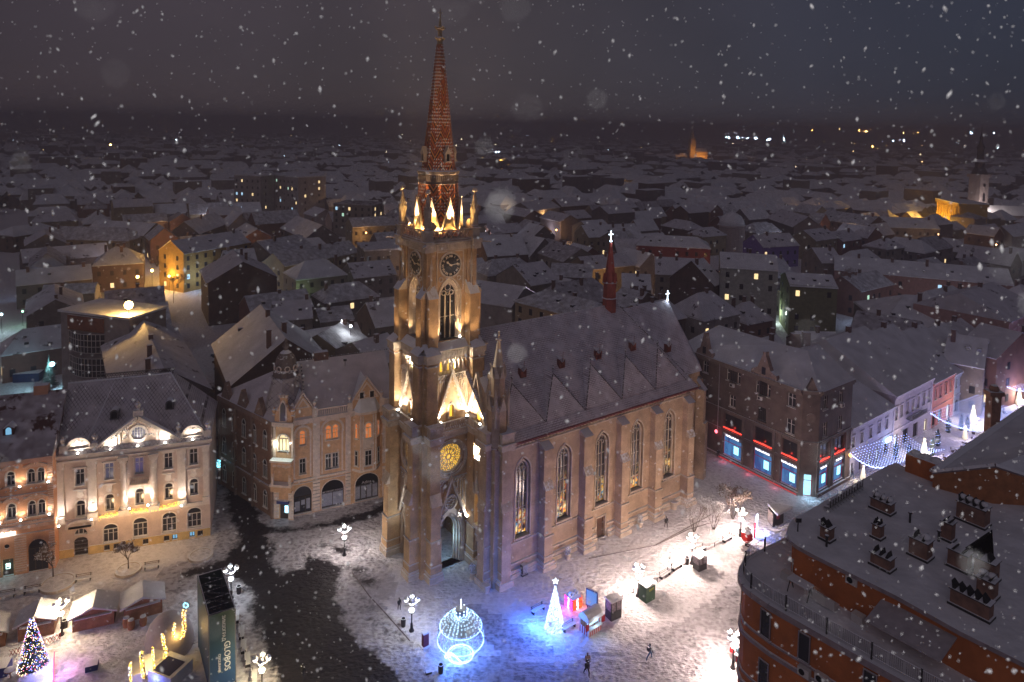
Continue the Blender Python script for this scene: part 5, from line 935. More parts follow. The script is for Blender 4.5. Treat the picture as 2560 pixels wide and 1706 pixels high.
# ---------------------------------------------------------------- row along the lit street
dr = Vector((41.05, 32.5)).normalized()
def rowhouse(label, s0, s1, He, Hr, D, col, wins, shops, tcol=None, roof=0, hip=0, bal=None, dormers=0):
    root, L = front('row_house', label, 'town house', B2 + dr * s0, B2 + dr * s1, 'houses along the lit shopping street'); w = MB(); ho = []; t = MB()
    wm = mat('row_%d' % int(s0), col, var=.15, vs=.8); tm_ = mat('row_trim_%d' % int(s0), tcol or tuple(min(1, c * 1.15 + .05) for c in col))
    for x, z0, z1, ww in wins: ho.append(win(root, rect(x - ww, z0, x + ww, z1), surround=.12, sm=tm_, gm=GLASS)); t.box(x - ww - .2, -.16, z1 + .22, x + ww + .2, 0, z1 + .36)
    for x, ww, zt, ar, g_ in shops:
        o = arch(x, ww, .15, zt - ww * .7, 8, zt=zt) if ar else rect(x - ww, .15, x + ww, zt); ho.append(o); win(root, o, d=.35, nx=2, tr=.75, fm=WFD, gm=g_, sill=False, name='shop_window')
    w.wall([(0, 0), (L, 0), (L, He), (0, He)], ho, 0, .3); side_walls(w, L, D, He); w.build('wall', wm, root)
    t.box(0, -.35, He - .35, L, .05, He - .02); t.box(0, -.18, He - .7, L, 0, He - .35); t.box(0, -.15, 3.6, L, 0, 3.85)
    for x in (0, L - .3): t.box(x, -.12, .1, x + .3, 0, He - .7)
    t.build('stone_trim', tm_, root)
    r_ = MB(); y0 = -.4; h0 = D * .35 if hip & 1 else 0; h1 = D * .35 if hip & 2 else 0
    r_.add([(0, y0, He), (L, y0, He), (L, D, He), (0, D, He), (h0, D / 2, Hr), (L - h1, D / 2, Hr), (0, y0, He - .12), (L, y0, He - .12)], [(0, 1, 5, 4), (2, 3, 4, 5), (1, 2, 5), (3, 0, 4), (6, 7, 1, 0)]); ro = r_.build('roof', ROOFS[roof], root)
    c_ = MB(); c_.box(L * .55, D * .5 - .4, Hr - .8, L * .55 + .9, D * .5 + .4, Hr + 1.0); c_.build('chimney', mat('chimney_brick', (.16, .09, .07)), ro)
    for i in range(dormers): x = L * (i + .6) / (dormers + .2); d_ = MB(Matrix.Translation((x, D * .2, He + (Hr - He) * .42))); d_.box(-.4, -.5, -.3, .4, .8, .12); d_.build('roof_window', DARK, ro)
    if bal:
        b_ = MB(); x0, x1, z = bal; b_.box(x0, -1.1, z, x1, 0, z + .15); b_.box(x0, -1.1, z + .9, x1, -1.04, z + .96)
        for i in range(int((x1 - x0) / .2)): b_.box(x0 + i * .2, -1.09, z + .15, x0 + i * .2 + .04, -1.05, z + .9)
        b_.build('balcony', DARK, root)
    return root
LW = mat('lit_shop_white', (1, 1, 1), emit=(.8, .9, 1), es=1.0, samp=False); LY = mat('lit_shop_warm', (1, 1, 1), emit=(1, .85, .6), es=1.2, samp=False)
r_a = rowhouse('pale blue two storey house between the bank building and the balcony house', 0.05, 15.6, 8.4, 14.0, 15, (.42, .40, .50), [(x, 5.0, 6.7, .5) for x in (.95, 3.9, 7.0, 10.1, 12.9)], [(.95, .5, 2.4, 1, LW), (3.9, .5, 2.4, 1, GLASS), (7.2, .5, 2.5, 1, LW), (10.0, .55, 2.5, 1, LW), (13.2, .8, 2.6, 0, GLASS)], hip=2, roof=2)
s_ = MB(Matrix.Translation((12.8, -.5, 3.2))); s_.slab([(-1, -.35), (1, -.35), (1, .35), (-1, .35)], -.1, .1); s_.build('lit_sign', mat('sign_blue_white', (1, 1, 1), emit=(.45, .7, 1), es=5, samp=False), r_a); lamp('POINT', (12.8, -1.2, 3.1), 160, (.35, .5, 1), .4, parent=r_a)
rowhouse('large white house with long balcony and wide snowy roof on the lit street', 15.65, 31.6, 10.0, 16.8, 26, (.46, .40, .44), [(x, 5.6, 7.8, .5) for x in (.9, 3.0, 5.4, 7.6, 9.9, 12.4, 14.6)], [(1.2, .9, 2.9, 0, LW), (5.2, 1.1, 2.9, 0, GLASS), (9.4, 1.1, 2.9, 0, GLASS), (13.8, .8, 2.6, 1, LY)], bal=(5.0, 11.5, 4.7), roof=2)
rowhouse('pink red narrow house next to the white balcony house', 31.65, 42.0, 8.8, 15.8, 24, (.52, .20, .17), [(x, 5.3, 7.4, .5) for x in (1.7, 3.9, 6.5, 8.8)], [(1.6, .8, 2.9, 1, GLASS), (4.3, .8, 2.9, 1, LITC), (8.2, 1.0, 2.9, 1, LW)], roof=2)
rowhouse('house green below and white above beside the pink house', 42.05, 51.6, 8.3, 14.6, 20, (.40, .44, .47), [(x, 5.4, 7.2, .45) for x in (1.2, 3.4, 5.8, 8.2)], [(2, .9, 2.8, 1, GLASS), (5, .9, 2.8, 1, LW), (8, .8, 2.8, 1, GLASS)], roof=2, dormers=3)
rowhouse('cream yellow house with bright shopfront farther up the lit street', 51.65, 60.7, 8.1, 13.8, 18, (.55, .46, .28), [(x, 4.8, 6.8, .6) for x in (1.5, 4.2, 7)], [(2, 1.2, 2.9, 0, LY), (5.5, 1.2, 2.9, 0, LY)], roof=2)
rowhouse('lilac house before the side turning of the lit street', 60.75, 70.5, 7.6, 13.2, 18, (.42, .40, .52), [(x, 4.4, 6.2, .6) for x in (1.5, 4.4, 7.6)], [(2, 1.1, 2.6, 0, LITC), (6.5, 1.1, 2.6, 0, LW)], roof=0)
rowhouse('three storey rose house with pilasters at the end of the visible street', 72.0, 94, 14.0, 18.5, 20, (.48, .28, .24), [(x, z, z + 2.2, .6) for x in (1.5, 4.4, 7.6, 10.8, 14, 17) for z in (5, 9.3)], [(2.5, 1.0, 2.8, 0, LITC), (6.5, 1.1, 2.8, 0, GLASS), (11, 1.1, 2.8, 0, LY)], roof=0)
# ---------------------------------------------------------------- rounded modernist building with terrace, bottom right
TZ, RZ2 = 21.0, 24.1; TERR = mat('terracotta_render', (.56, .17, .05), var=.2, vs=.4); GREYT = mat('render_trim', (.34, .28, .30))
q4 = lambda pts, z: [Vector((*r4(x, y, z)[:2],)) for x, y in pts]
tp = q4([(600, 560), (400, 650), (300, 700), (225, 740), (180, 775), (155, 820), (150, 870), (172, 920), (225, 965), (340, 1045), (595, 1190), (965, 1400), (1400, 1640), (2000, 1950), (2600, 2250)], TZ)
root = thing('rounded_apartment_building', 'rounded terracotta apartment building with snowy flat roof and terrace, bottom right', 'apartment building')
body = MB(); far = Vector((70, 62)); inner = tp + [Vector((62, 15)), Vector((64, 50)), Vector((33, 57))]
def orient(pts): a = sum(p.x * q.y - q.x * p.y for p, q in zip(pts, pts[1:] + pts[:1])); return pts if a > 0 else pts[::-1]
body.prism([tuple(p) for p in orient(inner)], 0, TZ - .02, 0); body.build('lower_wall', TERR, root)
band = MB()
for z0, z1, o2 in ((TZ - .35, TZ + .12, .35), (17.1, 17.4, .18), (13.2, 13.5, .18), (9.3, 9.6, .18), (5.5, 5.8, .18), (18.0, 18.15, .12), (14.1, 14.25, .12), (10.2, 10.35, .12)):
    for a, b_ in zip(tp, tp[1:]):
        d = (b_ - a).normalized(); n_ = Vector((d.y, -d.x)); n_ = n_ if n_.dot(Vector((-1, -.3))) > 0 or n_.y < -.5 else -n_
        if n_.dot(a - Vector((35, 50))) < 0: n_ = -n_
        p = [a, b_, b_ + n_ * o2, a + n_ * o2]; band.prism([tuple(v) for v in orient(p)], z0, z1)
band.build('string_course', GREYT, root)
# windows of the curved flank
def along(pts, s):
    for a, b_ in zip(pts, pts[1:]):
        l_ = (b_ - a).length
        if s <= l_: return a + (b_ - a) * s / l_, (b_ - a).normalized()
        s -= l_
    return pts[-1], (pts[-1] - pts[-2]).normalized()
for fl_z in (18.2, 14.3, 10.4, 6.5):
    s = 3.2
    for i in range(9):
        p, d = along(tp, s); n_ = Vector((d.y, -d.x))
        if n_.dot(p - Vector((35, 50))) < 0: n_ = -n_; 
        M4 = Matrix.Translation((p.x + n_.x * .03, p.y + n_.y * .03, 0)) @ Matrix.Rotation(math.atan2(n_.y, n_.x) + math.pi / 2, 4, 'Z')
        win(root, rect(-.45, fl_z, .45, fl_z + 2.1), d=0, nx=1, tr=1, m=M4, fm=GREYT); s += [1.7, 1.9, 2.2, 4.5, 3, 4.5, 3, 4][i % 8]
ts = MB(); P_ = [(p.x, p.y, TZ + .1) for p in inner]; tri = tessellate_polygon([[Vector(p) for p in P_]]); ts.add(P_, [t_ if (Vector(P_[t_[1]]) - Vector(P_[t_[0]])).cross(Vector(P_[t_[2]]) - Vector(P_[t_[0]])).z > 0 else t_[::-1] for t_ in tri]); ts.build('terrace_floor', SNOW, root)
rail = MB(); s = 0; prev = None; tot = 44
while s < tot:
    p, d = along(tp, s); c3 = Vector((p.x, p.y, TZ + .1))
    if prev is not None:
        for h in (.25, 1.12): rail.tube(prev + Vector((0, 0, h)), c3 + Vector((0, 0, h)), .03, n=4)
        for k in range(1, 8): m_p = prev.lerp(c3, k / 8); rail.tube(m_p + Vector((0, 0, .25)), m_p + Vector((0, 0, 1.12)), .012, n=3)
    if int(s / 1.0) % 3 == 0: rail.tube(c3, c3 + Vector((0, 0, 1.25)), .07, n=4)
    prev = c3; s += 1.0
rail.build('terrace_railing', DARK, root)
rp = q4([(445, 575), (462, 612), (515, 655), (620, 712), (900, 852), (1180, 990), (1600, 1225), (2034, 1440), (2600, 1720)], RZ2)
back = q4([(2900, 900), (2500, 500), (2100, 300), (1800, 200), (1300, 165), (1180, 97), (1110, 125), (900, 240), (700, 357), (560, 437), (490, 478), (455, 520)], RZ2)
rpoly = orient(rp + back)
pit = orient(q4([(1640, 668), (1822, 545), (1835, 760), (1665, 785)], RZ2))
ctr = Vector((36, 45))
shr = lambda p, k: p + (ctr - p).normalized() * k
up = MB(); up.prism([tuple(shr(p, .45)) for p in rpoly], TZ, RZ2 - .3); up.build('upper_wall', TERR, root)
rs = MB(); V3 = [Vector((p.x, p.y, RZ2)) for p in rpoly]; P3 = [Vector((p.x, p.y, RZ2)) for p in pit]
allp = V3 + P3; tri = tessellate_polygon([V3, P3]); rs.add([tuple(p) for p in allp], [t_ if (allp[t_[1]] - allp[t_[0]]).cross(allp[t_[2]] - allp[t_[0]]).z > 0 else t_[::-1] for t_ in tri])
n = len(P3); rs.add([tuple(p) for p in P3] + [(p.x, p.y, TZ) for p in P3], [(i, (i + 1) % n, n + (i + 1) % n, n + i) for i in range(n)], 1)
n = len(V3); rs.add([tuple(p) for p in V3] + [(p.x, p.y, RZ2 - .3) for p in V3], [(n + i, n + (i + 1) % n, (i + 1) % n, i) for i in range(n)] + [tuple(range(2 * n - 1, n - 1, -1))], 2)
ro = rs.build('flat_roof', [SNOW, BLACK, GREYT], root)
# chimneys on that roof: (pixel of the foot, width, depth, height, turn, look)
CB = mat('chimney_terracotta', (.27, .15, .11), var=.25); DIRR = math.degrees(math.atan2((rp[4] - rp[6]).y, (rp[4] - rp[6]).x))
CHS = [(715, 612, .9, .8, 1.1, 'brown roof chimney with a leaning dark cowl, nearest the rounded corner'), (1055, 600, .75, .7, 1.15, 'slim roof chimney at the end of the thin cable'), (1340, 725, 1.5, 1.1, 1.45, 'tall double roof chimney with thick snow cap, mid roof'), (1085, 795, 1.6, .9, .95, 'low wide chimney topped by a row of black pots'), (1085, 418, 1.9, .9, .95, 'long chimney with slanted black caps near the back edge'), (1522, 612, .9, .8, 1.5, 'tall dark square chimney beside the roof edge line'), (1600, 800, 1.5, 1.0, 1.35, 'brown chimney against the dark light well'), (1690, 495, 2.4, 1.3, 1.6, 'big block of joined chimneys under rounded snow caps'), (1772, 300, 1.1, 1.0, 1.5, 'round topped chimney far back by the gabled roof'), (1780, 872, 1.5, 1.1, 1.5, 'broad chimney with snowy lid right of the light well'), (1785, 992, 1.2, 1.0, 1.35, 'brick chimney with ring of snow behind the longest chimney'), (1680, 1090, 2.7, .9, 1.15, 'longest low chimney with four dark pots, lower right')]
for i, (x, y, ww, dp, hh_, lab) in enumerate(CHS):
    ww *= .86; dp *= .9; hh_ *= .95
    p = r4(x, y, RZ2); c = thing('roof_chimney', lab, 'chimney', p, R(DIRR), 'chimneys on the flat roof'); b_ = MB(); b_.box(-ww / 2, -dp / 2, 0, ww / 2, dp / 2, hh_); b_.build('shaft', CB, c)
    k = MB(); k.box(-ww / 2 - .12, -dp / 2 - .12, 0, ww / 2 + .12, dp / 2 + .12, .18); k.box(-ww / 2 - .08, -dp / 2 - .08, hh_, ww / 2 + .08, dp / 2 + .08, hh_ + .07); k.build('flashing', DARK, c)
    np_ = max(2, int(ww / .45)); pt = MB(); rnd = random.Random(i); a_ = rnd.choice([0, .25, -.25])
    for j in range(np_):
        xx = -ww / 2 + ww * (j + .5) / np_; pt.add([(xx - .05, -dp / 2, hh_ + .07), (xx + .12, -dp / 2, hh_ + .07), (xx + .12, dp / 2, hh_ + .07), (xx - .05, dp / 2, hh_ + .07), (xx + a_, -dp / 3, hh_ + .5), (xx + a_, dp / 3, hh_ + .5)], [(0, 1, 4), (1, 2, 5, 4), (2, 3, 5), (3, 0, 4, 5)])
    pt.build('cowl', mat('cowl_black', (.02, .018, .02), thr=.8), c)
    if i in (2, 4, 7, 8, 10): sn = MB(); [sn.ball(-ww / 2 + ww * (j + .5) / np_, 0, hh_ + .3, ww / np_ * .62, 8, sz=.6) for j in range(np_ - (i == 2))]; sn.build('snow_cap', SNOW, c, smooth=True)
def roofthing(name, lab, cat, px, fn, z=RZ2, rz=None, group=None):
    t_ = thing(name, lab, cat, r4(px[0], px[1], z), R(DIRR) if rz is None else rz, group); fn(t_); return t_
def vent(t_): b_ = MB(); b_.lathe([(.09, 0), (.09, .75), (.16, .78), (.16, .9)], n=8); b_.build('pipe', DARK, t_)
for px, lab in (((1270, 500), 'thin vent pipe alone on the upper snowy roof'), ((1462, 625), 'thin vent pipe beside the tall dark chimney'), ((712, 660), 'short vent pipe just below the leaning cowl chimney'), ((1515, 270), 'small snow topped vent by the gabled wall')): roofthing('vent_pipe', lab, 'vent pipe', px, vent, group='roof vent pipes')
cb = MB(); cb.tube(r4(850, 375, RZ2 + .25), r4(1045, 490, RZ2 + 1), .02, n=4); tag(cb.build('roof_cable', DARK), 'thin dark cable running from the chair row to the slim chimney', 'cable')
for i in range(13):
    x = 735 + i * 18; y = 420 - i * 12; c = thing('folded_chair', '%s black folded chair from the left of the row on the roof edge' % ['leftmost', 'second', 'third', 'fourth', 'fifth', 'sixth', 'seventh', 'eighth', 'ninth', 'tenth', 'eleventh', 'twelfth', 'rightmost'][i], 'chair', r4(x, y, RZ2), R(DIRR - 65), 'black folded chairs on the flat roof')
    b_ = MB(); b_.slab([(-.28, .35), (.28, .35), (.28, .95), (-.28, .95)], -.05, .0); b_.m = Matrix.Rotation(R(-18), 4, 'X'); b_.build('backrest', mat('chair_black', (.02, .02, .022), thr=.75), c); s_ = MB(); s_.box(-.28, .0, .33, .28, .45, .38); s_.build('seat', mat('chair_black', (0, 0, 0)), c)
    l_ = MB()
    for sx_ in (-.25, .25): l_.tube((sx_, -.1, .35), (sx_, .45, 0), .02, n=4); l_.tube((sx_, .42, .35), (sx_, -.12, 0), .02, n=4)
    l_.build('leg_frame', DARK, c)
# terrace things and upper wall fittings (wall runs rp)
def wall_at(px, py, z, off=0.0):
    """point of the upper wall whose foot is seen at a pixel on the terrace"""
    p = r4(px, py, z); return p
wd = (rp[6] - rp[4]).normalized(); wz = math.atan2(wd.y, wd.x); wn = Vector((wd.y, -wd.x)); wn = wn if wn.dot(ctr - rp[5]) < 0 else -wn
def on_wall(px, py):   # project the ray onto the plane of the upper wall
    o = shr(rp[5], .45) + wn * .02; d = ray(1800 + px / 2.6763, 1120 + py / 2.6763); t_ = o.dot(wn) / Vector((d.x, d.y)).dot(wn); return Vector((d.x * t_, d.y * t_, CAMH + d.z * t_))
def WM(px, py): p = on_wall(px, py); return Matrix.Translation(p) @ Matrix.Rotation(math.atan2(wn.y, wn.x) + math.pi / 2, 4, 'Z'), p
M4, p = WM(850, 1040); 
win(root, rect(-.42, -1.0, .42, 1.05), d=0, nx=1, tr=1, m=M4, name='terrace_door', fm=GREYT, gm=BLACK, sill=False)
M4, p = WM(1040, 1090); win(root, rect(-.4, -.6, .4, .7), d=0, nx=1, tr=1, m=M4, fm=GREYT)
M4, p = WM(508, 815); win(root, rect(-.3, -.65, .3, .75), d=0, nx=1, tr=1, m=M4, fm=WF)
for px, py in ((893, 878),):
    M4, p = WM(px, py); a_ = MB(M4); a_.box(-.42, -.35, -.3, .42, -.02, .3, 0); a_.slab(circ(-.1, 0, .22, 12), -.37, -.35, 1); a_.build('air_conditioner', [WF, BLACK], root)
M4, p = WM(1330, 1160)
aw = MB(M4); a, b_ = M4.inverted() @ WM(1085, 1005)[1], M4.inverted() @ WM(1590, 1265)[1]; aw.add([(a.x, 0, a.z), (b_.x, 0, b_.z), (b_.x - .1, -2.2, b_.z - .75), (a.x - .1, -2.2, a.z - .75), (a.x, 0, a.z - .08), (b_.x, 0, b_.z - .08), (b_.x - .1, -2.2, b_.z - .83), (a.x - .1, -2.2, a.z - .83)], [(3, 2, 1, 0), (4, 5, 6, 7), (0, 4, 7, 3), (1, 2, 6, 5), (3, 7, 6, 2)])
tag(aw.build('awning', snowmat('awning_snow', col=(.42, .38, .40), bscale=6, bdist=.02)), 'long sloping awning under the flat roof, dusted with snow', 'awning')
def sofa(t_):
    b_ = MB(); b_.box(-.4, -.35, .1, .4, .35, .42); b_.build('seat', WF, t_); c = MB(); c.box(-.4, .25, .42, .4, .38, .85); c.build('backrest', WF, t_)
for px, py, lab in ((640, 1010, 'first snowy armchair of the three beside the terrace door'), (690, 1045, 'middle snowy armchair beside the terrace door'), (745, 1075, 'last snowy armchair, nearest the terrace door')): roofthing('armchair', lab, 'armchair', (px, py), sofa, TZ + .1, wz + math.pi, 'terrace armchairs')
def swing(t_):
    b_ = MB()
    for sx_ in (-.8, .8): b_.tube((sx_, -.4, 0), (sx_, 0, 1.0), .04); b_.tube((sx_, .4, 0), (sx_, 0, 1.0), .04)
    b_.build('frame', DARK, t_); c = MB(); c.box(-.85, -.4, .95, .85, .4, 1.1); c.build('canopy', SNOW, t_)
roofthing('garden_swing', 'snow covered garden swing frame on the terrace', 'garden swing', (535, 985), swing, TZ + .1, wz)
def crate_(t_): b_ = MB(); b_.box(-.4, -.3, 0, .4, .3, .6); b_.build('box', WF, t_)
roofthing('storage_box', 'pale storage box leaning at the curved wall of the terrace', 'box', (450, 880), crate_, TZ + .1, wz); roofthing('planter_box', 'small boxy planter right of the terrace door', 'planter', (925, 1165), crate_, TZ + .1, wz)
rnd = random.Random(5); pl_ = MB()
for i in range(200): p = along(tp, 27 + rnd.random() * 10)[0]; q = Vector((p.x, p.y, TZ)) + Vector((.6 + rnd.random() * .8, .3, .2 + rnd.random() * .6)); pl_.octa(q, .07 + rnd.random() * .08)
tag(pl_.build('terrace_plants', mat('plant_dark', (.05, .05, .04)), None), 'dark snow flecked potted plants along the terrace railing', 'plants', kind='stuff')
for px, py in ((575, 1485), (690, 1530)):
    o = tp[10]; d = ray(1800 + px / 2.6763, 1120 + py / 2.6763); tw = (tp[11] - tp[9]).normalized(); n_ = Vector((tw.y, -tw.x)); k = o.dot(n_) / Vector((d.x, d.y)).dot(n_); p = Vector((d.x * k, d.y * k, CAMH + d.z * k)); n_ = n_ if n_.dot(ctr - o) < 0 else -n_
    a_ = MB(Matrix.Translation(p) @ Matrix.Rotation(math.atan2(n_.y, n_.x) + math.pi / 2, 4, 'Z')); a_.box(-.42, -.45, -.3, .42, -.05, .3, 0); a_.slab(circ(-.1, 0, .22, 12), -.47, -.45, 1); a_.build('air_conditioner', [WF, BLACK], root)
# gabled neighbour behind it
g2 = thing('gabled_neighbour', 'orange walled house with low pitched snowy roof behind the flat roof, right edge', 'house'); D1 = r2(1070, 1178, 25.5); D2 = r2(1570, 830, 25.5); D3 = r2(1960, 560, 25.5); E1 = r4(1840, 118, 27.5); E3 = r4(2400, 300, 25.5); E4 = D3 + (E3 - E1) + Vector((10, 6, 0))
gb = MB()
def vq(a, b_, zb): gb.quad((a.x, a.y, zb), (b_.x, b_.y, zb), tuple(b_), tuple(a))
vq(D1, E1, 18); vq(E1, E3, 18); vq(D3, D1, 5); gb.build('wall', mat('render_orange', (.42, .17, .07)), g2)
mid = D3 + Vector((4, 3, 2)); rb = MB(); rb.add([tuple(D1), tuple(E1), tuple(mid + Vector((8, -6, 0))), tuple(D3), tuple(E3), tuple(E3 + Vector((14, 16, -1)))], [(0, 1, 2, 3), (1, 4, 5, 2)]); rb.build('roof', ROOFSNOW, g2)
pb = MB(); pb.tube(D1 + Vector((0, 0, .1)), D3 + Vector((0, 0, .1)), .35, n=4); pb.tube(D1, E1, .2, n=4); pb.tube(E1, E3, .2, n=4); pb.build('parapet', GREYT, g2)
ps = MB(Matrix.Translation(r2(1640, 800, 24.5))); ps.box(-.5, -.5, 0, .5, .5, 4.2); ps.box(-.75, -.6, 4.2, .75, .6, 4.6); ps.ball(0, 0, 4.8, .5); ps.build('parapet_pier', CB, g2)
cd_ = thing('corner_chimney', 'short orange chimney with heaped snow where flat roof meets gabled roof', 'chimney', r4(1365, 190, 24), R(DIRR)); b_ = MB(); b_.box(-1.4, -.7, 0, 1.4, .7, 1.8); b_.build('shaft', TERR, cd_); b_ = MB(); [b_.ball(x, 0, 1.9, .5, 8, sz=.6) for x in (-1, -.1, .8)]; b_.build('snow_cap', SNOW, cd_, smooth=True)

def mast(label, p, targets):  # added floodlights, put on neighbouring roofs to wash the tower and spire
    t_ = thing('added_floodlight', label, 'floodlight', p, 0, 'added floodlights aimed at the church tower'); b_ = MB(); b_.tube((0, 0, 0), (0, 0, .9), .05); b_.build('stand', DARK, t_); q = MB(); q.box(-.22, -.12, .8, .22, .12, 1.15); q.build('housing', DARK, t_)
    for to, pw, an in targets: lamp('SPOT', (0, 0, 1.3), pw, (1, .64, .34), .3, to=Vector(to) - Vector(p), ang=an, blend=.7, parent=t_)
mast('small added floodlight on the rounded edge of the flat roof', r4(520, 560, RZ2), [(chw(0, 2, 35), 24000, 17), (chw(0, 0, 56), 36000, 14)])
mast('small added floodlight behind the dome of the corner house', Vector((-24.5, 103.2, 19.5)), [(chw(-2, 0, 34), 3200, 48), (chw(0, 0, 56), 9000, 34)])
# ================================================================== STREET THINGS
IRON = mat('lamp_iron', (.035, .035, .04), rough=.45, metal=.4, thr=.7); GLOBE = mat('lamp_globe', (1, 1, 1), emit=(1, .92, .80), es=9, samp=False); GLOBEC = mat('lamp_globe_cool', (1, 1, 1), emit=(.9, .98, 1), es=9, samp=False)
def street_lamp(label, p, power, col, gm, rz=0, hs=1.0):
    t_ = thing('street_lamp', label, 'street lamp', p, rz, 'five globe street lamps of the square'); b_ = MB()
    b_.lathe([(.28, 0), (.28, .15), (.16, .3), (.13, .9), (.07, 1.0), (.055, 3.6), (.09, 3.7), (.05, 4.0)], n=8); b_.build('post', IRON, t_)
    for k in range(4):
        a = k * math.pi / 2; x, y = .62 * math.cos(a), .62 * math.sin(a); r_ = MB(); r_.path([(0, 0, 3.0), (x * .5, y * .5, 3.1), (x, y, 3.35)], .035, 5); r_.build('arm', IRON, t_)
        g_ = MB(); g_.lathe([(.06, 3.4), (.2, 3.5), (.25, 3.72)], x, y, 8, 0); g_.lathe([(.27, 3.72), (.16, 3.88), (.05, 3.98)], x, y, 8, 1); [g_.octa((x + .2 * math.cos(q), y + .2 * math.sin(q), 3.84), .05, 2) for q in (0, 1.57, 3.14, 4.7)]; g_.build('lantern', [gm, SNOW, IRON], t_)
    g_ = MB(); g_.lathe([(.06, 2.15), (.24, 2.28), (.3, 2.5)], 0, 0, 8, 0); g_.lathe([(.32, 2.5), (.1, 2.66)], 0, 0, 8, 1); g_.build('lower_globe', [gm, SNOW], t_)
    lamp('POINT', (0, 0, 3.25), power, col, .55, parent=t_, name='lamp_light'); return t_
WL = (1, .77, .66); CL = (.82, .92, 1)
street_lamp('street lamp in the slushy road centre left of the church portal', G(861, 1389), 1500, (1,.86,.78), GLOBEC, .3)
street_lamp('street lamp beside the litter bin, left of the light ball', G(1029, 1578), 600, (.86, .90, 1), GLOBEC, .1)
street_lamp('street lamp right behind the tall blue advertising tower', G(578, 1497), 600, CL, GLOBEC, .5)
street_lamp('street lamp at the bottom edge on the snowy traffic island', G(655, 1735), 1500, (1, .78, .42), GLOBE, .2)
street_lamp('street lamp between the wooden market stalls', G(154, 1588), 2500, (1, .74, .46), GLOBE, .8)
street_lamp('street lamp beside the green booth on the walkway', G(1595, 1491), 3500, WL, GLOBE, .4)
street_lamp('street lamp behind the white topped booth, mid walkway', G(1729, 1410), 4300, WL, GLOBE, .2)
street_lamp('street lamp beside the inflatable figure, farthest up the walkway', G(1851, 1341), 3500, WL, GLOBE, .9)
street_lamp('street lamp in front of the striped kiosk by the rounded building', G(1832, 1671), 5500, WL, GLOBE, .5)
# benches
WOOD = mat('bench_wood', (.16, .10, .06)); LOG = mat('stall_wood', (.36, .17, .09), var=.3, vs=1)
def bench(label, p, rz):
    t_ = thing('bench', label, 'bench', p, rz, 'snow covered benches'); b_ = MB(); b_.box(-.9, -.25, .4, .9, .25, .46); b_.build('seat', SNOW, t_); c = MB(); c.box(-.9, .22, .55, .9, .28, .62); c.box(-.9, .25, .72, .9, .31, .8); c.build('backrest', WOOD, t_)
    for x in (-.75, .75):
        l_ = MB(); l_.box(x - .04, -.22, 0, x + .04, .28, .4); l_.box(x - .03, .2, .4, x + .03, .3, .85); l_.build('leg', IRON, t_)
wy = math.atan2((G(1851, 1341) - G(1595, 1491)).y, (G(1851, 1341) - G(1595, 1491)).x)
for p, lab in ((r3(875, 845), 'bench just left of the inflatable figure'), (r3(255, 1185), 'bench nearer the white topped booth, of the joined pair'), (r3(110, 1285), 'bench nearer the green booth, of the joined pair'), (r3(540, 985), 'bench half hidden behind the white topped booth'), (c8(1160, 505), 'low snowy bench left of the lit cone tree'), (c8(1420, 650), 'bench between the lit cone tree and the striped kiosk')): bench(lab, p, wy)
for p, lab in ((c7(1275, 140), 'bench right of the round bed with the small tree'), (c7(700, 245), 'bench between the two round tree beds'), (c7(270, 345), 'bench left of the large round bed'), (c7(55, 385), 'bench at the left edge of the photo above the stalls')): bench(lab, p, .33)
for i, (p, rz) in enumerate(((ck(575, 760), 1.9), (ck(640, 960), 1.9), (ck(665, 1140), 1.9), (ck(715, 1310), 1.95), (ck(800, 1540), 1.9))): bench(['snow heaped bench beside the top of the advertising tower', 'second snow heaped bench down along the advertising tower', 'third snow heaped bench along the traffic island', 'fourth snow heaped bench just before the bottom lamp', 'snow heaped bench at the bottom edge by the lamp'][i], p, rz)
def bin_(label, p):
    t_ = thing('litter_bin', label, 'litter bin', p, 0, 'litter bins'); b_ = MB(); b_.lathe([(.24, 0), (.28, .85), (.24, .85), (.22, .5)], n=10, cap=False); b_.build('body', DARK, t_); c = MB(); c.lathe([(.3, .85), (.3, .92), (.22, .92), (.22, .85)], n=10, cap=False); c.build('rim', IRON, t_)
for p, lab in ((c8(28, 625), 'dark litter bin beside the lamp left of the light ball'), (c8(342, 1018), 'dark litter bin in front of the light ball'), (ck(600, 430), 'dark litter bin beside the lamp behind the tower'), (r3(380, 1130), 'litter bin beside the white topped booth'), (c7(543, 640), 'litter bin by the lamp between the stalls')): bin_(lab, p)
# light ball
LED = mat('led_blue_white', (1, 1, 1), emit=(.45, .72, 1), es=6, samp=False); LEDW = mat('led_white', (1, 1, 1), emit=(.62, .80, 1), es=6, samp=False); WIRE = mat('wire_frame', (.25, .27, .35), rough=.4, snow=False)
bp_ = (G(1151, 1638)); t_ = thing('light_ball', 'giant walk-in bauble of blue white lights on the square', 'light sculpture', bp_, -.35)
RB = 2.45; fr = MB(); led = MB(); rnd = random.Random(2)
def bp(a, ph): return (RB * math.cos(ph) * math.cos(a), RB * math.cos(ph) * math.sin(a), 2.25 + RB * math.sin(ph))
for k in range(28):
    a = 2 * math.pi * k / 28
    if abs((a + math.pi / 2 + math.pi) % (2 * math.pi) - math.pi) < .38: rg_ = (.25, 1.45)
    else: rg_ = (-1.1, 1.45)
    prev = None
    for j in range(17):
        ph = rg_[0] + (rg_[1] - rg_[0]) * j / 16; p = bp(a, ph); prev and fr.tube(prev, p, .02, n=3); prev = p
        for q in range(2): (ph > .1 or q) and led.octa(bp(a + rnd.uniform(-.03, .03), ph + rnd.uniform(-.05, .05)), .02 if ph < .45 else .04)
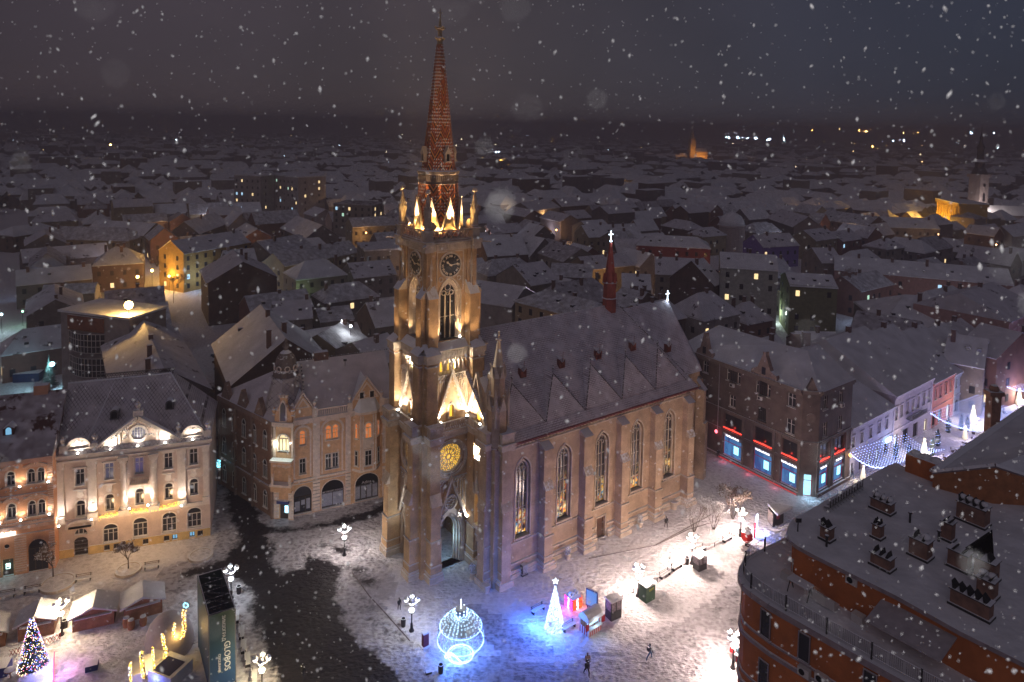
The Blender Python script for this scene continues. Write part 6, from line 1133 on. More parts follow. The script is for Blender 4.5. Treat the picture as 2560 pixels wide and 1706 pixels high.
for ph in (-1.1, -.5, 0, .45, .8, 1.2):
    for i in range(90):
        a = 2 * math.pi * i / 90; p = bp(a, ph); fr.tube(p, bp(a + .07, ph), .018, n=3)
        if ph in (-1.1, .45) or rnd.random() < .4: led.octa(p, .045 if ph == .45 else .03)
for i in range(70):   # door arch and base ring tube
    q = math.pi * i / 69; x = -.95 * math.cos(q); z = .1 + 1.9 * math.sin(q); led.octa((x, -math.sqrt(max(0, RB ** 2 - x * x - (z - 2.25) ** 2)) - .02, z), .075)
for i in range(150): a = 2 * math.pi * i / 150; led.octa((1.35 * math.cos(a), 1.35 * math.sin(a), .12), .05)
for i in range(120): a = 2 * math.pi * i / 120; led.octa((2.42 * math.cos(a), 2.42 * math.sin(a), 1.75), .05)
fr.build('wire_frame', WIRE, t_); led.build('led_string', LED, t_); sc_ = MB(); sc_.lathe([(2.3 * math.cos(ph), 2.25 + 2.3 * math.sin(ph)) for ph in (.5, .7, .9, 1.1, 1.3)], n=28, cap=False); sc_.build('snow_cover', SNOW, t_, smooth=True)
cp_ = MB(); cp_.lathe([(.62, 4.55), (.6, 5.15), (.5, 5.2)], n=12); cp_.build('cap', mat('cap_blue', (.3, .4, .6), rough=.3), t_); cl = MB()
for i in range(60): a = i * .7; cl.octa((.64 * math.cos(a), .64 * math.sin(a), 4.6 + .55 * (i % 6) / 5), .05)
cl.tube((0, 0, 5.2), (0, 0, 6.15), .05); cl.build('cap_lights', LEDW, t_)
lamp('POINT', (0, 0, 2.6), 1600, (.05, .20, 1), .6, parent=t_); lamp('POINT', (0, -2.6, .8), 60, (.08, .25, 1), .4, parent=t_); lamp('POINT', (0, 0, 4.3), 40, (.5, .7, 1), .5, parent=t_)
# cone tree of white lights
t_ = thing('light_cone_tree', 'tall cone tree of dense white lights with a star', 'light sculpture', G(1386, 1572), 0); fr = MB(); led = MB()
for k in range(12): a = k * math.pi / 6; fr.tube((1.05 * math.cos(a), 1.05 * math.sin(a), 0), (.06 * math.cos(a), .06 * math.sin(a), 5.1), .02, n=3)
for i in range(1000):
    h = rnd.random() ** 1.25; z = .1 + 4.9 * h; r = 1.0 * (1 - h) + .07; a = rnd.random() * 6.283
    if rnd.random() < .12 + .1 * math.sin(z * 9): continue
    led.octa((r * math.cos(a), r * math.sin(a), z), .036)
led.add([(0, -.05, 5.1)] + [((.42 if i % 2 == 0 else .17) * math.cos(i * math.pi / 5 + .3), -.05, 5.55 + (.42 if i % 2 == 0 else .17) * math.sin(i * math.pi / 5 + .3)) for i in range(10)] + [(0, .06, 5.55), (0, -.16, 5.55)], [(1 + i, 1 + (i + 1) % 10, 12) for i in range(10)] + [(1 + (i + 1) % 10, 1 + i, 11) for i in range(10)])
fr.build('cone_frame', WIRE, t_); led.build('led_string', LEDW, t_); lamp('POINT', (-.6, -1.5, 2.2), 1300, (.04, .17, 1), .5, parent=t_); lamp('POINT', (-2.4, .2, 1.4), 800, (.04, .16, 1), .4, parent=t_); lamp('POINT', (.4, 1.2, 2.5), 450, (.05, .2, 1), .5, parent=t_)
# gift box
t_ = thing('gift_box_light', 'giant gift box of magenta and red lights with a snowy bow', 'light sculpture', G(1433, 1516), .62); b_ = MB(); b_.box(-.72, -.72, .05, .72, .72, 1.35); b_.build('box', mat('gift_red', (.35, .02, .05), thr=.5), t_); led = MB(); gm2 = MB(); gm3 = MB()
for i in range(420):
    u, v = rnd.uniform(-.7, .7), rnd.uniform(.08, 1.33)
    if abs(u) < .13: gm3.octa((u, -.75, v), .035); gm3.octa((-.75, u, v), .035)
    else: led.octa((u, -.75, v), .03); gm2.octa((-.75, u, v), .033); led.octa((.75, u, v), .03)
led.build('red_lights', mat('led_red', (1, 1, 1), emit=(1, .08, .02), es=5, samp=False), t_); gm2.build('magenta_lights', mat('led_magenta', (1, 1, 1), emit=(1, .05, .45), es=6, samp=False), t_); gm3.build('ribbon_lights', LEDW, t_)
bw = MB(); [bw.frame(circ(s_ * .35, 1.6, .33, 12), circ(s_ * .35, 1.6, .2, 12), -.15, .15) for s_ in (-1, 1)]; bw.build('bow', SNOW, t_); lamp('POINT', (.4, -1.3, .6), 60, (1, .15, .1), .3, parent=t_); lamp('POINT', (-1.2, -.3, .6), 70, (1, .12, .5), .3, parent=t_)
# striped kiosk
STR = mat('stripe_white', (.6, .58, .6), snow=False); STRR = mat('stripe_red', (.4, .02, .03), snow=False)
def striped_kiosk(label, p, rz):
    t_ = thing('candy_kiosk', label, 'kiosk', p, rz, 'red and white striped kiosks'); b_ = MB()
    for i in range(12): x = -1.0 + i * 2 / 12; b_.box(x, -.7, .1, x + 1 / 6, -.6, .95, i % 2); b_.box(x, .6, .1, x + 1 / 6, .7, 2.0, i % 2)
    for i in range(8): y = -.7 + i * 1.4 / 8; b_.box(-1.02, y, .1, -.95, y + .175, 2.0 if 0 else .95, i % 2); b_.box(.95, y, .1, 1.02, y + .175, 2.0, i % 2); b_.box(-1.02, y, 1.7, -.95, y + .175, 2.3, i % 2)
    b_.build('panel', [STR, STRR], t_); c = MB(); c.box(-1.1, -.95, .92, 1.1, -.55, 1.0); c.build('counter', STR, t_)
    for x in (-.97, .97): q = MB(); q.box(x - .05, -.68, .95, x + .05, -.58, 1.75); q.build('corner_post', STR, t_)
    for x in (-1.25, 1.25): q = MB(); q.box(x - .25, -.75, .95, x + .25, -.7, 1.7); q.build('shutter', STRR, t_)
    rf_ = MB(); prof = [(-.8, 1.75), (-.72, 2.15), (-.4, 2.5), (0, 2.62), (.4, 2.5), (.72, 2.15), (.8, 1.75)]
    n = len(prof); rf_.add([(-1.15, y, z) for y, z in prof] + [(1.15, y, z) for y, z in prof], [(i, n + i, n + i + 1, i + 1) for i in range(n - 1)] + [tuple(range(n)), tuple(range(2 * n - 1, n - 1, -1))]); rf_.build('roof', SNOW, t_)
    g_ = MB(); g_.box(-.85, -.3, 1.0, .85, -.25, 1.7); g_.build('lit_interior', mat('kiosk_glow', (1, 1, 1), emit=(.55, .9, 1), es=1.3, samp=False), t_); lamp('POINT', (0, -.95, 1.6), 40, (.6, .85, 1), .2, parent=t_); return t_
striped_kiosk('striped kiosk with barrel roof right of the lit cone tree', G(1476, 1578), wy + .02); striped_kiosk('striped kiosk half hidden behind the rounded building', r4(120, 1430) + Vector((.8, 0, 0)), wy - 1.2)
def booth(label, p, rz, w_, d_, h_, look):
    t_ = thing('booth', label, 'booth', p, rz, 'small booths along the walkway'); b_ = MB(); m_ = mat('booth_' + look, {'dark': (.05, .05, .055), 'green': (.06, .11, .07)}[look], snow=False)
    if look == 'green':
        b_.box(-w_ / 2, -d_ / 2, 0, w_ / 2, d_ / 2, h_); b_.build('body', m_, t_); text('OPT', .42, mat('yellow_paint', (.6, .5, .05), snow=False), t_, face_m(.1, -d_ / 2 - .01, h_ * .72), 'painted_letters')
    else:
        b_.box(-w_ / 2, -d_ / 2, 0, w_ / 2, d_ / 2, h_ * .45); [b_.box(x - .04, y - .04, 0, x + .04, y + .04, h_) for x in (-w_ / 2 + .04, w_ / 2 - .04, 0) for y in (-d_ / 2 + .04, d_ / 2 - .04)]; b_.build('body', m_, t_)
        g_ = MB(); g_.box(-w_ / 2 + .06, -d_ / 2 + .06, h_ * .45, w_ / 2 - .06, d_ / 2 - .06, h_ - .05)
        pm = mat('booth_glass', (.30, .25, .28), rough=.3, var=.6, vs=7, snow=False); g_.build('glass_case', pm, t_)
    r_ = MB(); r_.box(-w_ / 2 - .12, -d_ / 2 - .12, h_, w_ / 2 + .12, d_ / 2 + .12, h_ + .12); r_.slab([(-.35, h_ + .1), (.35, h_ + .1), (0, h_ + .4)], -d_ / 2 - .14, -d_ / 2 - .08); r_.build('roof', SNOW, t_)
booth('glazed dark booth with carved gable, between striped kiosk and green booth', G(1533, 1542), wy - .12, 1.5, 1.1, 2.2, 'dark'); booth('closed green booth with yellow letters beside a lamp', G(1617, 1497), wy - .05, 1.5, 1.2, 1.95, 'green'); booth('glazed green based booth with white snow roof, mid walkway', G(1749, 1421), wy - .1, 1.4, 1.1, 1.75, 'dark')
# poster board
t_ = thing('poster_board', 'standing advert board with lit blue poster behind the striped kiosk', 'advert board', G(1479, 1524), wy - 1.25); b_ = MB(); b_.box(-.75, -.1, .3, .75, .1, 2.4); b_.box(-.6, -.05, 0, -.5, .05, .4); b_.box(.5, -.05, 0, .6, .05, .4); b_.build('frame', mat('board_blue', (.04, .06, .16)), t_); b_ = MB(); b_.box(-.65, -.12, .45, .65, -.1, 2.25); b_.build('poster', mat('poster_glow', (1, 1, 1), emit=(.12, .3, .55), es=.8, samp=False), t_)
# triangular stand near bank
t_ = thing('triangular_kiosk', 'black triangular kiosk with wedge roof near the bank corner', 'kiosk', r3(1460, 620), 0); P3_ = [Vector(q[:2]) - Vector(t_.location[:2]) for q in (r3(1365, 600), r3(1432, 685), r3(1560, 625))]; b_ = MB(); b_.prism([tuple(p) for p in orient(P3_)], 0, 2.0); b_.build('body', mat('kiosk_black', (.03, .028, .03), snow=False), t_)
tops = [Vector(q[:2]) - Vector(t_.location[:2]) for q in (r3(1368, 385, 2.3), r3(1490, 520, 2.3), r3(1675, 425, 2.3))]; b_ = MB(); b_.prism([tuple(p) for p in orient(tops)], 2.0, 2.3); b_.build('roof', SNOW, t_)
a, b2_, c3 = [Vector((*p, 0)) for p in P3_]
d = (b2_ - a); q = MB(Matrix.Translation(a) @ Matrix.Rotation(math.atan2(d.y, d.x), 4, 'Z')); q.box(.12, -.05, .15, d.length * .47, -.01, 1.9); q.box(d.length * .53, -.05, .15, d.length - .12, -.01, 1.9); q.build('poster', mat('poster_pale', (.42, .34, .30), var=.5, vs=4, snow=False), t_)
d = (c3 - b2_); q = MB(Matrix.Translation(b2_) @ Matrix.Rotation(math.atan2(d.y, d.x), 4, 'Z')); q.slab(circ(d.length * .45, 1.35, .42, 14), -.05, -.01); q.build('round_emblem', mat('emblem_red', (.35, .04, .06), snow=False), t_)
# brick pillar and small things
def pillar(label, p):
    t_ = thing('info_pillar', label, 'info pillar', p, wy); b_ = MB(); b_.box(-.32, -.22, .1, .32, .22, 1.5); b_.build('body', mat('pillar_maroon', (.14, .03, .05)), t_); b_ = MB(); b_.box(-.5, -.4, 0, .5, .4, .12); b_.box(-.36, -.26, 1.5, .36, .26, 1.62); b_.build('slab', SNOW, t_)
pillar('maroon info pillar left of the light ball', G(1063, 1616))
def pot(label, p, plant=1, s=1.0):
    t_ = thing('stone_planter', label, 'planter', p, 0, 'round stone planters by the church'); b_ = MB(); b_.lathe([(.3 * s, 0), (.36 * s, .5 * s), (.42 * s, .75 * s), (.34 * s, .78 * s), (.3 * s, .7 * s)], n=10); b_.build('pot', STONE, t_)
    if plant:
        c = MB(); rr = random.Random(int(p.x * 10)); [c.octa((rr.uniform(-.3, .3) * s, rr.uniform(-.3, .3) * s, (.8 + rr.random() * .8) * s), .1 * s) for _ in range(60)]; c.tube((0, 0, .6), (0, 0, 1.2 * s), .04); c.build('shrub', mat('shrub_dark', (.05, .045, .035), thr=.5), t_)
pot('round stone planter without a plant at the corner pier foot', G(1216, 1480), 0, 1.2); pot('stone planter with dark shrub beside the portal', G(1182, 1447), 1, 1.2); pot('stone planter with a figure-like shrub by the second buttress', z2(540, 1500), 1); pot('stone planter between side door and fourth buttress', z2(1085, 1258), 1); pot('snow covered low planter at the far corner of the nave', r3(215, 450), 0, 1.5)
t_ = thing('donation_box', 'dark lattice sided box against the nave plinth', 'box', G(1309, 1437), CH_Z); b_ = MB(); b_.box(-.45, -.35, 0, .45, .35, .25); b_.box(-.35, -.3, .25, .35, .3, 1.35); b_.build('body', DARK, t_); b_ = MB(); grille(b_, -.3, .3, .4, 1.3, -.32, 4, 5, .015); b_.build('lattice', SNOW, t_)
t_ = thing('street_bollard', 'black road marker post lying by the front bin', 'bollard', c8(240, 1020), .4); b_ = MB(); b_.box(-.3, -.2, 0, .3, .2, .2); b_.build('body', DARK, t_)
# chain fences
for a, b_, lab in ((G(1390, 1640) if 0 else c8(1670, 500), c8(1960, 345), 'low chain rail between striped kiosk and green booth'), (c8(2160, 255), c8(2353, 130), 'low rail with benches left of the walkway lamp'), (r3(610, 975), r3(1020, 745), 'low rail from white topped booth to the farthest lamp')):
    t_ = MB(); t_.tube(a + Vector((0, 0, .55)), b_ + Vector((0, 0, .55)), .035, n=4); n = max(2, int((b_ - a).length / 1.6))
    for i in range(n + 1): p = a.lerp(b_, i / n); t_.tube(p, p + Vector((0, 0, .6)), .05, n=5)
    tag(t_.build('low_rail', IRON), lab, 'rail', 'low rails on the square')
kb = MB()
for pts in ([r8(*p) for p in ((1400, 560), (1560, 780), (1700, 930), (1930, 1190))], [z2(700, 1500), z2(1200, 1400), z2(1620, 1170)], [r3(0, 905), r3(380, 715), r3(700, 620)]):
    kb.path([p + Vector((0, 0, .05)) for p in pts], .07, 4)
struct('kerb', kb, mat('kerb_stone', (.20, .17, .17), snow=False))
# inflatable figure: kept generic (red coat, snow piled on top)
t_ = thing('inflatable_figure', 'red coated inflatable winter figure with snow on top beside a lit white frame', 'inflatable', r3(1110, 895), wy + .3); b_ = MB(); b_.lathe([(.22, .35), (.6, .7), (.78, 1.1), (.75, 1.5), (.5, 1.9), (.3, 2.05)], n=12); b_.tube((.5, 0, 1.6), (1.2, -.1, 1.9), .2, .15, 8); b_.tube((-.5, 0, 1.6), (-.85, -.3, 1.1), .2, .15, 8); b_.build('coat', mat('coat_red', (.5, .02, .02), thr=.55), t_, smooth=True)
b_ = MB(); b_.lathe([(.62, .72), (.72, .8), (.62, .92)], n=12); b_.ball(0, 0, 2.25, .36, 10); b_.build('fur_trim', STR, t_, smooth=True)
for x in (-.25, .25): q = MB(); q.tube((x, 0, .4), (x, 0, .1), .17, .16, 8); q.box(x - .16, -.4, 0, x + .16, .12, .16); q.build('boot', DARK, t_)
t_ = thing('lit_white_frame', 'tall white light frame with red panel beside the inflatable figure', 'light sculpture', r3(1215, 800), wy + .3); b_ = MB(); b_.box(-.6, -.05, .1, 0, .05, 2.2); b_.build('red_panel', mat('panel_red', (1, 1, 1), emit=(.8, .02, .04), es=.7, samp=False), t_); led = MB()
for i in range(260): z = rnd.random() * 2.7; led.octa((.1 + rnd.random() * .55, -.08, z + .1), .04)
for i in range(60): a = i * math.pi / 30; led.octa((.1 + .5 * math.cos(a), -.1, 2.7 + .5 * math.sin(a)), .06)
led.build('led_string', LEDW, t_); lamp('POINT', (.9, -.6, .9), 320, (.15, .28, 1), .3, parent=t_)
# ---------------------------------------------------------------- people
def person(label, p, rz, coat, trousers=(.02, .02, .03), hat=(.02, .02, .02), h=1.72, step=.25, bag=None, name='person'):
    t_ = thing('person', label, 'person', p, rz, 'people crossing the square'); k = h / 1.72; sk = (.32, .2, .15)
    def skin(nm, V, Ed, m_, par, sub=2):
        me = bpy.data.meshes.new(nm); me.from_pydata([Vector(v[:3]) * k for v in V], Ed, []); o = bpy.data.objects.new(nm, me); COL.objects.link(o)
        mo = o.modifiers.new('s', 'SKIN'); ss = o.modifiers.new('u', 'SUBSURF'); ss.levels = sub; ss.render_levels = sub
        for i, v in enumerate(V): r = v[3] * k; me.skin_vertices[0].data[i].radius = (r, r * (v[4] if len(v) > 4 else 1))
        me.skin_vertices[0].data[0].use_root = True
        o.update_tag(); dg = bpy.context.evaluated_depsgraph_get(); dg.update(); m2_ = bpy.data.meshes.new_from_object(o.evaluated_get(dg)); COL.objects.unlink(o); m2_.materials.clear(); m2_.materials.append(m_); q = bpy.data.objects.new(nm, m2_); COL.objects.link(q); q.parent = par
        m2_.polygons.foreach_set('use_smooth', [True] * len(m2_.polygons)); return q
    s = step
    V = [(0, 0, .95, .15, .8), (0, 0, 1.15, .14, .8), (0, .0, 1.36, .16, .75), (0, 0, 1.47, .07), (0, -.01, 1.53, .06), (0, -.02, 1.62, .095, 1.1), (0, -.02, 1.7, .07),
         (.09, 0, .88, .1), (.1, -s, .5, .07), (.1, -s * .9, .1, .05), (.1, -s - .12, .04, .04), (-.09, 0, .88, .1), (-.1, s, .5, .07), (-.1, s * 1.6, .12, .05), (-.1, s * 1.5 - .1, .06, .04),
         (.19, 0, 1.4, .065), (.25, s * .4, 1.12, .05), (.24, s * .2 - .12, .9, .038), (.24, s * .2 - .17, .83, .035), (-.19, 0, 1.4, .065), (-.25, -s * .4, 1.12, .05), (-.24, -s * .3 - .1, .9, .038), (-.24, -s * .3 - .15, .83, .035)]
    Ed = [(0, 1), (1, 2), (2, 3), (3, 4), (4, 5), (5, 6), (0, 7), (7, 8), (8, 9), (9, 10), (0, 11), (11, 12), (12, 13), (13, 14), (2, 15), (15, 16), (16, 17), (17, 18), (2, 19), (19, 20), (20, 21), (21, 22)]
    nm = 'c%d%d%d' % tuple(int(c * 99) for c in coat)
    skin('body', V, Ed, mat('trouser_' + nm, trousers, thr=.9), t_)
    C_ = [(0, 0, .88, .17, .85), (0, 0, 1.15, .17, .8), (0, 0, 1.38, .19, .75), (.21, 0, 1.4, .085), (.27, s * .4, 1.12, .07), (.255, s * .2 - .1, .93, .055), (-.21, 0, 1.4, .085), (-.27, -s * .4, 1.12, .07), (-.255, -s * .3 - .08, .93, .055), (0, 0, 1.48, .09)]
    skin('coat', C_, [(0, 1), (1, 2), (2, 3), (3, 4), (4, 5), (2, 6), (6, 7), (7, 8), (2, 9)], mat('coat_' + nm, coat, thr=.8), t_)
    f = MB(); f.ball(0, -.03 * k, 1.62 * k, .088 * k, 10, sz=1.2, sy=.9); f.octa((0, -.12 * k, 1.61 * k), .018 * k); f.build('face', mat('skin', sk, snow=False), t_, smooth=True)
    hh_ = MB(); hh_.ball(0, .0, 1.67 * k, .115 * k, 10, sz=.85); hh_.build('hat', mat('hat_' + nm, hat, thr=.85), t_, smooth=True)
    for sg, yy in ((1, s * .2 - .18), (-1, -s * .3 - .16)):
        hd_ = MB(); x = sg * .24 * k
        for q in range(4): hd_.tube((x + (q - 1.5) * .018 * k, yy * k, .83 * k), (x + (q - 1.5) * .018 * k, (yy - .02) * k, (.75 - .01 * (q in (1, 2))) * k), .009 * k, n=5)
        hd_.tube((x - sg * .035 * k, yy * k, .84 * k), (x - sg * .05 * k, (yy - .03) * k, .79 * k), .01 * k, n=5); hd_.ball(x, yy * k, .85 * k, .04 * k, 8); hd_.build('hand', mat('skin', sk), t_)
    if bag: b_ = MB(); b_.box(-.16 * k, .12 * k, 1.0 * k, .16 * k, .3 * k, 1.42 * k); b_.build('backpack', mat('bag_' + nm, bag, thr=.85), t_)
    return t_
person('person in black walking in front of the light ball area toward the camera', G(1467, 1690), .5, (.012, .012, .016), h=1.75)
person('person in light pink jacket just behind the walker in black', c8(1574, 975), .2, (.5, .33, .30), (.05, .05, .08), (.3, .2, .2), h=1.65, step=.1)
person('person in dark jacket and blue jeans with backpack striding right', G(1624, 1648), 2.0, (.015, .015, .03), (.08, .16, .32), h=1.7, step=.32, bag=(.02, .02, .04))
person('person in black coat near the nave wall past the side door', G(1665, 1320), .3, (.01, .01, .01), h=1.65, step=.15)
person('lone dark figure beside the kerb between lamp and tower foot', G(998, 1525), .8, (.02, .022, .02), h=1.45, step=.1)
person('person in black standing at the bottom edge on the dark road', G(757, 1700), 2.8, (.012, .012, .012), h=1.65, step=.12)
person('dark figure by the red lit plinth of the bank building', r1(342, 1180), .5, (.01, .008, .01), h=1.7, step=.1)
person('dark figure beside the glowing statue at the lit street corner', r2(275, 1245), 1.2, (.02, .02, .03), h=1.7, step=.2)
# ---------------------------------------------------------------- trees and round beds
BARK = mat('bark', (.07, .05, .04), thr=.55); TWIG = mat('twig_snow', (.15, .11, .09), thr=.62); LEAFB = mat('dry_leaves', (.16, .09, .05), thr=.6)
def bush(label, p, h, spread, seed, cat='tree', leaves=0, trunk=.6, group='snowy bare trees'):
    t_ = thing('bare_tree', label, cat, p, 0, group); rr = random.Random(seed); tr_ = MB(); cr_ = MB(); cr2 = MB()
    def grow(a, d, L, r, dep):
        b_ = a + d * L; (tr_ if dep > 2 else cr_).tube(a, b_, r, r * .7, 5 if dep > 2 else 3)
        if dep == 0:
            for _ in range(2): cr2.octa(b_ + Vector((rr.uniform(-.1, .1), rr.uniform(-.1, .1), rr.uniform(-.05, .1))), rr.uniform(.02, .05))
            return
        for _ in range(3 if dep > 1 else 3):
            nd = (d + Vector((rr.uniform(-1, 1), rr.uniform(-1, 1), rr.uniform(-.2, .5))) * spread).normalized(); grow(b_, nd, L * rr.uniform(.62, .85), r * .62, dep - 1)
            if leaves and dep < 3:
                for _ in range(leaves): q = b_ + nd * L * rr.random() + Vector((rr.uniform(-.15, .15), rr.uniform(-.15, .15), rr.uniform(-.1, .1))); cr2.octa(q, rr.uniform(.05, .11))
    if trunk > .5: grow(Vector((0, 0, 0)), Vector((0, 0, 1)), h * .3, .09, 5)
    else:
        for k in range(5): a = k * 1.26 + rr.random(); grow(Vector((.1 * math.cos(a), .1 * math.sin(a), 0)), Vector((.35 * math.cos(a), .35 * math.sin(a), 1)).normalized(), h * .27, .05, 4)
    tr_.build('trunk', BARK, t_); cr_.build('crown', TWIG, t_); cr2.build('leaves' if leaves > 1 else 'snow_tufts', LEAFB if leaves > 1 else SNOW, t_); return t_
def bed(label, p, r):
    t_ = thing('round_bed', label, 'planting bed', p, 0, 'round tree beds'); b_ = MB(); b_.lathe([(r, 0), (r, .35), (r - .25, .35), (r - .3, .2)], n=28, cap=False); b_.build('rim', STONE, t_); c = MB(); c.lathe([(r - .25, .28), (.1, .34)], n=24); c.build('snow_fill', GS, t_)
bed('large round bed with the leafy tree, left of the benches', G(145, 1462), 1.9); bed('round bed with the small bare tree', G(321, 1428), 1.5); bed('empty round bed of snow near the road corner', G(502, 1392), 1.5)
bush('broad low tree with brown leaves in the large round bed', G(133, 1448) + Vector((0, 0, .3)), 4.0, .7, 3, leaves=3); bush('small round crowned tree in the middle round bed', G(321, 1428) + Vector((0, 0, .3)), 3.7, .55, 4, leaves=2)
bush('wide twiggy bush nearest the nave corner, left of the three', G(1735, 1330), 5.3, .42, 5, 'bush', trunk=0); bush('twiggy bush in the middle of the three by the nave', G(1784, 1324), 4.9, .42, 6, 'bush', trunk=0); bush('snow laden bush behind the farthest walkway lamp', G(1832, 1298), 5.6, .48, 7, 'bush', leaves=2, trunk=0)
# ---------------------------------------------------------------- market corner
def stall(label, pa, pb, z_e, z_r, D, low=0):
    A, B = Vector(pa[:2]), Vector(pb[:2]); root, L = front('market_stall', label, 'market stall', A, B, 'wooden market stalls'); b_ = MB(); b_.box(0, 0, 0, L, D, z_e); b_.slab([(0, z_e), (L, z_e), (L / 2, z_r)], 0, D); b_.build('walls', LOG, root)
    c = MB()
    c.add([(-.35, -.45, z_e - .1), (L / 2, -.45, z_r + .12), (L / 2, D + .3, z_r + .12), (-.35, D + .3, z_e - .1), (L + .35, -.45, z_e - .1), (L + .35, D + .3, z_e - .1), (-.35, -.45, z_e - .3), (L / 2, -.45, z_r - .1), (L + .35, -.45, z_e - .3)], [(0, 1, 2, 3), (1, 4, 5, 2), (6, 7, 1, 0), (7, 8, 4, 1)]); c.build('roof', SNOW, root)
    l_ = MB(); l_.box(.2, -.35, z_e * .78, L - .2, 0, z_e * .78 + .08); l_.build('closed_flap', SNOW, root)
    for i in range(int(L * 4)): pass
    k = MB(); [k.ball(-.3 + (L + .6) * i / 30, -.45, z_e - .12 + (z_r - z_e) * (1 - abs(i / 15 - 1)) + .05, .09, 6) for i in range(31)]; k.build('snow_edge', SNOW, root)
    return root
stall('wooden stall farthest right of the row, grey snow roof with a dark slot', c7(1040, 600), c7(1365, 508), 1.95, 2.6, 2.5); stall('wooden stall with glowing snow roof, second from the right', c7(608, 682), c7(960, 602), 1.9, 2.6, 2.5)
r_ = stall('wooden stall with brilliant white roof and red lattice fence', c7(150, 760), c7(455, 690), 2.0, 2.7, 2.4); stall('wooden stall cut by the left edge of the photo', c7(-230, 870), c7(45, 790), 1.9, 2.6, 2.4)
t_ = thing('lattice_fence', 'low red lattice fence in front of the brightest stall', 'fence', (0, 0, 0)); pts = [c7(80, 880), c7(335, 800), c7(505, 735), c7(525, 610)]; b_ = MB(); lt = MB()
for a, b2_ in zip(pts, pts[1:]):
    n = max(2, int((b2_ - a).length / .28)); lt.tube(a + Vector((0, 0, .75)), b2_ + Vector((0, 0, .75)), .07, n=4)
    for i in range(n): p, q = a.lerp(b2_, i / n), a.lerp(b2_, (i + 1) / n); b_.tube(p, q + Vector((0, 0, .7)), .025, n=3); b_.tube(p + Vector((0, 0, .7)), q, .025, n=3)
b_.build('lattice', STRR, t_); lt.build('handrail', SNOW, t_)
def barrel(label, p):
    t_ = thing('barrel', label, 'barrel', p, 0, 'barrels by the stalls'); b_ = MB(); b_.lathe([(.32, 0), (.4, .5), (.32, 1.0)], n=12); b_.build('body', LOG, t_); c = MB(); c.lathe([(.3, 1.0), (.3, 1.08), (.2, 1.12)], n=12); c.build('lid', SNOW, t_)
barrel('left barrel of the pair by the right hand stall', G(328, 1572)); barrel('right barrel of the pair, dark ring top', G(358, 1563)); barrel('green lidded bin beside the left barrel', G(316, 1567))
t_ = thing('covered_crate', 'blue tarpaulin covered crate alone on the trodden snow', 'crate', G(230, 1672), .4); b_ = MB(); b_.box(-.55, -.45, 0, .55, .45, .6); b_.build('box', mat('tarp_blue', (.03, .05, .2), thr=.7), t_)
# decorated tree on platform
t_ = thing('christmas_tree', 'decorated christmas tree with blue, gold and red lights', 'christmas tree', G(83, 1672), 0); g_ = MB(); rr = random.Random(9); li = [MB(), MB(), MB()]
g_.lathe([(1.2, .3), (.85, 1.6), (.5, 3.4), (.08, 5.4)], n=12)
for i in range(1500):
    h = rr.random() ** 1.4; r = 1.25 * (1 - h) + .06; a = rr.random() * 6.283; z = .3 + 5.0 * h; p = Vector((r * math.cos(a), r * math.sin(a), z)); g_.tube(p * 1.0 - Vector((0, 0, .05)), p + Vector((math.cos(a) * .14, math.sin(a) * .14, -.1)), .03, .01, 3)
    if i % 2: li[[0, 1, 1, 0, 2][i % 5]].octa(p + Vector((math.cos(a) * .1, math.sin(a) * .1, 0)), .038)
g_.build('branches', mat('fir_dark', (.02, .035, .03), thr=.9), t_); [li[k].build(n_, m_, t_) for k, (n_, m_) in enumerate((('blue_lights', mat('led_deepblue', (1, 1, 1), emit=(.2, .3, 1), es=6, samp=False)), ('gold_lights', mat('led_gold', (1, 1, 1), emit=(1, .8, .4), es=7, samp=False)), ('red_lights', mat('led_rose', (1, 1, 1), emit=(1, .2, .3), es=6, samp=False))))]
lamp('POINT', (1.3, -.6, 1.2), 160, (.35, .35, 1), .4, parent=t_); q = MB(); q.tube((0, 0, 0), (0, 0, .5), .12); q.build('trunk', BARK, t_)
t_ = thing('tree_platform', 'white platform with red edge under the christmas tree', 'platform', (0, 0, 0)); pf = [c7(160, 1080), c7(370, 900), c7(455, 865), c7(445, 1150), c7(140, 1200)]; b_ = MB(); b_.prism([tuple(p[:2]) for p in orient([Vector(p[:2]) for p in pf])], 0, .35); b_.build('deck', SNOW, t_); q = MB(); q.tube(pf[2] + Vector((0, 0, .3)), pf[3] + Vector((0, 0, .3)), .08, n=4); q.build('edge_trim', mat('led_pink', (1, 1, 1), emit=(1, .1, .2), es=2, samp=False), t_); lamp('POINT', c7(560, 1000) + Vector((0, 0, 1.2)), 130, (1, .3, .7), .3, parent=t_); lamp('POINT', c7(420, 1090) + Vector((0, 0, 1.0)), 150, (.2, .25, 1), .3, parent=t_)
t_ = thing('lit_counter', 'white topped counter cut by the bottom left corner', 'counter', c7(20, 1020), .3); b_ = MB(); b_.box(-1.4, -.7, 0, .6, .9, 1.0); b_.build('body', mat('counter_blue', (.05, .06, .25), snow=True), t_); t_ = thing('parasol_stool', 'snow topped round stool beside the corner counter', 'stool', c7(85, 1060)); b_ = MB(); b_.tube((0, 0, 0), (0, 0, .8), .07); b_.lathe([(.5, .8), (.5, .9), (.2, 1.0)], n=12); b_.build('body', LOG, t_)
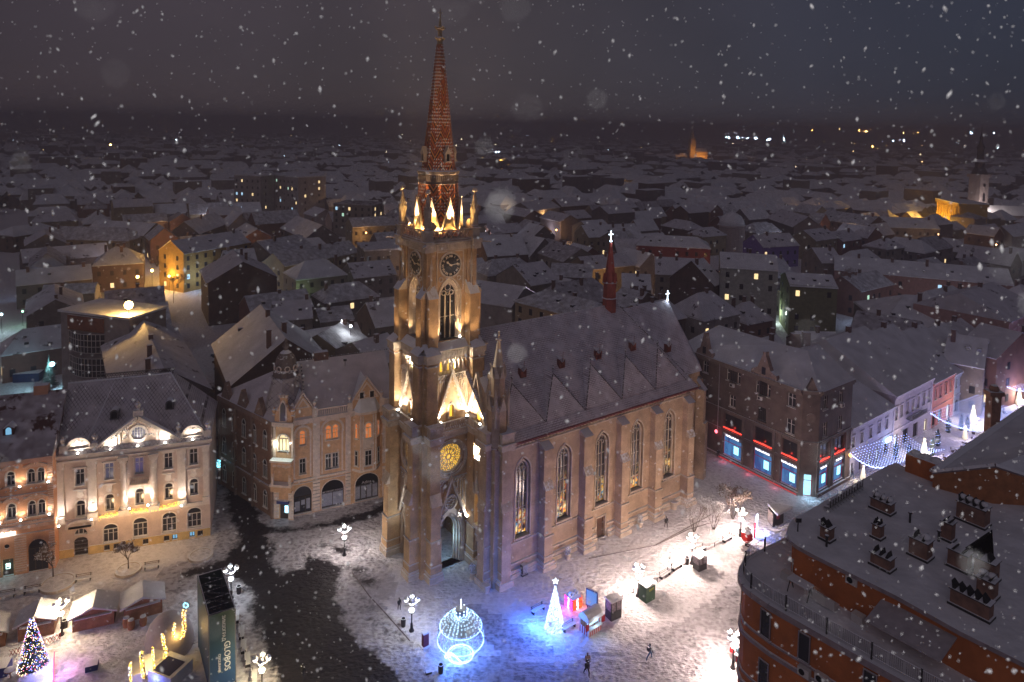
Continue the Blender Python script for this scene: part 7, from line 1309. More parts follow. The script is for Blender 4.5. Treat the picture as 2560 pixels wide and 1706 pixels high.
# domed sleigh stage
dom = ck(0, 0); c0 = ((G(380, 1516, 2.4) + G(420, 1600, 2.4)) / 2)
t_ = thing('domed_stage', 'oval igloo shaped stage roof dusted with snow beside the advertising tower', 'stage', (c0.x + .9, c0.y + .3, 0), -.95); b_ = MB(); b_.ball(0, 0, .2, 2.5, 24, sz=1.05, sx=1.3, sy=.95); 
b_.build('dome', snowmat('dome_snow', col=(.50, .44, .47), bscale=3, bdist=.02), t_, smooth=True)
t_ = thing('light_sleigh', 'stepped sleigh frame strung with golden lights in front of the dome', 'light sculpture', (0, 0, 0)); fr = MB(); gd = MB(); wt = MB(); rr = random.Random(11)
q9 = lambda x, y, z: G(290 + x / 6.939, 1480 + y / 6.939, z)
for pts, ww in (([q9(1180, 330, 3.4), q9(1170, 480, 3.0), q9(1190, 620, 2.4), q9(1150, 750, 2.0), q9(1060, 850, 1.6)], .22), ([q9(1010, 560, 3.0), q9(1000, 700, 2.4), q9(1010, 830, 1.8)], .15), ([q9(810, 730, 2.8), q9(830, 930, 2.2), q9(880, 1050, 1.6), q9(830, 1160, 1.2), q9(740, 1260, .8)], .18), ([q9(640, 960, 2.6), q9(640, 1150, 1.9), q9(660, 1340, 1.3)], .12), ([q9(440, 1040, 2.6), q9(450, 1250, 1.9), q9(470, 1500, 1.1)], .18), ([q9(250, 1240, 2.2), q9(240, 1400, 1.6), q9(260, 1540, 1.1)], .13)):
    fr.path(pts, .05, 4)
    for a, b2_ in zip(pts, pts[1:]):
        for _ in range(int((b2_ - a).length * 60)): p = a.lerp(b2_, rr.random()) + Vector((rr.uniform(-ww, ww), rr.uniform(-ww, ww) * .5, rr.uniform(-ww, ww))); (gd if rr.random() < .8 else wt).octa(p, .035)
fr.build('frame', IRON, t_); gd.build('gold_lights', mat('led_amber', (1, 1, 1), emit=(1, .58, .08), es=7, samp=False), t_); wt.build('white_lights', LEDW, t_)
GP = mat('sleigh_gold', (.5, .28, .08), thr=.7); bx = MB()
for pts in ([(1020, 640, 2.2), (1150, 650, 2.2), (1160, 720, 1.6), (1030, 740, 1.6)], [(480, 1100, 1.9), (620, 1060, 1.9), (650, 1400, .9), (520, 1450, .9)], [(880, 720, 2.0), (960, 740, 2.0), (960, 900, 1.2), (850, 920, 1.2)]): v = [q9(*p) for p in pts]; bx.add([tuple(p) for p in v] + [tuple(p - Vector((.05, -.1, .25))) for p in v], [(0, 3, 2, 1), (4, 5, 6, 7), (0, 1, 5, 4), (1, 2, 6, 5), (2, 3, 7, 6), (3, 0, 4, 7)])
bx.build('golden_panel', GP, t_); sn = MB()
for x0, y0, z0 in ((340, 1330, .9), (760, 1050, 1.2)): p = q9(x0, y0, z0); sn.m = Matrix.Translation(p) @ Matrix.Rotation(-.95, 4, 'Z'); sn.box(-.9, -.6, -.9, .9, .6, 0)
sn.build('seat_deck', SNOW, t_); st_ = MB(Matrix.Translation(q9(1210, 235, 3.9))); [st_.octa((.25 * math.cos(i), 0, .25 * math.sin(i)), .07) for i in range(0, 14)]; st_.build('star_light', mat('led_cyan', (1, 1, 1), emit=(.25, .8, 1), es=5, samp=False), t_)
lamp('POINT', q9(1050, 750, 2.2), 110, (1, .6, .15), .4, parent=t_); lamp('POINT', q9(560, 1250, 2.0), 110, (1, .65, .25), .4, parent=t_); lamp('POINT', q9(620, 1560, .8), 110, (.15, .2, 1), .3, parent=t_)
t_ = thing('dark_skylight_box', 'box with snowy rim and dark blue top in front of the dome', 'box', q9(920, 1500, 0), -.95 + .6); b_ = MB(); b_.box(-1.5, -1.2, 0, 1.5, 1.6, 1.3, 0); b_.box(-1.1, -1.0, 1.3, 1.1, 1.0, 1.32, 1); b_.build('body', [SNOW, mat('navy_pane', (.015, .02, .09), snow=False)], t_)
# advertising tower
cs_ = [Vector(G(480 + x / 5.125, 1400 + y / 5.125, 7.9)[:2]) for x, y in ((75, 205), (380, 115), (550, 610), (215, 715))]
t_ = thing('advertising_tower', 'tall blue green open topped advertising tower lettered GLOBOS', 'advertising tower', (0, 0, 0)); ADM = bpy.data.materials.new('banner_fabric'); ADM.use_nodes = True; nt_ = ADM.node_tree; n = nt_.nodes.new; l = nt_.links.new; tc_ = n('ShaderNodeTexCoord'); s2 = n('ShaderNodeSeparateXYZ'); rp_ = n('ShaderNodeValToRGB'); mr_ = n('ShaderNodeMapRange'); l(tc_.outputs['Object'], s2.inputs[0]); l(s2.outputs[2], mr_.inputs[0]); mr_.inputs[2].default_value = 8; l(mr_.outputs[0], rp_.inputs[0])
e = rp_.color_ramp.elements; e[0].color = (.012, .06, .19, 1); e[1].color = (.010, .045, .022, 1); x_ = e.new(.55); x_.color = (.008, .05, .09, 1); l(rp_.outputs[0], nt_.nodes['Principled BSDF'].inputs['Base Color'])
bn = [('back_banner', 0, 1), ('side_banner', 1, 2), ('front_banner', 2, 3), ('side_banner', 3, 0)]
for nm, i, j in bn:
    a, b2_ = cs_[i], cs_[j]; d = (b2_ - a).normalized(); n2_ = Vector((d.y, -d.x)) * .05; b_ = MB(); b_.prism([tuple(p) for p in orient([a, b2_, b2_ - n2_, a - n2_])], .3, 7.85); b_.build(nm, ADM, t_)
fr = MB()
for p in cs_: fr.tube((*p, 0), (*p, 7.9), .07, n=5)
for i in range(4): fr.tube((*cs_[i], 7.9), (*cs_[(i + 1) % 4], 7.9), .07, n=5)
for k in range(1, 5):
    a, b2_ = cs_[0].lerp(cs_[3], k / 5), cs_[1].lerp(cs_[2], k / 5); a0, b0 = cs_[0].lerp(cs_[3], (k - 1) / 5), cs_[1].lerp(cs_[2], (k - 1) / 5)
    for z in (7.7, 5.5, 3): fr.tube((*a, z), (*b2_, z), .04, n=4)
    fr.tube((*a0, 7.7), (*b2_, 7.7), .03, n=4); fr.tube((*a, 7.7), (*b2_, 5.5), .03, n=4)
fr.build('scaffold_frame', mat('scaffold_grey', (.12, .12, .13), thr=.75), t_)
d = (cs_[2] - cs_[3]); an = math.atan2(d.y, d.x); nn = Vector((d.y, -d.x)).normalized(); mid_ = (cs_[2] + cs_[3]) / 2
WTX = mat('banner_white', (.75, .75, .75), snow=False, var=0)
def ban(s_, size, off, z): p = mid_ + d.normalized() * off + nn * .08; text(s_, size, WTX, t_, face_m(p.x, p.y, z, math.degrees(an), -90), 'banner_lettering', .01)
ban('GLOBOS', .78, .42, 3.25); ban('OSIGURANJE', .34, -.3, 2.7); ban('ЗИМЗОГРАД', .42, .12, 6.2)
for o_ in ((0, -1.1), (3, 1.6)): p = cs_[o_[0]]; q = MB(); q.tube((*p, .6), (*(p + Vector((-1.6, o_[1] * .2))), .1), .04, n=4); q.build('guy_wire', IRON, t_)
# ---------------------------------------------------------------- parked cars in the side street
CARP = [mat('car_paint_%d' % i, c, rough=.35, spec=.5) for i, c in enumerate(((.05, .05, .07), (.25, .25, .27), (.10, .04, .04), (.05, .08, .14)))]
def car(i):
    t_ = thing('parked_car', '', 'car', (0, 0, 0), 0, 'cars parked in the side street'); b_ = MB(); b_.prism([(-2.1, -.85), (2.1, -.85), (2.1, .85), (-2.1, .85)], .3, .85, top=[(-2.0, -.8), (2.0, -.8), (2.0, .8), (-2.0, .8)]); b_.build('body', CARP[i], t_)
    c = MB(); c.prism([(-1.3, -.75), (1.2, -.75), (1.2, .75), (-1.3, .75)], .85, 1.4, top=[(-.9, -.62), (.7, -.62), (.7, .62), (-.9, .62)]); c.build('cabin', GLASS, t_); s_ = MB(); s_.box(-.95, -.66, 1.4, .75, .66, 1.5); s_.box(1.25, -.8, .86, 2.0, .8, .93); s_.build('snow_cap', SNOW, t_)
    for x in (-1.3, 1.3):
        for y in (-.82, .82): w_ = MB(Matrix.Translation((x, y, .32))); w_.slab(circ(0, 0, .32, 12), -.1, .1); w_.build('wheel', DARK, t_)
    return t_
sdir = Vector((-40.2 + 33.9, 108.3 - 96.5)).normalized(); sang = math.atan2(sdir.y, sdir.x); protos = [car(i) for i in range(4)]
cars = []
for i in range(12):
    p = c6(215 - i * 12, 830 - i * 44); o = protos[i] if i < 4 else dup(protos[i % 4]); o.location = (p.x, p.y, 0); o.rotation_euler.z = sang + R(60); o['label'] = '%s car parked slantwise in the dark side street, number %d from the junction' % (('black', 'grey', 'dark red', 'dark blue')[i % 4], i + 1) if 0 else ''
    cars.append(o)
nth = ['nearest the junction', 'second', 'third', 'fourth', 'fifth', 'sixth', 'seventh', 'eighth', 'ninth', 'tenth', 'eleventh', 'farthest']
for i, o in enumerate(cars): o['label'] = '%s snow capped car in the side street row, %s%s' % (('black', 'grey', 'dark red', 'dark blue')[i % 4], nth[i], '' if i in (0, 11) else ' from the junction')
for p, col, pw in ((c6(100, 548, 4), (1, .4, .12), 150), (c6(215, 838, 2.5), (1, .7, .2), 40), (c6(230, 860, 2.2), (1, .2, .8), 70)):
    t_ = thing('shop_lamp', {150: 'orange lamp glowing high on the side street wall', 40: 'yellow lamp over the side street stall', 70: 'magenta lamp beside the yellow one in the side street'}[pw], 'lamp', p); b_ = MB(); b_.ball(0, 0, 0, .22, 8); b_.build('bulb', mat('bulb_%d' % pw, (1, 1, 1), emit=col, es=6, samp=False), t_); lamp('POINT', (0, -.4, -.3), pw, col, .3, parent=t_)
for p, lab in ((c6(70, 1045, 4.5), 'blue star string light over the side street, left one'), (c6(245, 1000, 4.5), 'blue star string light over the side street, right one'), (c6(100, 470, 5), 'blue string light farther up the side street')):
    t_ = MB(Matrix.Translation(p)); rr = random.Random(4); [t_.octa((rr.uniform(-.25, .25), 0, rr.uniform(-.6, .6)), .05) for _ in range(60)]; tag(t_.build('star_light', mat('led_cyan', (1, 1, 1), emit=(.25, .8, 1), es=5)), lab, 'light decoration', 'blue lights of the side street')
# ---------------------------------------------------------------- lit street: light curtains, parasols, terraces
def net(label, a, b2_, h, n_, m_, sag=.9):
    n_, m_ = n_ * 2 // 3, m_ * 2 // 3
    t_ = MB(); rr = random.Random(int(a.x)); dd_ = b2_ - a
    for i in range(n_):
        u = i / (n_ - 1)
        for j in range(m_):
            v = j / (m_ - 1); p = a + dd_ * u + Vector((-dd_.y, dd_.x, 0)).normalized() * v * h; p.z = a.z - sag * 4 * u * (1 - u) + rr.uniform(-.05, .05) - v * .6; t_.octa(p, .058)
    for i in range(n_ * 5): u = i / (n_ * 5 - 1); p = a + dd_ * u; p.z = a.z - sag * 4 * u * (1 - u) + rr.uniform(-.12, .12); t_.octa(p, .06)
    tag(t_.build('light_net', mat('led_street', (1, 1, 1), emit=(.36, .46, 1), es=8, samp=False)), label, 'light net', 'light nets over the street')
net('light net nearest the bank building corner', r2(235, 970, 4.5), r2(600, 1135, 4.5), 16, 26, 34); net('light net hung from the white balcony house', r2(1045, 600, 5), r2(1560, 770, 5), 20, 30, 44); net('light net at the far end by the cream house', r2(1640, 265, 5), r2(2100, 390, 5), 22, 30, 40)
GLOWS = mat('pale_glow', (1, 1, 1), emit=(1, .88, .70), es=.9, samp=False)  # light on the parasols put into their colour as a glow
def parasol(label, p, star, s=1.0):  # closed white parasols, some with a star
    t_ = thing('closed_parasol', label, 'light statue', p, 0, 'glowing parasols of the lit street'); b_ = MB(); b_.lathe([(.2 * s, 0), (.4 * s, .3 * s), (.28 * s, 1.2 * s), (.16 * s, 1.9 * s), (.1 * s, 2.1 * s)], n=10); b_.ball(0, 0, 2.25 * s, .17 * s, 8); b_.build('figure', GLOWS, t_)
    if star: c = MB(); c.slab([((.9 if i % 2 == 0 else .36) * math.cos(math.pi / 2 + i * math.pi / 5), 1.0 + (.9 if i % 2 == 0 else .36) * math.sin(math.pi / 2 + i * math.pi / 5)) for i in range(10)], -.7, -.55); c.build('star', mat('star_glow', (1, 1, 1), emit=(1, .92, .8), es=5, samp=False), t_)
    lamp('POINT', (0, -.9, 2.4), 1100 if star else 300, (1, .84, .72), .4, parent=t_); return t_  # added lamp, lights the street snow around it
parasol('glowing closed statue at the corner of the lit street', r2(380, 1265), 0, 1.1); parasol('glowing star bearer in the middle of the nearest light net', r2(975, 1040), 1, 1.5); parasol('glowing star bearer farther up under the second net', r2(1455, 700), 1, 1.5); parasol('glowing statue between the cafe tables', r2(1380, 860), 0, 1.1); parasol('glowing star bearer farthest up at the right edge', r2(1905, 520), 1, 1.5)
GLW = MB(Matrix.Translation(r2(310, 1290) + Vector((0, 0, .3)))); GLW.ball(0, 0, 0, .35); tag(GLW.build('ground_spotlight', GLOWS), 'small ground spotlight at the foot of the corner statue', 'spotlight')
rnd = random.Random(8); k = 0
cafe = []
for i in range(78):
    s_ = 20 + 52 * rnd.random(); off = 6.5 + rnd.random() * 6.5; p = B2 + dr * s_ - Vector((-dr.y, dr.x)) * off; cafe.append((s_, p))
cafe.sort(key=lambda q: q[0]); t0 = thing('cafe_table', '', 'table', (0, 0, 0), 0, 'snowy cafe tables of the lit street'); b_ = MB(); b_.tube((0, 0, 0), (0, 0, .7), .05); b_.lathe([(.45, .7), (.45, .82), (.3, .86)], n=8); b_.build('table_top', SNOW, t0)
c0_ = MB(); [c0_.box(x - .2, -.2, .0, x + .2, .2, .45) for x in (-.85, .85)]; c0_.box(-1.1, -.2, .45, -1.05, .2, .9); c0_.box(1.05, -.2, .45, 1.1, .2, .9); c0_.build('seat_pair', mat('cafe_seat', (.08, .06, .07), thr=.5), t0)
for i, (s_, p) in enumerate(cafe):
    o = t0 if i == 0 else dup(t0); o.location = (p.x, p.y, 0); o.rotation_euler.z = rnd.random() * 3; o['label'] = 'snow covered cafe table with two seats under the light nets'
pr = None
for i, (x, y) in enumerate(((700, 1060), (830, 1080), (1110, 930), (1215, 800), (1340, 780), (1770, 480), (1400, 790), (1060, 1020))):
    p = r2(x, y); t_ = thing('column_shrub', ['slim snowy column shrub wound with blue lights, nearest the bank building', 'column shrub wound with blue lights behind the first one', 'column shrub standing right of the nearest star bearer', 'column shrub before the pink house', 'column shrub left of the cafe statue', 'column shrub by the far light net', 'column shrub right behind the cafe statue', 'column shrub between star bearer and cafe tables'][i], 'shrub', p, 0, 'column shrubs of the lit street'); b_ = MB(); rr = random.Random(i)
    b_.lathe([(.3, .2), (.42, 1.2), (.3, 2.6), (.05, 3.3)], n=8); [b_.octa((.4 * math.cos(q), .4 * math.sin(q), .3 + 2.4 * rr.random()), .12) for q in [rr.random() * 6.28 for _ in range(60)]]; b_.build('foliage', mat('conifer', (.04, .06, .06), thr=.6), t_)
    l_ = MB(); [l_.octa(((.46 - z * .08) * math.cos(z * 9), (.46 - z * .08) * math.sin(z * 9), .3 + z), .04) for z in [j * .05 for j in range(50)]]; l_.build('light_string', MATS['led_street'], t_)
for s_, off, pw in ((8, 6, 260), (20, 7, 420), (32, 8, 500), (45, 8, 500), (58, 8, 520), (72, 9, 600)): p = B2 + dr * s_ - Vector((-dr.y, dr.x)) * off; lamp('POINT', (p.x, p.y, 4.4), pw * 1.9, (.48, .45, 1), 1.2, name='net_glow')  # added point lights without fittings, carrying the glow of the nets
# ================================================================== THE TOWN BEHIND
WALLC = [mat('house_wall_%d' % i, c, var=.2, vs=.5) for i, c in enumerate(((.12, .075, .06), (.24, .20, .17), (.30, .24, .15), (.16, .13, .13), (.20, .10, .08), (.32, .28, .27)))]
CN = ['brown', 'grey', 'cream', 'dark grey', 'red brown', 'pale']
CHB = mat('chimney_brick', (.16, .09, .07)); FRN = mat('town_window_dark', (.02, .02, .028), rough=.2, snow=False)
WLIT = [mat('town_window_warm', (1, 1, 1), emit=(1, .72, .35), es=1.6, samp=False), mat('town_window_cool', (1, 1, 1), emit=(.45, .75, 1), es=1.4, samp=False), mat('town_window_green', (1, 1, 1), emit=(.6, 1, .75), es=1.0, samp=False)]
wmesh = []
for m in [FRN] + WLIT:
    me = bpy.data.meshes.new('town_window'); b_ = MB(); b_.box(-.5, -.05, 0, .5, .04, 1.5); me.from_pydata(b_.v, [], b_.f); me.materials.append(m); wmesh.append(me)
FOOT = []   # centre, half diagonal of everything placed, so nothing overlaps
def occupy(c, L, hw, rz): FOOT.append((c.x, c.y, L / 2, hw, rz))
def hits(x, y, L, hw, rz, pad=1.0):
    for (cx, cy, l2, h2, r2_) in FOOT:
        dx, dy = x - cx, y - cy
        if dx * dx + dy * dy > (L / 2 + hw + l2 + h2 + 2) ** 2: continue
        for k in range(9):     # sample points of the new footprint against the old one
            px = x + math.cos(rz) * L / 2 * (k % 3 - 1) - math.sin(rz) * hw * (k // 3 - 1); py = y + math.sin(rz) * L / 2 * (k % 3 - 1) + math.cos(rz) * hw * (k // 3 - 1)
            qx, qy = px - cx, py - cy; u = qx * math.cos(r2_) + qy * math.sin(r2_); v = -qx * math.sin(r2_) + qy * math.cos(r2_)
            if abs(u) < l2 + pad and abs(v) < h2 + pad: return True
            qx, qy = cx - x, cy - y; u = qx * math.cos(rz) + qy * math.sin(rz); v = -qx * math.sin(rz) + qy * math.cos(rz)
            if abs(u) < L / 2 and abs(v) < hw: return True
    return False
def house(label, cx, cy, rz, L, hw, ze, zr, col, hip=0, roof=None, chim=1, wins=True, lit=.06, seed=0, flat=False, group='houses of the town behind', wm=None, rows=None, near=True, name='house'):
    rr = random.Random(seed + int(cx * 7 + cy * 3)); t_ = thing(name, label, 'house', (cx, cy, 0), rz, group)
    b_ = MB(); l2 = L / 2; b_.quad((-l2, -hw, 0), (l2, -hw, 0), (l2, -hw, ze), (-l2, -hw, ze)); b_.quad((l2, hw, 0), (-l2, hw, 0), (-l2, hw, ze), (l2, hw, ze))
    for s in (-1, 1):
        v = [(s * l2, -hw, 0), (s * l2, hw, 0), (s * l2, hw, ze), (s * l2, 0, ze if (hip or flat) else zr - .15), (s * l2, -hw, ze)]; b_.add(v, [(0, 1, 2, 3, 4) if s > 0 else (4, 3, 2, 1, 0)])
    b_.build('walls', wm or WALLC[col], t_); r_ = MB(); o = .5; h = hw * .8 if hip else 0; e_ = .15
    rm = roof or ROOFS[rr.choice([0, 0, 1, 2, 2, 3])]
    if flat: r_.box(-l2 - .2, -hw - .2, ze, l2 + .2, hw + .2, ze + .5); r_.box(-l2 + .3, -hw + .3, ze + .1, l2 - .3, hw - .3, ze + .52)
    else: r_.add([(-l2 - e_, -hw - o, ze - .25), (l2 + e_, -hw - o, ze - .25), (l2 + e_, hw + o, ze - .25), (-l2 - e_, hw + o, ze - .25), (-l2 - e_ + h, 0, zr), (l2 + e_ - h, 0, zr), (-l2 - e_, -hw - o, ze - .45), (l2 + e_, -hw - o, ze - .45)], [(0, 1, 5, 4), (2, 3, 4, 5), (1, 2, 5), (3, 0, 4), (6, 7, 1, 0)] if hip else [(0, 1, 5, 4), (2, 3, 4, 5), (6, 7, 1, 0)])
    ro = r_.build('roof', rm, t_)
    if chim and near:
        c_ = MB(); pk = rr.sample([-.35, -.15, .05, .25, .4], min(5, chim))
        for q in pk: x = L * q; y = hw * rr.uniform(-.3, .3); zt = (zr if not flat else ze) + rr.uniform(.5, 1.2); c_ = MB(); c_.box(x - .4, y - .35, ze, x + .4, y + .35, zt); c_.box(x - .48, y - .43, zt, x + .48, y + .43, zt + .15); c_.build('chimney', CHB, ro)
    if near and not flat:
        d_ = MB(); 
        for q in range(rr.choice([0, 0, 1, 2, 3])):
            x = L * rr.uniform(-.4, .4); f_ = rr.uniform(.3, .6); d_ = MB(Matrix.Translation((x, -hw * (1 - f_), ze + (zr - ze) * f_))); d_.box(-.4, -.6, -.3, .4, .6, .25, 0); d_.box(-.45, -.62, .25, .45, .7, .33, 1); d_.build('roof_window', [FRN, SNOW], ro)
    if wins:
        nf = rows or max(1, int((ze - 1) / 3)); nx = max(2, int(L / 3.2)); nx = min(nx, 9)
        for k in range(nf):
            for i in range(nx):
                if rr.random() < .12: continue
                me = wmesh[0] if rr.random() > lit else wmesh[rr.choice([1, 1, 2, 3])]
                w_ = bpy.data.objects.new('window', me); COL.objects.link(w_); w_.parent = t_; w_.location = (-l2 + L * (i + .5) / nx, -hw - .02, 1.2 + k * (ze - 1) / nf)
        for k in range(nf):
            for i in range(2):
                w_ = bpy.data.objects.new('window', wmesh[0] if rr.random() > lit else wmesh[1]); COL.objects.link(w_); w_.parent = t_; s = 1 if math.cos(rz) * cx < 0 or True else -1
                sd = -1 if (cx * math.cos(rz) + cy * math.sin(rz)) > 0 else 1
                w_.location = (sd * l2 + sd * .02, hw * (i - .5), 1.2 + k * (ze - 1) / nf); w_.rotation_euler.z = math.pi / 2 * sd
    occupy(Vector((cx, cy)), L, hw, rz); return t_
def hx(label, f, x1, y1, x2, y2, zr, ze, hw, col, **k):   # from the two ends of a ridge in the photo
    a, b_ = f(x1, y1, zr), f(x2, y2, zr); a, b_ = (a, b_) if a.x < b_.x else (b_, a)
    d = b_ - a; L = max(6, d.length) + (hw * 1.3 if k.get('hip') else 0); c = (a + b_) / 2
    return house(label, c.x, c.y, math.atan2(d.y, d.x), L, hw, ze, zr, col, **k)
# keep-outs: square, church, front buildings, streets
for c, L, hw, rz in ((chw(22, 0), 56, 14, CH_Z), (Vector((0, 40)), 130, 62, 0), (Vector((-52, 96)), 26, 9, .33), (Vector((-27, 106)), 24, 10, .45), (Vector((47, 118)), 26, 12, -.98), (Vector((30, 62)), 50, 22, 0)): occupy(c, L, hw, rz)
for s in range(0, 300, 8): q = B2 + dr * s; n_ = Vector((-dr.y, dr.x)); c = q + n_ * 9; s < 96 and occupy(c, 8, 12, math.atan2(dr.y, dr.x)); c = q - n_ * 6; occupy(c, 8, 6.5, math.atan2(dr.y, dr.x))
for k in range(14): q = m1(770, 1010).lerp(m1(1250, 772), k / 13); occupy(q, 7, 4, .6)
for s in range(0, 130, 6): q = Vector((-37, 96)) + Vector((sdir.x, sdir.y)) * s; occupy(q, 6, 4.2, sang)
hx('tall brown gable-end house with bare firewall beside the side street', m1, 1402, 772, 1345, 705, 17, 12, 9, 0, chim=2, wins=False, roof=ROOFS[0])
hx('cream courtyard house with a glowing arched doorway', m1, 1575, 722, 2010, 648, 12, 8.5, 5.5, 2, chim=4)
hx('flat roofed grey block left of the church tower', m1, 2080, 690, 2290, 680, 12, 12, 8, 1, flat=True)
hx('yellow lit three storey house at the bend of the side street', m1, 985, 650, 1370, 590, 16.5, 13, 6, 2, wm=mat('wall_yellow', (.42, .26, .08)), chim=2)
hx('dark hip roofed house beside the bright street bend', m1, 640, 695, 735, 690, 13, 9, 6.5, 0, hip=1)
hx('long low house with snow roof at the left, above the white yard', m1, 120, 700, 610, 660, 10, 6.5, 6, 3, chim=1)
hx('broad double hip house far left behind the long low one', m1, 330, 565, 740, 575, 11, 7, 7, 2, hip=1)
hx('low annexe roof along the left yard', m1, 255, 905, 560, 890, 7.5, 5.5, 3.5, 1)
hx('hipped house at the left frame edge', m1, 60, 570, 240, 545, 10, 7, 6, 0, hip=1)
hx('house with big snow roof right of the brown gable house', m1, 1480, 655, 1725, 612, 13, 9, 7, 1)
hx('steep gabled house behind the cream courtyard house', m1, 1710, 505, 1860, 560, 13, 8, 7, 3)
hx('long hall roof behind the yellow lit house', m1, 1060, 540, 1240, 485, 13, 8, 6, 3)
hx('wide snow roof above the yellow lit house', m1, 560, 530, 900, 548, 12, 8, 7, 1)
hx('four storey slab block with lit stair windows, far left of the tower', m1, 1960, 430, 2180, 440, 16, 16, 7, 1, flat=True, lit=.2)
hx('grid fronted apartment block on the far horizon side, left part', m1, 1410, 268, 1560, 275, 24, 24, 9, 5, flat=True, lit=.25, rows=6); hx('grid fronted apartment block on the far horizon side, right part', m1, 1600, 262, 1800, 285, 24, 24, 9, 5, flat=True, lit=.3, rows=6)
hx('long wing with crested ridge along the side street behind the palace', m1, 800, 1050, 945, 1385, 17.5, 13, 6.5, 3, chim=4, wins=False)
hx('steep roofed house with the highest snow gable behind the corner house', m1, 1502, 1018, 1650, 1215, 20, 13.5, 8.5, 0, chim=3, wins=False)
hx('low roof between brown gable house and domed corner house', m1, 1570, 1000, 1790, 985, 11, 8, 6, 1)
hx('roof with terrace lights left of the church tower', m1, 1830, 1190, 1985, 1110, 14, 10.5, 6, 2)
hx('snow roof directly left of the church tower', m1, 2030, 1235, 2230, 1180, 14, 11, 6, 1)
hx('shed roof by the dark tree left of the tower', m1, 1820, 1040, 2010, 1020, 8, 6, 5, 1)
hx('house with bright white lit wall right behind the tower', m2, 70, 1235, 500, 1295, 15, 11.5, 7, 5, wins=True, lit=0, rows=1, chim=0)
hx('tan house with corner turret behind the nave roof', m2, 650, 1315, 1090, 1420, 15.5, 13, 6, 2, hip=1, wm=mat('wall_tan', (.36, .27, .18)))
hx('house with a row of roof windows behind the nave', m2, 400, 1120, 640, 1085, 14, 9.5, 8, 1, chim=0)
hx('long dark walled house behind the ridge turret', m2, 720, 1100, 1050, 1115, 12, 9, 5, 3); hx('round gabled house close right of the belfry', m2, 130, 880, 460, 865, 15, 9, 8, 0)
hx('gabled house with slanting snow roof right of the belfry', m2, 480, 865, 660, 900, 14, 8, 7, 3); hx('wide snow roof left of the ridge turret', m2, 680, 900, 960, 985, 13, 9, 7, 1)
hx('house in the hazy rows above the nave, first', m2, 460, 610, 690, 580, 13, 9, 8, 1); hx('house in the hazy rows above the nave, second with a gable', m2, 735, 575, 1000, 560, 13, 9, 7, 0)
hx('long house with many roof stacks behind the ridge turret', m2, 960, 795, 1390, 780, 13, 9, 7, 2, chim=3); hx('red faced house with curved gable right of the ridge turret', m2, 1500, 870, 1920, 890, 15, 12, 6, 4, wm=mat('wall_red', (.26, .06, .05)), hip=1)
hx('snow roof joined to the red faced house', m2, 1220, 905, 1500, 905, 13, 9, 6, 0); hx('big roof in front of the red faced house', m2, 1560, 1050, 1880, 1065, 14, 10, 7, 1, chim=2)
hx('dark gable-end house with firewall right of the ridge turret', m2, 1955, 1060, 1860, 1085, 17, 11, 7, 0, wins=False); hx('snow roof just above the choir cross', m2, 1290, 1185, 1520, 1195, 12, 9, 6, 3)
hx('roof with leaning stacks right of the ridge turret', m2, 1290, 1300, 1500, 1340, 14, 11, 6, 0, chim=4); hx('low shed roofs left of the choir cross', m2, 600, 1190, 880, 1235, 10, 8, 5, 1)
hx('white and brick five storey house with arched attic windows', m3, 100, 905, 440, 925, 20, 17, 7, 5, wm=mat('wall_white_brick', (.42, .42, .38)), chim=1, rows=5, lit=.2, roof=ROOFS[2]); hx('olive green four storey house beside the white and brick one', m3, 500, 1030, 780, 1045, 16, 14, 7, 2, wm=mat('wall_olive', (.20, .20, .11)), rows=4, lit=.12, flat=False)
hx('very long pink walled house across the right background', m3, 800, 925, 1860, 1010, 12.5, 9, 8, 4, wm=mat('wall_pink', (.40, .22, .18)), chim=5, roof=ROOFS[2]); hx('shorter snow roof left of the long pink walled house', m3, 660, 880, 790, 880, 13, 9, 7, 1)
hx('huge snow roof with an eyebrow window above the lit street', m3, 1190, 1165, 1650, 1190, 15, 10, 11, 1, hip=1, chim=2); hx('dark walled long hall behind the bank building', m3, 940, 1265, 1330, 1330, 13, 10, 6, 0, wins=False); hx('roof behind the dark walled hall', m3, 560, 1390, 800, 1395, 12, 9, 5, 3)
hx('stepped roof house behind the lit street row', m3, 1500, 1400, 1740, 1440, 14, 10, 7, 1); hx('purple lit house front among the roofs', m3, 300, 800, 520, 790, 13, 9, 6, 3, wm=mat('wall_purple', (.20, .13, .40)), lit=.25)
hx('dark roofed hall left of the yellow columns', m3, 1080, 690, 1400, 700, 13, 9, 8, 1); hx('big roof block before the yellow columns', m3, 760, 650, 1070, 690, 14, 10, 8, 0); hx('dark gable house beside the domed roof', m3, 470, 640, 640, 690, 14, 9, 7, 0, wins=False)
hx('street side roof at the right edge above the lit street', m3, 1700, 1340, 1950, 1400, 15, 11, 9, 4)
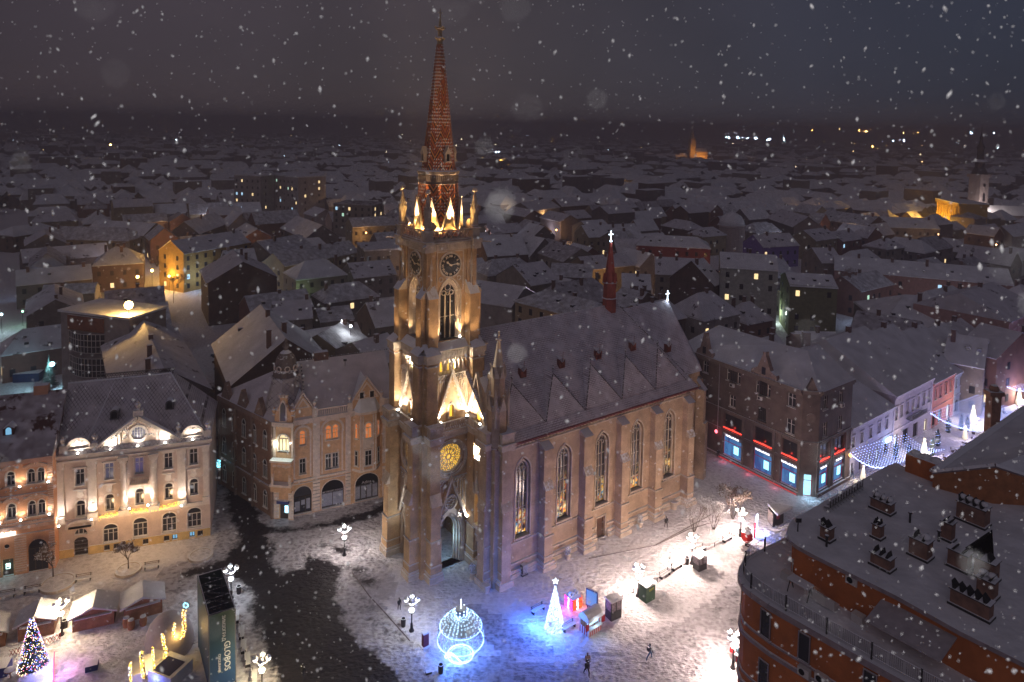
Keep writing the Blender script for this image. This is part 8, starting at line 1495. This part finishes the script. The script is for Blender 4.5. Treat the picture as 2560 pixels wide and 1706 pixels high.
# lights in the town
def town_light(label, p, col, pw, r=.35, es=None):
    t_ = thing('town_lamp', label, 'lamp', p, 0, 'lamps of the town behind'); b_ = MB(); b_.ball(0, 0, 0, r, 8); b_.build('bulb', mat('tl_%d%d%d' % tuple(int(c * 9) for c in col), (1, 1, 1), emit=col, es=es or 8, samp=False), t_); b_ = MB(); b_.tube((0, 0, -p.z), (0, 0, -r), .06, n=5); b_.build('post', IRON, t_); pw and lamp('POINT', (0, -r - .5, 0), pw, col, .4, parent=t_)
Y1 = (1, .58, .16)
town_light('brilliant yellow floodlight at the side street bend', m1(742, 1022, 20.5), Y1, 2600, .8, 60); town_light('white lamp on the bright street patch at the bend', m1(860, 925, 3), (.85, .95, 1), 500); town_light('yellow lamp under the yellow lit house', m1(975, 855, 5), Y1, 1600)
town_light('yellow lamp farther behind the yellow lit house', m1(1360, 675, 8), Y1, 900, .25); town_light('blue white lamp above the hazy left roofs', m1(1390, 457, 9), (.5, .7, 1), 1500, .6); town_light('blue lamp among the dark yards, left', m1(222, 890, 5), (.4, .6, 1), 500)
town_light('cyan white lamp over the left yard', m1(300, 1362, 5), (.45, .85, 1), 1500, .5); town_light('white lamp at the left frame edge', m1(8, 1075, 5), (.6, .9, 1), 900); town_light('green lamp at the left yard wall', m1(130, 1058, 4), (.4, 1, .6), 200, .25)
town_light('green white courtyard lamp right of the cream house', m1(1732, 965, 3), (.6, 1, .5), 400, .3); town_light('left white lamp on the roof terrace near the tower', m1(1975, 1112, 14), (.9, .95, 1), 300, .3); town_light('right white lamp on the roof terrace near the tower', m1(2022, 1143, 14), (.9, .95, 1), 300, .3)
town_light('warm doorway lamp of the cream courtyard house', m1(1765, 885, 2.5), (1, .9, .6), 300, .4); town_light('pale lamp behind the tower lighting the white wall', m2(190, 1485, 9), (.86, .78, 1), 9000, .35); town_light('street lamp between white brick house and shed roof', m3(420, 1275, 3), (.75, 1, .9), 1500, .3)
town_light('warm lamp at the foot of the olive house', m3(650, 1320, 3), (1, .7, .35), 500, .3); town_light('orange lamp hidden low at the white brick house', m3(280, 1275, 3), (1, .6, .3), 400, .3); town_light('pink lamp before the long pink walled house', m3(1400, 1120, 5), (1, .5, .45), 900, .25)
lamp('POINT', m1(1110, 800, 7) + Vector((0, -6, 0)), 3500, Y1, 1.0, name='street_glow')
hxs = MB(Matrix.Translation(m2(328, 1548, 8)) @ Matrix.Rotation(-.1, 4, 'Z')); hxs.frame(circ(0, 0, 1.1, 6), circ(0, 0, .95, 6), -.1, 0); hxs.box(-.05, -.1, -1, .05, 0, 1); hxs.box(-.9, -.1, -.05, .9, 0, .05); tag(hxs.build('hexagon_sign', mat('sign_violet', (1, 1, 1), emit=(.75, .7, 1), es=4, samp=False)), 'outlined hexagon light sign on the white lit wall', 'sign')
# glazed rear house behind the palace
a, b_ = m1(395, 1060, 18.5), m1(600, 1085, 18.5); t_ = thing('glazed_stair_house', 'rear house with brown band and tall curved glazing behind the palace', 'house', (a.x, a.y, 0), math.atan2((b_ - a).y, (b_ - a).x), 'houses of the town behind'); L = (b_ - a).length
b_ = MB(); b_.box(-2.0, 0, 0, L + 6, 9, 18.4, 0); b_.box(0, -.3, 15.2, L, 0, 18.0, 1); b_.build('walls', [WALLC[5], mat('band_brown', (.26, .10, .06))], t_); b_ = MB(); b_.box(-2.3, -.4, 18.4, L + 6.3, 9.3, 18.8); b_.build('roof', SNOW, t_)
for z0 in (11.3, 6.6):
    g_ = MB(); pts = [(L * i / 12, -1.3 * math.sin(math.pi * i / 12)) for i in range(13)]
    for p, q in zip(pts, pts[1:]): g_.quad((*p, z0), (*q, z0), (*q, z0 + 3.6), (*p, z0 + 3.6), 0); g_.tube((*p, z0), (*p, z0 + 3.6), .07, n=4, k=1); [g_.tube((*p, z0 + h), (*q, z0 + h), .06, n=4, k=1) for h in (0, 1.2, 2.4, 3.6)]
    g_.build('curved_glazing', [GLASS, WF], t_)
occupy(a, 16, 10, 0)
# far baroque church with slim tower, right edge
ft = m3(1672, 655, 9); t_ = thing('far_church_tower', 'slim pale baroque church tower with tiered dark helm, far right', 'church tower', (ft.x, ft.y, 0), .35); FS = mat('far_stone', (.40, .33, .32)); HM = mat('far_helm', (.06, .05, .055), thr=.6); sc_ = (ft.length / 420); zt = lambda y: CAMH + 0
Hh = lambda y: (lambda d: CAMH + d.z * ft.y / d.y)(ray(1760 + 1680 / 2.45, 260 + y / 2.45))
z_b, z_1, z_c, z_2, z_3, z_t = Hh(655), Hh(450), Hh(430), Hh(350), Hh(250), Hh(130); hw = 45 / 2.45 / FPX * ft.y * .82
b_ = MB(); b_.box(-hw, -hw, 0, hw, hw, z_1); b_.box(-hw * 1.2, -hw * 1.2, z_1, hw * 1.2, hw * 1.2, z_c); b_.box(-hw * 1.1, -hw * 1.1, z_b - 1, hw * 1.1, hw * 1.1, z_b); b_.build('shaft', FS, t_)
for q in (0, 90): w_ = MB(Matrix.Rotation(R(q), 4, 'Z')); w_.slab(arch(0, hw * .28, z_b + (z_1 - z_b) * .3, z_b + (z_1 - z_b) * .5, 6), -hw - .1, -hw - .02, 0); w_.slab(circ(0, z_b + (z_1 - z_b) * .78, hw * .3, 12), -hw - .1, -hw - .02, 0); w_.build('belfry_opening', FRN, t_)
dz = z_t - z_c; b_ = MB(); b_.lathe([(hw * 1.25, z_c), (hw * 1.0, z_c + dz * .08), (hw * .7, z_c + dz * .14), (hw * .75, z_c + dz * .22), (hw * 1.2, z_c + dz * .25), (hw * .7, z_c + dz * .30), (hw * .5, z_c + dz * .34), (hw * .5, z_c + dz * .50), (hw * .65, z_c + dz * .54), (hw * .35, z_c + dz * .62), (hw * .2, z_c + dz * .70), (hw * .25, z_c + dz * .74), (.15, z_c + dz * .85), (.1, z_t)], n=8, rot=o8); b_.build('helm', HM, t_); lamp('POINT', (-6, -10, z_b + 4), 6000, (1, .85, .8), 1, parent=t_)
hx('nave roof of the far baroque church at the right edge', m3, 1700, 618, 2250, 640, 13, 8.5, 8, 5, wins=False, chim=0, roof=ROOFS[2], wm=FS)
a = m3(1425, 745, 2); b2q = m3(1560, 785, 2); t_ = thing('yellow_colonnade', 'palace front glowing deep yellow behind tall columns, far right', 'palace', (a.x, a.y, 0), math.atan2((b2q - a).y, (b2q - a).x), None); L = (b2q - a).length; YC = mat('wall_amber', (.5, .33, .08)); b_ = MB(); b_.box(0, 0, 0, L, 14, 17); b_.box(-.5, -1.2, 16, L + .5, 14.5, 17.4); b_.build('walls', YC, t_)
for i in range(8): c_ = MB(); c_.tube((L * (i + .5) / 8, -.8, 3), (L * (i + .5) / 8, -.8, 16), .35, n=8); c_.build('column', YC, t_)
b_ = MB(); b_.box(-.6, -1.3, 17.4, L + .6, 14.6, 17.9); b_.build('roof', SNOW, t_); lamp('POINT', (L * .3, -7, 3), 26000, (1, .55, .08), .8, parent=t_); lamp('POINT', (L * .8, -7, 3), 26000, (1, .55, .08), .8, parent=t_); lamp('POINT', (L + 5, 4, 6), 9000, (1, .55, .08), .8, parent=t_); occupy(Vector((a.x + 5, a.y + 5)), 22, 14, 0)
# domed roof among the houses
p = m3(170, 740, 12); t_ = thing('domed_building', 'squat snow topped dome on a round drum among the roofs', 'domed building', (p.x, p.y, 0)); b_ = MB(); b_.lathe([(6, 0), (6, 11), (6.5, 11.3), (6.2, 12)], n=20); b_.build('drum', FS, t_); b_ = MB(); b_.lathe([(5.8, 12), (5.4, 14), (4.2, 16), (2.2, 17.3), (.4, 17.8), (.3, 19)], n=20); b_.build('dome', SNOW, t_, smooth=True); occupy(p, 14, 7, 0)
# far orange-lit church on the horizon
p = m2(1860, 215, 12); t_ = thing('far_orange_church', 'dim orange lit church and tower near the horizon', 'church', (p.x, p.y, 0), .2); k = p.y / FPX; b_ = MB(); b_.box(-4.5, -4.5, 0, 4.5, 4.5, 38); b_.lathe([(5, 38), (3, 44), (3.4, 46), (1, 54), (.2, 62)], n=8); b_.build('tower', WALLC[2], t_); b_ = MB(); b_.box(5, -6, 0, 26, 8, 16); b_.build('nave', WALLC[2], t_); b_ = MB(); b_.add([(5, -7, 16), (26, -7, 16), (26, 9, 16), (5, 9, 16), (5, 1, 22), (26, 1, 22)], [(0, 1, 5, 4), (2, 3, 4, 5), (1, 2, 5), (3, 0, 4)]); b_.build('roof', SNOW, t_); lamp('POINT', (14, -16, 6), 30000, (1, .42, .08), 2, parent=t_); lamp('POINT', (-4, -16, 16), 16000, (1, .42, .08), 2, parent=t_)
# hazy yellow long building
p = m2(1230, 490, 3); t_ = house('long amber lit building in the hazy background right of the tower', p.x, p.y, .1, 42, 8, 11, 15, 2, wm=mat('wall_amber_dim', (.45, .33, .14)), lit=0, near=False); lamp('POINT', (-8, -16, 3), 6000, (1, .6, .15), 1, parent=t_); lamp('POINT', (10, -16, 3), 6000, (1, .6, .15), 1, parent=t_)
# ---- filler houses on a slightly irregular grid of closed rows
rnd = random.Random(21); cand = []; ga = R(33)
for iu in range(-40, 60):
    for iv in range(-2, 40):
        u = iu * 17.5 + rnd.uniform(-2, 2); v = 100 + iv * 15.5 + rnd.uniform(-1.5, 1.5) + (8 if iv % 2 else 0)
        x = u * math.cos(ga) - v * math.sin(ga) + 60; y = u * math.sin(ga) + v * math.cos(ga)
        if y < 100 or y > 430 or abs(x + .005 * y) > .76 * y + 8: continue
        if iu % 7 == 3: continue
        if rnd.random() < .07: continue
        cand.append((y, x))
cand.sort(); nh = 0; ORD = {}
def zone(x, y):
    r = x / y; side = 'far left' if r < -.5 else 'left' if r < -.22 else 'left beside the tower' if r < -.06 else 'behind the nave' if r < .22 else 'right of centre' if r < .45 else 'far right'
    dep = 'first rows' if y < 190 else 'second rows' if y < 260 else 'middle rows' if y < 340 else 'hazy last rows'
    return side, dep
NTH = ['nearest', 'second', 'third', 'fourth', 'fifth', 'sixth', 'seventh', 'eighth', 'ninth', 'tenth', 'eleventh', 'twelfth', 'thirteenth', 'fourteenth', 'fifteenth', 'sixteenth', 'seventeenth', 'eighteenth']
YARD = []
for y, x in cand:
    rz = ga + rnd.choice([0, 0, 0, math.pi / 2]) + rnd.uniform(-.07, .07); L = rnd.uniform(12, 22); hw = rnd.uniform(4.5, 6.5); ze = rnd.uniform(5, 9.5); zr = ze + rnd.uniform(3, 5)
    if rnd.random() < .1: ze += 4; zr = ze + 3
    ok = False
    for _ in range(3):
        if not hits(x, y, L, hw, rz, .3): ok = True; break
        L *= .75; hw *= .9
    if not ok:
        YARD.append((x, y)); continue
    if nh >= 250: break
    rz = (rz + math.pi / 2) % math.pi - math.pi / 2; s_, d_ = zone(x, y); col = rnd.randrange(6); hip = rnd.random() < .35; key = (s_, d_, col, hip); ORD[key] = ORD.get(key, 0) + 1; n_ = ORD[key]
    lab = '%s walled %s roofed house, %s, %s, %s there' % (CN[col], 'hip' if hip else 'gable', s_, d_, NTH[min(17, n_ - 1)])
    house(lab, x, y, rz, L, hw, ze, zr, col, hip=hip, chim=rnd.choice([1, 2, 3]) if y < 260 else 1, wins=y < 330, lit=.1, near=y < 320, seed=nh); nh += 1
yt = MB(); 
for (x, y) in YARD[:150]:
    if hits(x, y, 6, 3, ga, 0): continue
    for _ in range(3):
        cx, cy, hh = x + rnd.uniform(-5, 5), y + rnd.uniform(-5, 5), rnd.uniform(4, 8)
        for q in range(42): a = rnd.random() * 6.28; yt.tube((cx, cy, hh * .25), (cx + math.cos(a) * hh * .4 * rnd.random(), cy + math.sin(a) * hh * .4 * rnd.random(), hh * rnd.uniform(.5, 1)), .06, .03, 3)
yt.build('yard_thicket', mat('thicket', (.06, .05, .05), thr=.6)); tag(bpy.data.objects['yard_thicket'], 'dark tangled bare thickets in the yards between the houses', 'thicket', kind='stuff')
# far town as one mass
fb = MB(); fl_ = [MB(), MB(), MB()]
for i in range(2600):
    y = 430 + 3000 * rnd.random() ** 1.9; x = rnd.uniform(-.78, .78) * y
    if hits(x, y, 16, 6, ga, 2): continue
    q = fb.at(x, y, 0, math.degrees(ga) + rnd.choice([0, 90]) + rnd.uniform(-6, 6)); L = rnd.uniform(7, 14); hw = rnd.uniform(4.5, 7); ze = rnd.uniform(5, 9); zr = ze + rnd.uniform(2.5, 5)
    if rnd.random() < .05: ze += rnd.uniform(4, 12); zr = ze + .5
    q.cur = 0; q.box(-L, -hw, 0, L, hw, ze, rnd.choice([1, 2, 3])); q.add([(-L - .3, -hw - .4, ze - .1), (L + .3, -hw - .4, ze - .1), (L + .3, hw + .4, ze - .1), (-L - .3, hw + .4, ze - .1), (-L + hw * .5, 0, zr), (L - hw * .5, 0, zr)], [(0, 1, 5, 4), (2, 3, 4, 5), (1, 2, 5), (3, 0, 4)], 0)
    fb.v, fb.f, fb.k = q.v, q.f, q.k
tag(fb.build('distant_town', [ROOFS[2], WALLC[0], WALLC[3], WALLC[1]]), 'distant mass of snowy roofs fading toward the horizon', 'town', kind='stuff')
fw_ = MB()
for i in range(1400):
    y = 430 + 2600 * rnd.random() ** 1.6; x = rnd.uniform(-.78, .78) * y
    for _ in range(4): fw_.octa((x + rnd.uniform(-8, 8), y + rnd.uniform(-5, 5), rnd.uniform(2, 7)), rnd.uniform(2.5, 4.5))
tag(fw_.build('distant_trees', mat('far_tree_mass', (.05, .045, .05), thr=.75)), 'dark winter tree masses between the distant roofs', 'trees', kind='stuff')
hl = MB(); hl.add([(x * 100, 5200 + 300 * math.sin(x * .7), 0) for x in range(-45, 46)] + [(x * 100, 5600, 38 + 10 * math.sin(x * .21 + 1) + 7 * math.sin(x * .9) + max(0, x - 5) * .2) for x in range(-45, 46)] + [(x * 100, 7000, 0) for x in range(-45, 46)], [(i, i + 1, 92 + i, 91 + i) for i in range(90)] + [(91 + i, 92 + i, 183 + i, 182 + i) for i in range(90)]); struct('hills', hl, mat('hill_dark', (.03, .03, .035), snow=False))
# horizon lights
for col, es, pts, rr_, nm in (((.55, .78, 1), 420, [(1815, 343), (1823, 345), (1845, 345), (1857, 345), (1868, 346), (1888, 346), (1892, 345), (1920, 350), (1925, 348), (1960, 346), (1960, 350), (1980, 368), (2000, 368), (2234, 352), (2260, 352), (2370, 353), (2495, 372), (2525, 370), (2140, 364), (2485, 333), (2428, 334), (1240, 382), (1248, 381), (440, 353), (1420, 352)], 5.5, 'blue white lamps glittering along the far horizon'), ((1, .5, .12), 380, [(2099, 324), (2147, 326), (2166, 329), (2259, 332), (2293, 332), (2181, 367), (2030, 326), (1377, 356), (1418, 355), (1488, 424), (276, 362), (230, 410), (2322, 359), (1234, 404), (1243, 404)], 4.5, 'orange lamps scattered near the far horizon')):
    for i, (x, y) in enumerate(pts):
        d = ray(x, y); D_ = 3000; p = Vector((d.x, d.y, d.z)) * (D_ / d.y) + Vector((0, 0, CAMH)); s_ = 1
        if p.z < 2: k = (CAMH - 5) / -d.z; p = Vector((d.x * k, d.y * k, 5)); s_ = p.y / 3000
        b_ = MB(); b_.octa((0, 0, 0), rr_ * 1.5 * s_ * (.35 + .35 * ((i * 7) % 3) / 2)); o = b_.build('horizon_lamp', mat('hz_%d' % int(col[0] * 10), (1, 1, 1), emit=col, es=es, samp=False)); o.location = p; tag(o, nm, 'lamp', 'lamps near the horizon')
for i in range(90):
    y = 600 + 2400 * rnd.random(); x = rnd.uniform(-.75, .75) * y; fl_[i % 3].octa((x, y, rnd.uniform(4, 12)), rnd.uniform(.4, 1.0) * y / 1200)
for k, (c, n_) in enumerate((((1, .6, .25), 'warm'), ((.6, .8, 1), 'cool'), ((1, .8, .5), 'pale'))): tag(fl_[k].build('distant_lights', mat('dl_%d' % k, (1, 1, 1), emit=c, es=25, samp=False)), '%s pinpoint lights sprinkled over the distant town' % n_, 'lights', kind='stuff')
ga_, gb_ = m1(770, 1010), m1(1190, 800)
for i in range(6):
    p = ga_.lerp(gb_, (i + .3) / 6); p.z = 7.5; town_light('%s golden lamp of the glowing street, counted from its near end' % NTH[i], p, (1, .56, .13), 3000, .4, 14)
for i in range(36):  # lamps added at random for patches of glow between the houses
    for _ in range(60):
        y = rnd.uniform(150, 440); x = rnd.uniform(-.7, .7) * y
        if not hits(x, y, 1, .5, 0, .6): break
    c = rnd.choice([(1, .55, .2), (1, .6, .25), (.5, .7, 1), (.9, .85, 1)]); town_light('added %s lamp %s, %s, %s there' % ('orange' if c[2] < .3 else 'blue white' if c[0] < .6 else 'white', *zone(x, y), NTH[i % 18] + (' one' if i < 18 else ' spot' if i < 36 else ' glow')), Vector((x, y, rnd.uniform(5, 8))), c, 900 * (y / 200), .22 * y / 200)
# yard trees
k = 0
for lab, p, h, sp in (('bare snowy tree over the dark side street bend', m1(1000, 1010), 9, .55), ('round dark tree left of the tower', m1(2110, 1080), 9, .6), ('tree at the left yard fence', m1(170, 1150), 8, .55), ('snowy tree behind the choir roof', m3(120, 1270), 8, .5), ('dark tree clump right of the olive house', m3(900, 1200), 10, .6), ('second dark tree right of the olive house', m3(1020, 1190), 9, .6), ('tree between roofs left of the ridge turret', m2(770, 1080), 9, .5), ('tree mass in the left dark yards', m1(400, 860), 8, .6), ('snowy tree by the left parking yard', m1(250, 1280), 6, .6), ('tree in the right yards before the colonnade', m3(890, 830), 9, .5)): bush(lab, p, h, sp, k + 40, leaves=2); k += 1
fir = thing('fir_tree', 'dark fir tree beside the blue container behind the bank house', 'tree', m1(285, 1500), 0); b_ = MB(); b_.tube((0, 0, 0), (0, 0, 7), .15, .05); b_.build('trunk', BARK, fir); b_ = MB(); rr = random.Random(5)
for i in range(700): h = rr.random() ** 1.2; a = rr.random() * 6.28; r = 1.9 * (1 - h) * rr.uniform(.5, 1); b_.tube((r * .3 * math.cos(a), r * .3 * math.sin(a), .8 + 6 * h), (r * math.cos(a), r * math.sin(a), .5 + 6 * h), .09, .02, 3)
b_.build('crown', mat('fir_dark', (.02, .035, .03)), fir)
t_ = thing('blue_container', 'blue container with snow on its lid in the left yard', 'container', m1(165, 1455), .2); b_ = MB(); b_.box(-2.5, -1.2, 0, 2.5, 1.2, 1.8); b_.build('body', mat('container_blue', (.02, .05, .14)), t_)
# ================================================================== FALLING SNOW AND AIR
rnd = random.Random(77)
def flakes(name, n, dmin, dmax, rmin, rmax, seed, label, p=1.0):
    rr = random.Random(seed); fb = MB()
    for i in range(n):
        D_ = dmin * (dmax / dmin) ** (rr.random() ** p); x = rr.uniform(-30, 2590); y = rr.uniform(-30, 1736)
        d = ray(x, y).normalized(); q = Vector((0, 0, CAMH)) + d * D_; r = rr.uniform(rmin, rmax) * rr.choice([.6, .8, 1, 1, 1.3])
        a = Vector((rr.uniform(-1, 1), rr.uniform(-1, 1), rr.uniform(-1, 1))).normalized() * r * rr.uniform(0, 1.5)
        b = len(fb.v); s = [Vector((r, 0, 0)), Vector((0, r, 0)), Vector((-r, 0, 0)), Vector((0, -r, 0)), Vector((0, 0, r)) + a, Vector((0, 0, -r)) - a]
        fb.v += [tuple(q + v) for v in s]; fb.f += [tuple(b + j for j in f) for f in ((0, 1, 4), (1, 2, 4), (2, 3, 4), (3, 0, 4), (1, 0, 5), (2, 1, 5), (3, 2, 5), (0, 3, 5))]; fb.k += [0] * 8
    o = fb.build(name, FLK, None); tag(o, label, 'snow', kind='stuff'); return o
FLK = mat('snowflake', (.97, .97, .98), var=0, snow=False, rough=.9)
flakes('falling_snow', 5200, 4, 13, .0042, .0098, 1, 'countless small snowflakes falling through the night air', .8)
flakes('near_falling_snow', 46, .28, .8, .0010, .0024, 2, 'few close soft out of focus snowflakes')
lamp('POINT', (0, -4, CAMH + 3), 1500, (1, .97, .95), .3, name='added_flake_light')  # added light behind the camera that brightens the falling flakes
air = MB(); air.box(-4800, -55, -1, 4800, 7300, 72); hz = bpy.data.materials.new('haze'); hz.use_nodes = True; t_ = hz.node_tree; t_.nodes.clear(); o_n = t_.nodes.new('ShaderNodeOutputMaterial'); v_ = t_.nodes.new('ShaderNodeVolumePrincipled'); v_.inputs['Color'].default_value = (.60, .54, .60, 1); v_.inputs['Density'].default_value = .0011; v_.inputs['Anisotropy'].default_value = 0; t_.links.new(v_.outputs[0], o_n.inputs['Volume'])
ao = air.build('haze', hz); tag(ao, 'thin night haze over the town', None, kind='stuff')
